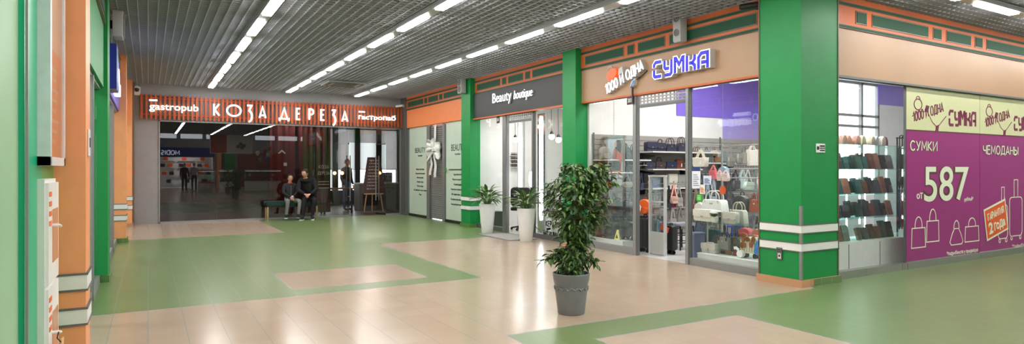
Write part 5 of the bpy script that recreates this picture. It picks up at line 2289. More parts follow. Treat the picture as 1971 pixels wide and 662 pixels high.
for r_ in [
    ('flap', 1236, 1251, 334, 334, 349, BLK, BLK, 'black box bag on the low doorway shelf behind the security gate'),
    ('flap', 1252, 1266, 346, 346, 359, (84, 86, 124), BLK, 'dull violet flap bag on the low doorway shelf'),
    ('flap', 1284, 1301, 334, 335, 350, (206, 204, 194), LGR, 'off-white quilted bag on the low doorway shelf'),
    ('flap', 1302, 1316, 335, 336, 350, (150, 150, 148), GRY, 'mid grey flap bag beside the quilted one in the doorway'),
]:
    k, u0, u1, vt, vh, vb, c1, c2, lab = r_
    stock(k, u0, u1, vt, vh, vb, 'Y', YW, 0, c1, c2, lab, zb=zE)
zF = zC + .12
for r_ in [
    ('handbag', 1333, 1348, 283, 291, 309, (84, 46, 46), (70, 40, 30), 'maroon handbag on the wall shelf behind the white tote'),
    ('backpack', 1352, 1367, 283, 289, 310, (112, 122, 128), (84, 98, 116), 'blue-grey backpack on the wall shelf beside the white tote'),
    ('backpack', 1367, 1382, 283, 289, 310, (176, 162, 148), (150, 102, 64), 'beige backpack with tan pocket on the wall shelf'),
    ('backpack', 1382, 1396, 280, 289, 310, (122, 134, 132), (112, 124, 122), 'sage grey backpack on the wall shelf right of the beige one'),
]:
    k, u0, u1, vt, vh, vb, c1, c2, lab = r_
    stock(k, u0, u1, vt, vh, vb, 'Y', YW, 0, c1, c2, lab, zb=zF)

# ---- hanging rails and bags
def rail(label, p0, p1, drop=None):
    t = thing('hanging_rail', label, 'rail', p0)
    q = Vector(p1) - Vector(p0)
    a = MB()
    a.cyl((0, 0, 0), tuple(q), .012, 10)
    a.build('bar', m_steel, t)
    a = MB()
    n = max(2, int(q.length / .12))
    for i in range(n + 1):
        e = q * (i / n)
        a.tube([tuple(e), tuple(e + Vector((0, -.03, -.012))), tuple(e + Vector((0, -.035, .005)))], .004, 5)
    a.build('hook', m_steel, t)
    for e in (.03, .97):
        b_ = MB()
        b_.cyl(tuple(q * e), tuple(q * e + Vector((0, 8.84 - p0[1], 0))), .008, 6)
        b_.build('wall_arm', m_steel, t)
    return t


YH = 8.0
zr = ony(1437, 278, YH)[1]
xa_ = ony(1405, 278, YH)[0]
xb_ = ony(1475, 278, YH)[0]
rail('upper steel hanging rail of grey and white bags beside the big green column', (xa_, YH, zr), (xb_, YH, zr))
z2_ = ony(1437, 326, YH)[1]
rail('middle steel hanging rail of mint bags beside the big green column', (xa_, YH, z2_), (xb_, YH, z2_))
z3_ = ony(1437, 366, YH)[1]
for r_ in [
    ('shoulder', 1400, 1413, 279, 302, 321, (132, 130, 124), GRY, 'big soft grey bag hanging at the left end of the upper rail', zr),
    ('shoulder', 1418, 1429, 279, 296, 316, (134, 138, 126), GRY, 'olive grey bag hanging on the upper rail beside the tagged grey one', zr),
    ('tote', 1426, 1440, 279, 293, 315, (142, 138, 132), (120, 118, 112), 'grey tote with white price tag hanging on the upper rail', zr),
    ('tote', 1439, 1457, 279, 288, 319, (226, 222, 210), (214, 208, 196), 'large cream tote hanging on the upper rail', zr),
    ('shoulder', 1455, 1468, 279, 299, 321, (178, 168, 156), (150, 90, 60), 'beige bag on brown strap hanging on the upper rail by the green column', zr),
    ('shoulder', 1409, 1423, 327, 347, 364, (70, 72, 76), BLK, 'charcoal shoulder bag hanging on the middle rail', z2_),
    ('tote', 1421, 1437, 327, 340, 363, (164, 184, 182), (186, 200, 198), 'pale blue-green tote hanging on the middle rail', z2_),
    ('shoulder', 1430, 1449, 326, 350, 366, (186, 204, 190), (190, 206, 192), 'mint quilted shoulder bag hanging in front of the pale blue-green tote', z2_),
    ('shoulder', 1448, 1456, 327, 353, 367, (132, 152, 150), (120, 140, 138), 'grey-teal shoulder bag hanging on the middle rail', z2_),
    ('shoulder', 1456, 1468, 327, 343, 364, (216, 208, 194), (206, 196, 180), 'cream ruched shoulder bag hanging on the middle rail by the green column', z2_),
]:
    k, u0, u1, vt, vh, vb, c1, c2, lab, zz = r_
    e = -.09 if 'in front' in lab or 'large cream' in lab else -.04
    tt = stock(k, u0, u1, vt, vh, vb, 'Y', YH + e, 0, c1, c2, lab)
# wire grid behind the mint bags
t = thing('wire_grid', 'black wire grid panel behind the mint hanging bags', 'display grid', (xa_, YH + .3, z3_ - .02))
a = MB()
w, h = xb_ - xa_, z2_ - z3_ + .10
for i in range(15):
    a.cyl((w * i / 14, 0, 0), (w * i / 14, 0, h), .004, 5)
for i in range(9):
    a.cyl((0, 0, h * i / 8), (w, 0, h * i / 8), .004, 5)
a.build('wire', m_rack, t)

# doorway rail
YD = 7.9
zd = ony(1298, 354, YD)[1]
rail('steel hanging rail of pink and grey bags inside the doorway', (ony(1284, 354, YD)[0], YD, zd), (ony(1318, 354, YD)[0], YD, zd))
for r_ in [
    ('shoulder', 1291, 1304, 356, 378, 392, (212, 176, 158), (226, 170, 150), 'pale pink bag on a salmon strap hanging in the doorway', YD - .05),
    ('shoulder', 1289, 1301, 357, 388, 400, (140, 30, 66), (150, 60, 80), 'crimson bag hanging low behind the pale pink one', YD + .02),
    ('shoulder', 1301, 1313, 356, 380, 397, (158, 156, 148), (150, 150, 144), 'grey-beige bag hanging beside the pale pink one', YD - .03),
    ('shoulder', 1284, 1291, 357, 392, 404, (60, 62, 70), BLK, 'slim charcoal bag hanging next to the security gate', YD),
    ('tote', 1288, 1301, 401, 420, 444, (170, 166, 158), (176, 172, 164), 'greige tote hanging low behind the orange-tagged suitcase', YD),
    ('tote', 1302, 1316, 401, 418, 441, (128, 126, 118), (132, 130, 122), 'taupe tote hanging low beside the doorway post', YD - .02),
]:
    k, u0, u1, vt, vh, vb, c1, c2, lab, yy = r_
    stock(k, u0, u1, vt, vh, vb, 'Y', yy, 0, c1, c2, lab)
zq = ony(1298, 400, YD)[1]
rail('lower steel hanging rail of greige totes inside the doorway', (ony(1284, 400, YD)[0], YD, zq), (ony(1318, 400, YD)[0], YD, zq))

# straps and bags hanging under the shelves behind the left pane and the gate
for r_ in [
    ('shoulder', 1138, 1148, 314, 346, 366, (96, 62, 40), (110, 64, 36), 'brown bag on long straps hanging below the backpack shelf near the slatted wall end'),
    ('shoulder', 1148, 1160, 314, 344, 368, (124, 74, 40), (130, 76, 40), 'tan brown bag on long straps hanging below the backpack shelf'),
    ('shoulder', 1199, 1214, 314, 344, 360, (60, 60, 62), BLK, 'black bag on crossed straps hanging below the dark green backpack'),
    ('shoulder', 1214, 1228, 314, 346, 364, (92, 90, 86), (50, 50, 52), 'dull grey bag on black straps hanging below the navy handbag'),
    ('shoulder', 1178, 1195, 332, 345, 358, (160, 164, 166), (120, 122, 124), 'pale grey pouch bag hanging under the lightbox poster'),
    ('shoulder', 1196, 1216, 334, 350, 361, (150, 148, 138), (110, 110, 104), 'stone coloured pouch bag hanging right of the lightbox poster'),
]:
    k, u0, u1, vt, vh, vb, c1, c2, lab = r_
    stock(k, u0, u1, vt, vh, vb, 'Y', 8.42 if vt == 314 else 8.1, 0, c1, c2, lab)
zz = ony(1195, 333, 8.1)[1]
rail('short steel hanging rail under the lightbox poster', (ony(1172, 333, 8.1)[0], 8.1, zz), (ony(1226, 333, 8.1)[0], 8.1, zz))
for r_ in [
    ('shoulder', 1238, 1250, 366, 396, 412, (92, 84, 80), (70, 66, 64), 'dark taupe bag hanging behind the orange backpack'),
    ('shoulder', 1256, 1268, 366, 392, 412, (150, 134, 124), (130, 104, 92), 'dusty pink bag hanging behind the security gate'),
    ('shoulder', 1268, 1280, 366, 396, 416, (176, 176, 172), (120, 120, 118), 'silver grey bag hanging behind the security gate'),
]:
    k, u0, u1, vt, vh, vb, c1, c2, lab = r_
    stock(k, u0, u1, vt, vh, vb, 'Y', 8.40, 0, c1, c2, lab)
a_ = ony(1236, 340, 8.2)
stock('shoulder', 1231, 1238, 333, 352, 366, 'Y', 8.2, 0, (62, 72, 98), NAVY, 'steel blue bag hanging beside the left doorway post')

# more straps and bags in rows behind
pal = [((70, 66, 64), 'dark taupe'), ((108, 92, 80), 'mushroom brown'), ((52, 56, 66), 'ink blue'), ((140, 128, 118), 'stone'), ((92, 60, 46), 'chestnut'), ((44, 44, 46), 'black'), ((150, 118, 108), 'dusty rose'), ((84, 92, 84), 'moss grey'), ((120, 124, 130), 'pigeon grey'), ((60, 78, 104), 'denim blue'), ((178, 170, 158), 'oat'), ((112, 48, 52), 'wine red')]
ro = random.Random(21)
nth = ['first', 'second', 'third', 'fourth', 'fifth', 'sixth', 'seventh', 'eighth', 'ninth', 'tenth', 'eleventh', 'twelfth']
for ri, (ua, ub, n_, vt, vb, yy, where) in enumerate((
        (1142, 1226, 8, 372, 412, 8.62, 'row behind the charcoal satchels'), (1142, 1226, 7, 416, 452, 8.66, 'low row behind the left window luggage'),
        (1236, 1284, 6, 416, 452, 8.62, 'low row behind the tall black suitcase'), (1284, 1318, 5, 368, 404, 8.62, 'row behind the pale pink bag'),
        (1336, 1412, 10, 334, 368, 8.62, 'row below the shelf of the sage backpack'), (1336, 1412, 9, 374, 410, 8.66, 'row behind the white structured handbag'),
        (1410, 1470, 7, 372, 404, 8.64, 'row behind the black backpack and terracotta handbag'), (1336, 1470, 12, 416, 450, 8.68, 'low row behind the teal suitcase'))):
    zz = ony((ua + ub) / 2, vt, yy)[1]
    rail('steel hanging rail of the %s' % where, (ony(ua, 340, yy)[0], yy, zz), (ony(ub, 340, yy)[0], yy, zz))
    for i in range(n_):
        u = ua + (ub - ua) * (i + .5) / n_
        wpx = (ub - ua) / n_ * .52
        c, cn = pal[(i * 5 + ri * 3 + ro.randrange(3)) % len(pal)]
        kd = ro.choice(['shoulder', 'shoulder', 'tote'])
        x_ = ony(u, 340, yy)[0]
        t = thing(KIND[kd][1], '%s bag, %s along the %s' % (cn, nth[i], where), CAT[kd], (x_, yy - .04, ony(u, vb, yy)[1]), ro.uniform(-.3, .3), 'bags hanging along the partition wall')
        w_ = ony(u + wpx, 340, yy)[0] - ony(u - wpx, 340, yy)[0]
        hh_ = zz - t.location.z
        KIND[kd][0](t, w_, hh_ * ro.uniform(.45, .62), hh_, c, shade(c, ro.choice([.7, .9, 1.1])))

# ---- lightbox poster hanging in the left pane
y0_, z0_ = onx(1162, 345, 7.0)
y1_, z1_ = onx(1202, 345, 7.0)
zt_ = onx(1182, 262, 7.0)[1]
t = thing('lightbox_poster', 'hanging framed poster of a woman in orange with a grey backpack in the left pane', 'poster', (7.0, y0_, z0_), -HP)
w, h = y0_ - y1_, zt_ - z0_
a = MB()
a.box(0, -.015, 0, .03, .015, h)
a.box(w - .03, -.015, 0, w, .015, h)
a.box(0, -.015, 0, w, .015, .03)
a.box(-.008, -.022, h - .035, w + .008, .022, h)
a.build('frame', m_steel, t, smooth=False)
a = MB()


def spot(k, poly, y=-.006):
    a.k = k
    a.prism([(w * x, h * z) for x, z in poly], [(y, 1), (y + .003, 1)])


spot(0, [(.05, .05), (.95, .05), (.95, .96), (.05, .96)], -.003)
spot(1, [(.05, .45), (.35, .45), (.35, .62), (.05, .62)], -.004)
spot(1, [(.70, .4), (.95, .4), (.95, .9), (.80, .92)], -.004)
spot(2, [(.40, .10), (.86, .10), (.88, .45), (.84, .68), (.68, .74), (.52, .70), (.46, .5)], -.006)
spot(3, [(.56, .72), (.84, .60), (.86, .80), (.80, .90), (.66, .91), (.60, .85)], -.007)
spot(4, [(.55, .76), (.64, .74), (.66, .86), (.58, .87), (.54, .82)], -.009)
spot(5, [(.44, .22), (.80, .20), (.84, .34), (.76, .42), (.52, .42), (.44, .34)], -.009)
spot(5, [(.58, .42), (.63, .42), (.66, .70), (.61, .70)], -.009)
spot(2, [(.28, .12), (.92, .12), (.92, .19), (.28, .19)], -.0095)
spot(6, [(.32, .165), (.80, .165), (.80, .178), (.32, .178)], -.011)
spot(6, [(.36, .135), (.86, .135), (.86, .148), (.36, .148)], -.011)
a.build('picture', [mat('poster_sky', (196, 202, 214), .35, var=.08, scale=8), mat('poster_street', (140, 136, 140), .35, var=.2, scale=10), mat('poster_coat', (206, 92, 44), .35, var=.12), mat('poster_hair', (40, 34, 32), .4),
                    mat('poster_skin', (206, 160, 138), .4), mat('poster_bag', (78, 80, 76), .4), m_white], t, smooth=False)
a = MB()
a.cyl((w / 2, 0, h), (w / 2, 0, 3.46 - z0_), .004, 6)
a.build('hanging_wire', m_steel, t)

# ---- window platforms
def platform(label, ya, yb, x1, z=.17):
    t = thing('display_platform', label, 'platform', (6.74, yb, 0))
    a = MB()
    a.box(0, ya - yb, .004, x1 - 6.74, 0, z - .012)
    a.build('plinth', m_inwhite, t, smooth=False)
    a = MB()
    a.box(-.006, ya - yb - .004, z - .012, x1 - 6.734, .004, z)
    a.build('top', m_white, t, smooth=False)


platform('white window platform of dark luggage behind the ficus', 7.98, 8.80, 7.30)
platform('white window platform of luggage beside the big green column', 5.14, 6.36, 7.55)
ZP = .17
XF = 7.0
for r_ in [
    ('case', 1158, 1196, 418, 424, 461, (44, 46, 46), BLK, 'large soft black suitcase lying across the left window platform', 7.05, {'soft': True}),
    ('case', 1200, 1226, 419, 424, 478, (40, 42, 42), BLK, 'black soft suitcase standing by the left doorway post in the window', 7.0, {'soft': True}),
    ('flap', 1152, 1186, 449, 451, 478, (44, 42, 40), BLK, 'low black case in front of the large soft suitcase', 6.86, {}),
]:
    k, u0, u1, vt, vh, vb, c1, c2, lab, xx, kw = r_
    stock(k, u0, u1, vt, vh, vb, 'X', xx, -HP, c1, c2, lab, zb=ZP, **kw)
# shelf carrying the satchels
zs_ = onx(1200, 417, 7.14)[1]
t = thing('glass_shelf', 'glass display shelf above the dark luggage in the left window', 'shelf', (7.02, 8.70, zs_))
a = MB()
a.box(0, -.98, -.012, .30, 0, 0)
a.build('pane', g_edge, t, smooth=False)
for y in (-.03, -.95):
    a = MB()
    a.cyl((.27, y, ZP - zs_), (.27, y, -.012), .012, 8)
    a.build('post', m_steel, t)
for r_ in [
    ('flap', 1179, 1200, 381, 384, 407, (62, 66, 70), BLK, 'charcoal grey satchel on the left window shelf'),
    ('flap', 1197, 1217, 386, 388, 411, (74, 76, 76), BLK, 'grey satchel tilted on the left window shelf nearer the doorway'),
    ('pouch', 1163, 1184, 400, 400, 414, (186, 196, 160), (150, 160, 130), 'green floral pouch on the left window shelf'),
]:
    k, u0, u1, vt, vh, vb, c1, c2, lab = r_
    stock(k, u0, u1, vt, vh, vb, 'X', 7.14, -HP, c1, c2, lab, zb=zs_)
y, z = onx(1189, 480, 6.80)
t = thing('price_stand', 'small yellow tent-shaped price stand on the left window platform', 'price sign', (6.80, y, ZP), -HP)
a = MB()
a.prism([(-.07, 0), (.07, 0), (.0, .17)], [(-.02, (1, 1)), (.02, (.6, 1))])
a.build('card', mat('card_yellow', (220, 214, 120), .5), t, smooth=False)
a = MB()
a.prism([(-.03, .03), (.03, .03), (.0, .1)], [(-.022, 1), (-.02, 1)])
a.build('print', m_black, t, smooth=False)
y, z = onx(1163, 368, 6.9)
t = thing('hanging_tag', 'orange round tag hanging in the left window above the floral pouch', 'tag', (6.95, onx(1172, 352, 6.95)[0], onx(1172, 352, 6.95)[1]), -HP)
a = MB()
a.prism(arc(0, 0, .06, .07, 0, 345, 20), [(-.004, 1), (0, 1)])
a.build('disc', OR_TAG, t)
a = MB()
a.cyl((0, 0, .06), (0, 0, 3.46 - onx(1172, 352, 6.95)[1]), .0015, 4)
a.build('string', m_white, t)

# ---- doorway: security gate and luggage
y, z = onx(1266, 490, 6.95)
y0_, _ = onx(1250, 490, 6.95)
y1_, _ = onx(1282, 490, 6.95)
t = thing('security_gate', 'tall white-framed anti-theft gate with clear panel in the bag shop doorway', 'gate', (6.95, y0_, 0), -HP)
w = y0_ - y1_
m_gate = paint((186, 188, 188), .4)
hg = onx(1266, 337, 6.95)[1]
for x in (0, w - .036):
    a = MB()
    a.box(x, -.02, 0, x + .036, .02, hg)
    a.build('upright', m_gate, t, smooth=False)
a = MB()
a.box(-.006, -.025, hg - .03, w + .006, .025, hg)
a.build('top_bar', m_gate, t, smooth=False)
a = MB()
a.box(.036, -.012, .83, w - .036, .012, .85)
a.build('crossbar', m_gate, t, smooth=False)
a = MB()
a.box(.036, -.006, .36, w - .036, .006, hg - .04)
a.build('clear_panel', g_door, t, smooth=False)
a = MB()
a.box(.036, -.02, .02, w - .036, .02, .36)
a.build('base_panel', paint((168, 170, 166), .45), t, smooth=False)

stock('case', 1232, 1253, 415, 416, 498, 'X', 7.02, -HP, (34, 34, 40), BLK, 'tall black suitcase in the doorway with the orange backpack on top', zb=.002)
tb = stock('backpack', 1233, 1251, 381, 383, 413, 'X', 7.0, -HP + .3, (232, 106, 36), (224, 96, 30), 'orange kids backpack sitting on the tall black suitcase', zb=onx(1242, 415, 7.02)[1] + .028)
a = MB()
a.prism(arc(-.05, .10, .04, .06, 0, 340, 14), [(-.125, 1), (-.105, 1)])
a.build('white_patch', m_white, tb)
stock('case', 1257, 1279, 420, 424, 486, 'X', 7.5, -HP, (46, 54, 84), BLK, 'navy soft suitcase standing behind the security gate', zb=.002, soft=True)
tc = stock('case', 1284, 1300, 431, 433, 490, 'X', 7.2, -HP, (40, 40, 42), BLK, 'small black suitcase with an orange tag beside the security gate', zb=.002)
a = MB()
a.prism([(-.12, .40), (.05, .34), (.08, .42), (-.09, .49)], [(-.125, 1), (-.121, 1)])
a.build('price_tag', OR_TAG, tc, smooth=False)
t = thing('metal_stool', 'black metal stool with a pale seat behind the doorway post', 'stool', (ony(1311, 470, 7.75)[0], 7.75, 0))
for sx in (-1, 1):
    for sy in (-1, 1):
        a = MB()
        a.tube([(sx * .17, sy * .15, 0), (sx * .15, sy * .13, .40)], .013, 7)
        a.build('leg', m_rack, t)
a = MB()
for z in (.12, .25):
    a.tube([(-.165, -.145, z), (.165, -.145, z), (.165, .145, z), (-.165, .145, z)], .009, 6, closed=True)
a.build('stretcher', m_rack, t)
a = MB()
a.prism(rrect(.36, .05, .02, 0, .40), [(-.16, .95), (-.14, 1), (.14, 1), (.16, .95)])
a.build('seat', leather((150, 152, 162)), t)

# ---- right window: glass display shelf with pale bags, luggage below
XS = 7.02
zs2 = onx(1390, 428, XS)[1]
t = thing('glass_shelf', 'glass display shelf of white and grey bags in the pane beside the big green column', 'shelf', (6.86, 6.34, zs2))
a = MB()
a.box(0, -1.12, -.014, .34, 0, 0)
a.build('pane', g_edge, t, smooth=False)
for y in (-.03, -1.09):
    for x in (.03, .31):
        a = MB()
        a.cyl((x, y, ZP - zs2), (x, y, -.014), .011, 8)
        a.build('post', m_steel, t)
for r_ in [
    ('handbag', 1355, 1397, 367, 384, 407, (232, 232, 230), (216, 212, 202), 'large white structured handbag with arched handles in the window', 7.24, None),
    ('flap', 1340, 1376, 402, 403, 427, (226, 222, 212), LGR, 'cream flap clutch on the glass shelf beside the flower pot', 7.0, zs2),
    ('flap', 1395, 1420, 407, 408, 427, (190, 186, 178), LGR, 'pale grey flap clutch on the glass shelf right of the flower pot', 6.98, zs2),
    ('handbag', 1408, 1437, 389, 404, 427, (196, 190, 180), (186, 178, 168), 'greige handbag with checked front on the glass shelf', 7.14, zs2),
    ('pouch', 1339, 1358, 388, 389, 405, (226, 220, 212), LGR, 'round white bag behind the cream clutch in the window', 7.3, None),
    ('backpack', 1414, 1444, 368, 375, 408, (58, 60, 60), (50, 52, 52), 'black backpack behind the greige handbag', 7.62, None),
    ('handbag', 1444, 1466, 374, 384, 409, (168, 84, 58), (150, 74, 50), 'terracotta handbag with blue tag beside the green column', 7.62, None),
]:
    k, u0, u1, vt, vh, vb, c1, c2, lab, xx, zz = r_
    stock(k, u0, u1, vt, vh, vb, 'X', xx, -HP, c1, c2, lab, zb=zz)
zt2 = onx(1400, 408, 7.62)[1]
t = thing('glass_shelf', 'higher glass shelf of the black backpack and terracotta handbag', 'shelf', (7.42, 6.34, zt2 - .002))
a = MB()
a.box(0, -.90, -.014, .36, 0, 0)
a.build('pane', g_edge, t, smooth=False)
for y in (-.03, -.87):
    a = MB()
    a.cyl((.33, y, .0 - zt2 + .01), (.50, y, -.014), .012, 8)
    a.build('post', m_steel, t)
y, z = onx(1380, 426, 6.97)
t = thing('flower_pot', 'small white pot of white flowers on the glass shelf', 'flowers', (6.92, y, zs2))
a = MB()
a.lathe([(.001, 0), (.04, 0), (.055, .03), (.052, .075), (.045, .08), (.001, .07)], 20)
a.build('pot', m_white, t)
a = MB()
r2 = random.Random(2)
for i in range(26):
    w = r2.random() * 6.28
    leaf(a, (0, 0, .075), (math.cos(w), math.sin(w), .3 + r2.random()), (0, 0, 1), .07 + .03 * r2.random(), .025)
a.build('leaves', m_leaf[1], t)
for i in range(9):
    w = i * 2.4
    q = .03 + .035 * (i % 3) / 2
    b_ = MB(Matrix.Translation((q * math.cos(w), q * math.sin(w), .125 + .03 * ((i * 7) % 3) / 2)))
    for j in range(6):
        b_.ball((.014 * math.cos(j * PI / 3), .014 * math.sin(j * PI / 3), 0), (.014, .014, .009), 8, 5)
    b_.ball((0, 0, .006), .009, 8, 5)
    b_.build('blossom', m_white, t)

# luggage on the platform
for r_ in [
    ('case', 1361, 1385, 392, 440, 489, (28, 86, 92), GRY, 'teal suitcase with raised handle at the left of the window platform', 7.30, {}),
    ('backpack', 1374, 1399, 446, 452, 482, (48, 52, 52), (44, 46, 46), 'domed black backpack in front of the teal suitcase', 7.08, {}),
    ('flap', 1354, 1382, 467, 468, 494, (176, 172, 164), LGR, 'pale grey flap clutch standing on the window platform', 6.88, {}),
    ('handbag', 1383, 1406, 448, 456, 480, (120, 120, 116), BLK, 'small grey bag on the low glass stand', 6.94, {}),
    ('backpack', 1404, 1432, 449, 455, 482, (66, 70, 62), (60, 64, 56), 'olive black backpack on the low glass stand', 7.05, {}),
    ('case', 1393, 1411, 436, 458, 490, (40, 70, 160), (30, 70, 200), 'small blue trolley case with blue pull handle behind the low glass stand', 7.34, {}),
    ('case', 1409, 1428, 432, 458, 490, (44, 60, 120), (30, 70, 200), 'dark blue trolley case with blue pull handle behind the olive backpack', 7.34, {}),
    ('backpack', 1424, 1448, 432, 438, 458, (232, 112, 126), (220, 92, 110), 'coral pink bag with a white tag above the cream suitcase', 7.42, {}),
    ('case', 1431, 1460, 449, 456, 509, (214, 208, 182), GRY, 'cream suitcase with brown spots on the window platform', 6.96, {}),
    ('backpack', 1450, 1468, 436, 440, 462, (236, 152, 130), (228, 140, 118), 'salmon backpack beside the green column', 7.36, {}),
    ('backpack', 1455, 1470, 457, 462, 492, (40, 140, 214), (34, 124, 196), 'bright blue backpack at the edge of the green column', 6.90, {}),
]:
    k, u0, u1, vt, vh, vb, c1, c2, lab, xx, kw = r_
    zz = ZP if k == 'case' or 'platform' in lab else None
    tt = stock(k, u0, u1, vt, vh, vb, 'X', xx, -HP if k != 'case' else -HP + .18, c1, c2, lab, zb=zz, **kw)
    if 'spots' in lab:
        a = MB()
        r3 = random.Random(8)
        for i in range(11):
            cx, cz = -.085 + .17 * r3.random(), .11 + .20 * r3.random()
            a.prism([(cx + .022 * math.cos(q) * (1 + .4 * r3.random()), cz + .03 * math.sin(q) * (1 + .4 * r3.random())) for q in [j * PI / 3.5 for j in range(7)]], [(-.093, 1), (-.07, 1)])
        a.build('spot', leather((150, 88, 46)), tt)
zl = onx(1410, 481, 6.97)[1]
t = thing('low_glass_stand', 'low glass stand under the small grey bag and the olive backpack', 'stand', (6.82, onx(1376, 481, 6.97)[0], zl))
w = onx(1376, 481, 6.97)[0] - onx(1438, 481, 6.97)[0]
a = MB()
a.box(0, -w, -.01, .34, 0, 0)
a.build('top', g_edge, t, smooth=False)
a = MB()
a.box(0.01, -.016, ZP - zl, .33, -.006, -.01)
a.box(0.01, -w + .006, ZP - zl, .33, -w + .016, -.01)
a.build('side_panel', g_edge, t, smooth=False)
for i, (u, c, lab) in enumerate(((1394, (52, 36, 32), 'dark brown coin purse under the low glass stand'), (1402, (150, 84, 60), 'copper brown coin purse under the low glass stand'), (1417, (150, 60, 70), 'rose coin purse under the low glass stand'))):
    y = onx(u, 490, 6.95)[0]
    t = thing('pouch', lab, 'pouch', (6.95, y, ZP), -HP)
    b_pouch(t, .10, .075, .08, c, shade(c, .6))
yy, zz = onx(1428, 490, 6.86)
t = thing('paper_roll', 'white roll of paper price tags on the window platform', 'paper roll', (6.84, yy, ZP + .002), -HP)
a = MB()
a.M = Matrix.Translation((0, 0, .052)) @ Matrix.Rotation(HP, 4, 'X')
a.lathe([(.015, -.03), (.048, -.03), (.05, -.025), (.05, .025), (.048, .03), (.015, .03)], 24)
a.build('roll', m_white, t)
a = MB()
a.strap([(-.02, -.02, .10), (-.05, -.035, .13), (-.09, -.03, .12)], .04, .003)
a.build('loose_end', m_tagw, t)
# white tote and pink shoulder bags hung near the glass
for r_ in [
    ('tote', 1336, 1361, 289, 303, 321, (226, 220, 208), (214, 206, 190), 'white canvas tote hanging in front of the wall shelf', 7.6, None),
    ('shoulder', 1366, 1380, 318, 328, 345, (226, 96, 110), (232, 120, 130), 'pink and black bag hanging above the blue sheets', 7.7, None),
    ('pouch', 1385, 1402, 317, 320, 333, (124, 156, 178), (90, 120, 150), 'blue round cap-shaped pouch beside the pink bag', 7.8, None),
    ('shoulder', 1380, 1390, 328, 333, 348, (224, 190, 186), (228, 200, 196), 'pale pink bag hanging below the blue pouch', 7.6, None),
    ('shoulder', 1390, 1404, 328, 334, 349, (226, 204, 198), (228, 206, 200), 'blush pink bag hanging beside the pale pink one', 7.6, None),
    ('shoulder', 1357, 1368, 347, 384, 398, (150, 176, 206), (160, 184, 208), 'sky blue bag on a long strap behind the notices', 7.7, None),
    ('shoulder', 1368, 1380, 346, 378, 394, (168, 184, 196), (176, 190, 200), 'pale blue bag on a long strap behind the white handbag', 7.75, None),
    ('shoulder', 1396, 1410, 350, 384, 402, (70, 76, 82), (60, 64, 70), 'dark bag on a patterned strap beside the orange oval sticker', 7.75, None),
    ('shoulder', 1334, 1345, 364, 392, 408, (150, 84, 78), (160, 120, 110), 'dusty red bag hanging behind the green oval sticker', 7.7, None),
    ('shoulder', 1338, 1352, 424, 446, 466, (60, 72, 108), (80, 90, 120), 'navy patterned bag hanging over the blue box', 7.5, None),
]:
    k, u0, u1, vt, vh, vb, c1, c2, lab, xx, zz = r_
    stock(k, u0, u1, vt, vh, vb, 'X', xx, -HP, c1, c2, lab)
t = thing('clothes_rack', 'steel display rack carrying the bags behind the right-hand pane', 'rack', (7.86, 6.9, 0), 0)
for y in (-1.45, .0):
    a = MB()
    a.cyl((0, y, 0), (0, y, 1.75), .016, 8)
    a.build('post', m_steel, t)
for z in (1.72, 1.36, 1.22, .78):
    a = MB()
    a.cyl((0, -1.45, z), (0, 0, z), .010, 8)
    a.build('bar', m_steel, t)
y, z = onx(1335, 500, 7.0)
t = thing('storage_box', 'dull blue storage box beside the doorway post', 'box', (6.98, onx(1339, 470, 6.98)[0], .002), -HP)
a = MB()
a.prism(rrect(.16, .40, .012), [(-.11, .97), (-.1, 1), (.1, 1), (.11, .97)])
a.build('body', plast((92, 106, 142)), t)
a = MB()
a.prism(rrect(.17, .03, .01, 0, .39), [(-.115, 1), (.115, 1)])
a.build('lid', plast((110, 124, 160)), t)

# ---- notices on the glass
def notice(label, u0, u1, v0, v1, kind, cat='notice', oval=False, col=(232, 236, 244), col2=(40, 60, 120)):
    ya, za = onx(u0, v1, 6.595)
    yb, _ = onx(u1, v1, 6.595)
    zb = onx(u0, v0, 6.595)[1]
    w, h = ya - yb, zb - za
    t = thing(kind, label, cat, (6.597, ya, za), -HP)
    a = MB()
    if oval:
        a.prism(arc(w / 2, h / 2, w / 2, h / 2, 0, 350, 28), [(-.003, 1), (0, 1)])
    else:
        a.box(0, -.003, 0, w, 0, h)
    a.build('sheet', mat('notice_%02x%02x%02x' % col, col, .4, var=.02), t, smooth=False)
    a = MB()
    if oval:
        for z in (.30, .42, .54, .7):
            a.box(w * .25, -.0045, h * z, w * .75, -.003, h * z + .008)
    else:
        a.box(0, -.0045, h * .82, w, -.003, h) if col2 == (40, 60, 120) else None
        for i in range(6):
            a.box(w * .15, -.0045, h * (.12 + i * .1), w * (.85 - .1 * (i % 3)), -.003, h * (.12 + i * .1) + .008)
    a.build('print', mat('notice_ink_%02x%02x%02x' % col2, col2, .5), t, smooth=False)


notice('opening hours notice with a dark blue heading on the shop glass', 1332, 1348, 322, 362, 'glass_notice')
notice('pale blue notice sheet on the shop glass', 1354, 1369, 338, 355, 'glass_notice', col=(206, 220, 240), col2=(110, 120, 160))
notice('narrow white notice with orange print on the shop glass', 1347, 1357, 355, 373, 'glass_notice', col=(236, 232, 226), col2=(230, 120, 70))
notice('green oval sticker on the shop glass', 1339.5, 1352, 372, 389, 'oval_sticker', 'sticker', True, (40, 168, 40), (206, 236, 196))
ya, za = onx(1385.5, 376, 6.62)
t = thing('hanging_sign', 'plain orange oval sign hanging behind the shop glass', 'sign', (6.78, onx(1391, 366, 6.78)[0], onx(1391, 366, 6.78)[1]), -HP)
a = MB()
a.prism(arc(0, 0, .055, .058, 0, 350, 28), [(-.004, 1), (0, 1)])
a.build('disc', OR_TAG, t, smooth=False)
a = MB()
a.cyl((0, 0, .055), (0, 0, 3.46 - onx(1391, 366, 6.78)[1]), .0012, 4)
a.build('string', m_white, t)

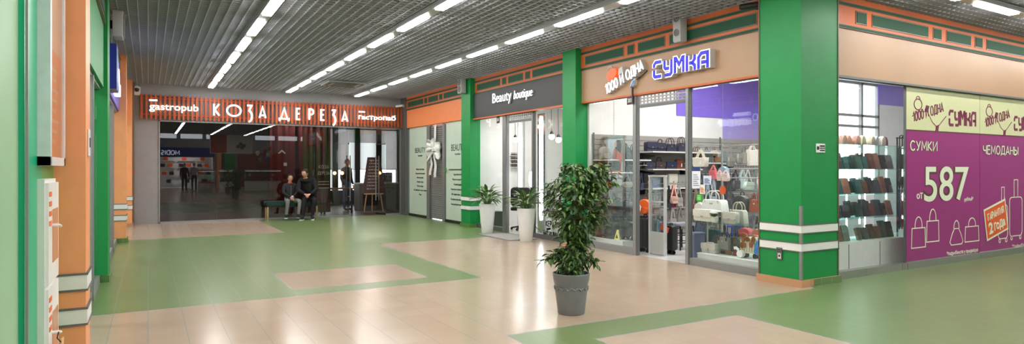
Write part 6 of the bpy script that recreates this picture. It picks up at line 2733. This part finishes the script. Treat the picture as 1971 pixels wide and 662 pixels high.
# ---- glass display case of wallets by the side window
YC = 4.92
cx0, cx1 = 7.30, 9.34
zt3 = ony(1680, 279, YC)[1]
zbb = ony(1680, 462, YC)[1]
cs = thing('display_case', 'tall glass display case of wallets on a white base in the side window', 'display case', (cx0, YC, 0))
Wd, Dd = cx1 - cx0, .42
a = MB()
a.box(0, -.02, 0, Wd, Dd, zbb)
a.build('base_cabinet', m_inwhite, cs, smooth=False)
a = MB()
for x in (.68, 1.4):
    a.box(x - .006, -.024, .03, x + .006, -.02, zbb - .02)
a.build('door_gap', m_grey, cs, smooth=False)
zsh = [zbb + (zt3 - zbb) * f for f in (0.0, .24, .485, .745, 1.0)]
for z in zsh[1:]:
    a = MB()
    a.box(0, 0, z - .01, Wd, Dd, z)
    a.build('glass_shelf', g_edge, cs, smooth=False)
a = MB()
for x in (0, 1.0, Wd - .012):
    a.box(x, 0, zbb, x + .01, Dd, zt3)
a.build('glass_side', g_edge, cs, smooth=False)
for x in (.30, .38, 1.30, 1.75):
    a = MB()
    a.box(x, Dd - .03, zbb + .02, x + .014, Dd - .016, zt3 - .02)
    a.build('light_strip', mat('led_strip', (250, 252, 255), .4, emit=12, var=0), cs, smooth=False)
rw = random.Random(11)
wc = [((66, 46, 40), 'dark brown'), ((40, 40, 44), 'black'), ((36, 92, 92), 'teal'), ((60, 74, 80), 'slate'), ((112, 120, 116), 'grey'), ((104, 62, 48), 'chestnut'), ((150, 100, 80), 'tan'), ((92, 110, 104), 'sage'), ((54, 60, 66), 'graphite')]
ordn = ['first', 'second', 'third', 'fourth', 'fifth', 'sixth', 'seventh', 'eighth', 'ninth', 'tenth', 'eleventh', 'twelfth', 'thirteenth', 'fourteenth']
rown = ['bottom', 'second lowest', 'second highest', 'top']
for r_ in range(4):
    for row, yo in ((0, .10), (1, .27)):
        if row == 1 and r_ == 0:
            continue
        n_ = 14
        for i in range(n_):
            c, cn = wc[(i * 3 + r_ * 4 + row * 5 + rw.randrange(3)) % len(wc)]
            x = cx0 + .07 + i * .150 + (.06 if row else 0)
            if x > cx1 - .06 or abs(x - cx0 - 1.005) < .06:
                continue
            h = .16 + .08 * rw.random()
            w = .11 + .04 * rw.random()
            t = thing('wallet', '%s wallet, %s row of the %s case shelf, %s from green column' % (cn, 'back' if row else 'front', rown[r_], ordn[i]), 'wallet', (x, YC + yo, zsh[r_] + .004), rw.uniform(-.12, .12), 'wallets in the glass case')
            b_wallet(t, w, h, h, c, c)
for i, (c, cn) in enumerate((((206, 166, 152), 'dusty pink'), ((214, 160, 140), 'salmon'), ((200, 150, 136), 'rose'), ((206, 204, 170), 'cream spotted'), ((214, 210, 184), 'pale cream'), ((190, 198, 208), 'pale blue spotted'), ((226, 222, 216), 'white'), ((112, 64, 58), 'maroon'))):
    u = (1619, 1632, 1645, 1660, 1674, 1686, 1694, 1702)[i]
    x = ony(u, 277, YC + .18)[0]
    t = thing('pouch', '%s cosmetic pouch standing on top of the glass display case' % cn, 'pouch', (x, YC + .16 + .03 * (i % 2), zt3 + .001), .15, 'pouches on the glass case')
    b_pouch(t, .155, .14, .14, c, shade(c, .7))
# umbrellas on a rail beside the case
xr = [ony(u, 300, 5.35)[0] for u in (1729, 1734, 1739, 1744)]
zu = ony(1735, 262, 5.35)[1]
t = thing('hanging_rail', 'short dark rail of hanging umbrellas between the glass case and the purple poster', 'rail', (xr[0] - .05, 5.35, zu - .03))
a = MB()
a.cyl((0, 0, 0), (xr[3] - xr[0] + .12, 0, 0), .010, 8)
a.build('bar', m_rack, t)
for i in (0.02, xr[3] - xr[0] + .10):
    a = MB()
    a.cyl((i, 0, -zu + .03), (i, 0, 0), .012, 8)
    a.build('post', m_rack, t)
for i, x in enumerate(xr):
    t = thing('folded_umbrella', 'folded black umbrella hanging by its hook, %s from the glass case' % ordn[i], 'umbrella', (x, 5.33, zu - .82), 0, 'hanging umbrellas')
    a = MB()
    a.lathe([(.004, 0), (.010, .02), (.026, .1), (.034, .45), (.03, .60), (.012, .66), (.001, .66)], 12)
    a.build('canopy', mat('umbrella_cloth', (30, 30, 33), .7, var=.2, scale=30), t)
    a = MB()
    a.tube([(0, 0, .66), (0, 0, .80)] + [(0, -.03 + .03 * math.cos(q), .80 + .03 * math.sin(q)) for q in [PI * j / 6 for j in range(1, 8)]], .009, 7)
    a.build('handle', m_black, t)
for i, (c, cn) in enumerate((((40, 70, 130), 'blue'), ((170, 40, 44), 'red'), ((120, 84, 60), 'brown patterned'))):
    x = ony(1731 + i * 5, 420, 5.2)[0]
    t = thing('necktie', '%s tie hanging low between the glass case and the purple poster' % cn, 'tie', (x, 5.2, .45), 0, 'hanging ties')
    a = MB()
    a.prism([(0, 0), (.03, .05), (.018, .55), (.02, .6), (-.02, .6), (-.018, .55), (-.03, .05)], [(-.006, 1), (.006, 1)])
    a.build('cloth', mat('tie_%s' % cn.split()[0], c, .6, var=.3, scale=60), t)
    a = MB()
    a.cyl((0, 0, .6), (0, 0, .66), .004, 5)
    a.build('loop', m_black, t)
t = thing('hanging_rail', 'low dark rail of ties between the glass case and the purple poster', 'rail', (ony(1727, 400, 5.2)[0], 5.2, 1.11))
a = MB()
a.cyl((0, 0, 0), (.32, 0, 0), .008, 8)
a.build('bar', m_rack, t)
a = MB()
for x in (.01, .31):
    a.cyl((x, 0, -1.11), (x, 0, 0), .010, 8)
a.build('post', m_rack, t)

# ================================================================ SALON INTERIOR
m_led = mat('led_bar', (250, 252, 255), .4, emit=6, var=0)
for u, v0, v1, X, lab in ((943, 228, 392, 7.3, 'tall glowing light bar inside the salon nearest the far green column'), (1001, 222, 392, 7.6, 'tall glowing light bar seen through the salon doorway'), (1041, 217, 455, 7.0, 'tall glowing light bar behind the salon counter')):
    y, zt_ = onx(u, v0, X)
    zb_ = max(.3, onx(u, v1, X)[1])
    t = thing('light_bar', lab, 'lamp', (X, y, 0), -HP, 'salon light bars')
    a = MB()
    a.box(-.14, .01, 0, .14, .05, min(zt_ + .05, 2.5))
    a.build('mirror_panel', mat('mirror', (210, 214, 216), .05, .9, var=0), t, smooth=False)
    a = MB()
    a.prism(rrect(.036, min(zt_, 2.45) - zb_, .02, 0, zb_), [(-.03, .9), (-.02, 1), (.01, 1)])
    a.build('tube', m_led, t)
for u, v, X, lab in ((992, 269, 7.4, 'glowing pendant bulb over the salon doorway'), (1062, 263, 7.3, 'glowing pendant bulb over the salon counter, farther from the green column'), (1075, 269, 7.5, 'glowing pendant bulb over the salon counter, beside the green column')):
    y, z = onx(u, v, X)
    t = thing('pendant_lamp', lab, 'lamp', (X, y, z), 0, 'salon pendant lamps')
    a = MB()
    a.tube([(0, 0, .06), (.01, .02, .3), (-.02, -.01, .5), (0, 0, 2.9 - z)], .005, 6)
    a.build('cord', m_black, t)
    a = MB()
    a.lathe([(.02, .03), (.045, .05), (.03, .09), (.012, .12), (.001, .12)], 14)
    a.build('socket', m_black, t)
    a = MB()
    a.ball((0, 0, 0), .062)
    a.build('bulb', mat('bulb_glow', (255, 246, 228), .4, emit=14, var=0), t)
t = thing('reception_counter', 'white salon reception counter with a dark top', 'counter', (6.95, 10.42, 0), -HP)
a = MB()
a.box(0, 0, 0, 1.05, .5, .95)
a.build('cabinet', m_inwhite, t, smooth=False)
a = MB()
a.box(-.02, -.03, .95, 1.07, .53, .98)
a.build('top', m_dark, t, smooth=False)
t = thing('brochure_stand', 'black brochure stand on the salon counter', 'stand', (7.0, 10.15, .98), -HP)
a = MB()
for i in range(3):
    a.box(-.08, -.02 + i * .04, 0, .08, -.01 + i * .04, .18 + i * .12)
a.build('tray', m_black, t, smooth=False)
a = MB()
for i in range(3):
    a.box(-.07, -.012 + i * .04, .02, .07, -.002 + i * .04, .22 + i * .12)
a.build('leaflets', m_tagw, t, smooth=False)
t = thing('card_terminal', 'small grey card terminal on the salon counter', 'terminal', (7.05, 9.72, .98), -HP)
a = MB()
a.prism(rrect(.12, .16, .03), [(-.06, .9), (-.04, 1), (.05, .9)])
a.build('body', m_grey, t)
a = MB()
a.box(-.04, -.066, .08, .04, -.06, .13)
a.build('screen', m_black, t, smooth=False)
t = thing('polish_rack', 'wall rack of small dark nail polish bottles in the salon', 'rack', (9.58, 13.55, 1.75), -HP)
xR, zR = ony(982, 322, 13.19)
t.location = (xR, 13.195, zR)
t.rotation_euler = (0, 0, 0)
wR = ony(998, 322, 13.19)[0] - xR
hR = ony(990, 293, 13.19)[1] - zR
a = MB()
for r_ in range(4):
    a.box(0, -.09, hR * r_ / 4, wR, 0, hR * r_ / 4 + .012)
a.build('ledge', m_white, t, smooth=False)
for r_ in range(4):
    for i in range(7):
        b_ = thing('polish_bottle', 'small dark nail polish bottle on the salon wall rack', 'bottle', (xR + wR * (i + .5) / 7, 13.15, zR + hR * r_ / 4 + .012), 0, 'nail polish bottles on the rack')
        a = MB()
        a.lathe([(.001, 0), (.013, 0), (.014, .03), (.007, .036), (.008, .068), (.001, .068)], 10)
        a.build('bottle', mat('polish_%d' % ((i * 3 + r_) % 4), [(60, 30, 36), (40, 40, 44), (90, 50, 50), (70, 60, 64)][(i * 3 + r_) % 4], .3), b_)
t = thing('manicure_table', 'white salon work table with black chairs behind the doorway', 'table', (8.2, 11.0, 0), -HP)
a = MB()
a.box(-.7, -.25, .74, .7, .25, .78)
a.build('tabletop', m_white, t, smooth=False)
for x in (-.62, .62):
    a = MB()
    a.box(x - .03, -.22, 0, x + .03, .22, .74)
    a.build('leg', m_inwhite, t, smooth=False)
for i, (x, y, rz, lab) in enumerate(((7.62, 11.25, 2.0, 'black padded salon chair in the doorway between the white planters'), (7.22, 11.95, 2.4, 'black padded salon chair behind the far white planter'))):
    t = thing('salon_chair', lab, 'chair', (x, y, 0), rz, 'salon chairs')
    a = MB()
    a.prism(rrect(.46, .08, .03, 0, .44), [(-.22, .95), (-.2, 1), (.2, 1), (.22, .95)])
    a.build('seat', leather(BLK), t)
    a = MB()
    a.prism(rrect(.44, .42, .08, 0, .54), [(.18, .95), (.2, 1), (.25, 1), (.27, .95)])
    a.build('backrest', leather(BLK), t)
    a = MB()
    a.cyl((0, 0, .08), (0, 0, .44), .03, 10)
    a.tube([(0, .2, .45), (0, .24, .58)], .02, 8)
    a.build('column', m_steel, t)
    for j in range(5):
        w = j * 2 * PI / 5
        a = MB()
        a.tube([(0, 0, .09), (.25 * math.cos(w), .25 * math.sin(w), .05)], .018, 7)
        a.ball((.25 * math.cos(w), .25 * math.sin(w), .03), .03, 8, 6)
        a.build('leg', m_rack, t)
t = thing('ring_lamp', 'glowing round ring lamp beside the salon doorway post', 'lamp', (7.0, onx(1022, 345, 7.0)[0], onx(1022, 345, 7.0)[1]), 1.28)
a = MB()
a.tube([(.0 + .11 * math.cos(q), 0, .15 * math.sin(q)) for q in [i * PI / 16 for i in range(32)]], .018, 8, closed=True)
a.build('ring', m_led, t)
a = MB()
zr_ = onx(1022, 345, 7.0)[1]
a.cyl((0, .0, -.16), (0, .0, -zr_ + .02), .012, 8)
for w in (0, 2.1, 4.2):
    a.tube([(0, 0, -zr_ + .25), (.22 * math.cos(w), .22 * math.sin(w), -zr_ + .01)], .008, 6)
a.build('tripod', m_rack, t)
for i, (x, y, c, lab) in enumerate(((8.05, 11.3, (180, 176, 170), 'grey spray bottle on the salon work table'), (8.1, 11.0, (120, 70, 56), 'brown jar on the salon work table'), (8.0, 10.75, (60, 60, 62), 'black jar on the salon work table'))):
    t = thing('cosmetic_bottle', lab, 'bottle', (x, y, .78))
    a = MB()
    a.lathe([(.001, 0), (.04, 0), (.042, .12), (.02, .15), (.001, .15)], 14)
    a.build('body', plast(c), t)
    a = MB()
    a.lathe([(.001, .15), (.018, .15), (.018, .20), (.001, .20)], 10)
    a.build('cap', m_black, t)
t = thing('waste_bin', 'dark green square bin inside the salon window by the far green column', 'bin', (6.95, 12.75, 0))
a = MB()
a.prism([(-.13, 0), (.13, 0), (.15, .36), (-.15, .36)], [(-.14, 1), (.14, 1)])
a.build('tub', plast((44, 60, 50)), t)
a = MB()
a.box(-.16, -.15, .36, .16, .15, .38)
a.build('rim', plast((40, 52, 44)), t, smooth=False)

# ================================================================ THE MALL BEHIND THE CAMERA (seen in the pub glass)
YE = -16
wall('wall_end', [(-5, YE - .15, 2.9, 16.2, YE, 3.62), (-5, YE - .15, 4.25, 16.2, YE, 6.5), (4.2, YE - .15, 0, 16.2, YE, 2.9)] + [(-5 + i * 1.7, YE - .12, 3.6, -4.75 + i * 1.7, YE + .05, 4.3) for i in range(13)], m_greywall)
wall('ceiling_hall', [(-5, YE - .2, 6.5, 18, -5.9, 6.6), (-5, -6.02, 3.46, 18, -5.94, 6.5)], m_greywall)
wall('wall_hall_left', [(-1.0, YE, 0, -.9, -6, 6.5), (-.62, -6.0, 0, -.5, 1.6, 3.6)], m_greywall)
wall('wall_hall_right', [(12, YE, 0, 12.1, -6, 6.5)], m_greywall)
wall('trim_40', [(.6, YE, 2.25, 4.3, YE + .08, 2.95)], mat('shop_blue', (20, 60, 130), .4))
ms = thing('clothes_shop_sign', 'white lit letters reading MODIS on the blue fascia behind the camera', 'sign', (2.0, YE + .1, 2.42), PI)
a = MB()
letters(a, 'MODIS', .30, -.62 + 1.2, 0, .2, -.05, 0, align='l', width=1.15)
a.v = [(x - .55, y, z) for x, y, z in a.v]
a.build('lettering', m_lit_b, ms, smooth=False)
wall('wall_clothes_shop', [(.4, YE - 2.5, 0, 4.4, YE - 2.4, 2.9), (.3, YE - 2.5, 0, .4, YE - .1, 2.9), (4.3, YE - 2.5, 0, 4.4, YE - .1, 2.9), (.3, YE - 2.5, 2.9, 4.4, YE - .1, 3.0), (.3, YE - 2.5, -.05, 4.4, YE, .002)], m_inwhite)
for i in range(3):
    t = thing('shop_shelving', 'white clothes shop shelving with orange boxes behind the camera, %s bay' % ordn[i], 'shelf', (.7 + i * 1.25, YE - 2.2, 0), PI, 'clothes shop shelving')
    t.location.x += 1.1
    a = MB()
    for z in (.3, .9, 1.5, 2.0):
        a.box(0, 0, z, 1.1, .35, z + .03)
    a.box(0, .33, 0, 1.1, .35, 2.6)
    a.build('board', m_white, t, smooth=False)
    a = MB()
    for z, x, c in ((1.53, .2, 0), (1.53, .7, 1), (.93, .1, 1), (.93, .6, 0), (.33, .3, 1), (2.03, .5, 0)):
        a.k = c
        a.box(x, .05, z, x + .3, .3, z + .25)
    a.build('stacked_goods', [OR_TAG, mat('cloth_dark', (50, 46, 46), .8)], t, smooth=False)
wall('trim_41', [(4.45, YE, 0, 4.75, YE + .3, 3.6)], m_orange)
wall('trim_42', [(4.95, YE, 0, 5.65, YE + .4, 3.6)], m_green)
wall('trim_43', [(5.9, YE, .0, 9.2, YE + .06, 2.6)], mat('rust_wall', (140, 70, 44), .5, var=.08))
t = thing('hanging_banner', 'hanging orange and white banner behind the camera', 'banner', (5.75, -7, 2.34), PI)
a = MB()
a.box(0, -.012, 0, 2.45, .012, 1.25)
a.k = 1
a.box(1.5, -.016, .04, 2.40, -.012, 1.2)
a.k = 2
for i in range(4):
    a.box(1.7, -.02, .6 + i * .13, 2.2, -.016, .66 + i * .13)
a.k = 3
for x, z in ((.5, .5), (.7, .6), (.85, .45), (.62, .38)):
    a.prism(arc(x, z, .12, .12, 0, 330, 11), [(-.016, 1), (-.012, 1)])
a.build('sheet', [m_white, mat('banner_orange', (196, 84, 44), .5), m_grey, mat('banner_green', (90, 120, 80), .5)], t, smooth=False)
a = MB()
for x in (.1, 2.35):
    a.cyl((x, 0, 1.25), (x, 0, 4.15), .006, 5)
a.build('cable', m_steel, t)
for i, (x0, x1, y, m_, lab) in enumerate(((2.5, 3.35, -4.3, (200, 60, 50), 'lit glass kiosk with red trim behind the camera'), (3.6, 4.5, -4.3, (214, 214, 220), 'lit white kiosk behind the camera'), (5.3, 7.4, -6.5, (200, 200, 200), 'long lit showcase counter behind the camera'))):
    t = thing('kiosk', lab, 'kiosk', (x1, y, 0), PI)
    L_ = x1 - x0
    a = MB()
    a.box(0, 0, 0, L_, .6, .55)
    a.build('base', m_white if i else paint((180, 178, 174), .5), t, smooth=False)
    a = MB()
    a.box(0, -.01, .55, L_, .61, .62)
    a.build('trim', plast(m_), t, smooth=False)
    a = MB()
    a.box(0, 0, .62, L_, .012, 1.25)
    a.box(0, 0, .62, .012, .6, 1.25)
    a.box(L_ - .012, 0, .62, L_, .6, 1.25)
    a.build('glass_front', g_edge, t, smooth=False)
    a = MB()
    a.box(0, 0, 1.25, L_, .6, 1.33)
    a.build('top', plast(m_), t, smooth=False)
    a = MB()
    a.box(.02, .02, 1.235, L_ - .02, .06, 1.25)
    a.build('light_strip', m_led, t, smooth=False)
    a = MB()
    rr2 = random.Random(i)
    for q in range(int(L_ * 12)):
        x = .06 + (L_ - .14) * rr2.random()
        z = rr2.choice([.62, .92])
        a.k = rr2.randrange(4)
        h = .06 + .12 * rr2.random()
        a.box(x, .15 + .3 * rr2.random(), z, x + .07, .5, z + h)
    a.box(.02, .1, .90, L_ - .02, .55, .92)
    a.build('goods', [m_gold, OR_TAG, plast((90, 120, 170)), m_white], t, smooth=False)
ficus('second leafy ficus in a grey pot standing behind the camera', (3.75, -1.3, 0), 12, n=420)
for i, (x, y, z, c) in enumerate(((5.9, -5.8, 2.35, (230, 230, 230)), (6.15, -5.9, 2.1, (200, 90, 50)), (6.3, -5.8, 2.5, (150, 80, 110)), (6.5, -5.7, 2.25, (220, 220, 225)), (6.6, -5.9, 2.65, (190, 80, 50)), (6.05, -5.7, 1.95, (120, 140, 170)), (6.8, -5.8, 2.4, (210, 150, 60)), (6.4, -5.6, 2.0, (90, 120, 170)))):
    t = thing('balloon', '%s balloon of the bunch floating behind the camera' % ['white', 'orange', 'plum', 'pale', 'rust', 'grey-blue', 'yellow', 'blue'][i], 'balloon', (x, y, z), 0, 'bunch of balloons')
    a = MB()
    a.lathe([(.001, -.16), (.05, -.14), (.11, -.05), (.13, .04), (.10, .12), (.05, .15), (.001, .16)], 16)
    a.build('skin', plast(c, .25), t)
    a = MB()
    a.tube([(0, 0, -.16), (.01, 0, -.3), (0, .01, -.42)], .003, 4)
    a.build('string', m_white, t)
for i, (x, y, rz, top, tr, lab) in enumerate(((1.95, -8.0, 2.8, (28, 28, 30), (30, 30, 34), 'shopper in black walking in the hall behind the camera'), (2.5, -8.2, 3.3, (190, 188, 184), (50, 50, 56), 'shopper in a pale coat walking in the hall behind the camera'))):
    person(lab, (x, y, 0), rz, STAND, 1.0, [m_skin, mat('top_%d' % i, top, .8), mat('trousers_%d' % i, tr, .8), m_shoe, mat('black_hair', (18, 15, 14), .6)])

# ================================================================ LAMPS
def area(name, loc, sx, sy, power, col=(1, 1, 1), rot=(0, 0, 0)):
    L_ = bpy.data.lights.new(name, 'AREA')
    L_.shape = 'RECTANGLE'
    L_.size, L_.size_y = sx, sy
    L_.energy = power
    L_.color = col
    o = bpy.data.objects.new(name, L_)
    o.location = loc
    o.rotation_euler = rot
    COL.objects.link(o)
    return o


def ceiling_panel(label, x, y, z, power, w=.6, d=.6, col=(1, 1, 1)):
    t = thing('ceiling_panel_light', label, 'ceiling light', (x, y, z), 0, 'shop ceiling panel lights')
    a = MB()
    a.box(-w / 2 - .03, -d / 2 - .03, 0, w / 2 + .03, d / 2 + .03, .04)
    a.build('frame', m_white, t, smooth=False)
    a = MB()
    a.box(-w / 2, -d / 2, -.006, w / 2, d / 2, 0)
    a.build('diffuser', mat('panel_diffuser', (255, 255, 252), .4, emit=4, var=0), t, smooth=False)
    o = area('panel_lamp', (0, 0, -.02), w, d, power, col)
    o.parent = t


for i, (x, y) in enumerate(((7.5, 5.6), (7.5, 7.4), (9.3, 5.8), (9.3, 7.4), (14.6, 5.35))):  # last one is unseen, added to brighten the wall under the lilac stripe
    ceiling_panel('square ceiling light panel in the bag shop, %s from its doorway corner' % ordn[i], x, y, 3.40, 27)
for i, (x, y) in enumerate(((7.7, 10.2), (7.7, 12.0))):
    ceiling_panel('square ceiling light panel in the salon, %s from the bag shop side' % ordn[i], x, y, 2.855, 17)
ceiling_panel('square ceiling light panel inside the pub over its counter', 6.6, 20.8, 3.15, 45, col=(1, .93, .84))
ceiling_panel('square ceiling light panel inside the pub over the burgundy panels', 3.0, 20.5, 3.15, 34, col=(1, .9, .8))
ceiling_panel('added square light panel just inside the pub glass to light the burgundy banners', 3.5, 18.30, 3.15, 34, col=(1, .9, .8))  # added lamp that brightens the front of the burgundy banners
ceiling_panel('square ceiling light panel inside the clothes shop behind the camera', 2.3, YE - 1.2, 2.86, 90)
for i, y in enumerate((3.2, 7.0, 11.5, 15.5)):
    ceiling_panel('square ceiling light panel in the left shops, %s from the near green pilaster' % ordn[i], -1.9, y, 3.3, 45)
for i, (x, y) in enumerate(((2.5, -9), (6.5, -9), (2.5, -13), (6.5, -13))):
    ceiling_panel('square ceiling light panel of the tall hall behind the camera, %s' % ['first', 'second', 'third', 'fourth'][i], x, y, 6.45, 80, 1.2, 1.2)

# ================================================================ SKY AND CAMERA
w = bpy.data.worlds.new('sky')
w.use_nodes = True
S.world = w
bg = w.node_tree.nodes['Background']
bg.inputs[0].default_value = (.86, .93, 1.0, 1)
bg.inputs[1].default_value = 3.0
cd = bpy.data.cameras.new('camera')
cd.sensor_width = 36
cd.sensor_fit = 'HORIZONTAL'
cd.lens = 36 * F / 1971
cd.shift_y = (CY - 331) / 1971
cd.clip_start = .05
cam = bpy.data.objects.new('camera', cd)
cam.location = (0, 0, H)
cam.rotation_euler = (HP, 0, -TH)
COL.objects.link(cam)
S.camera = cam
S.view_settings.view_transform = 'Standard'
S.view_settings.look = 'None'
S.view_settings.exposure = 0.6
S.view_settings.gamma = 1
S.view_settings.use_curve_mapping = False
S.cycles.use_denoising = True
S.cycles.denoising_input_passes = 'RGB_ALBEDO_NORMAL'
S.cycles.denoising_prefilter = 'ACCURATE'
S.cycles.max_bounces = 10
S.cycles.diffuse_bounces = 5
S.cycles.glossy_bounces = 5
S.cycles.transparent_max_bounces = 24
S.cycles.sample_clamp_indirect = 6
S.cycles.caustics_reflective = False
S.cycles.caustics_refractive = False
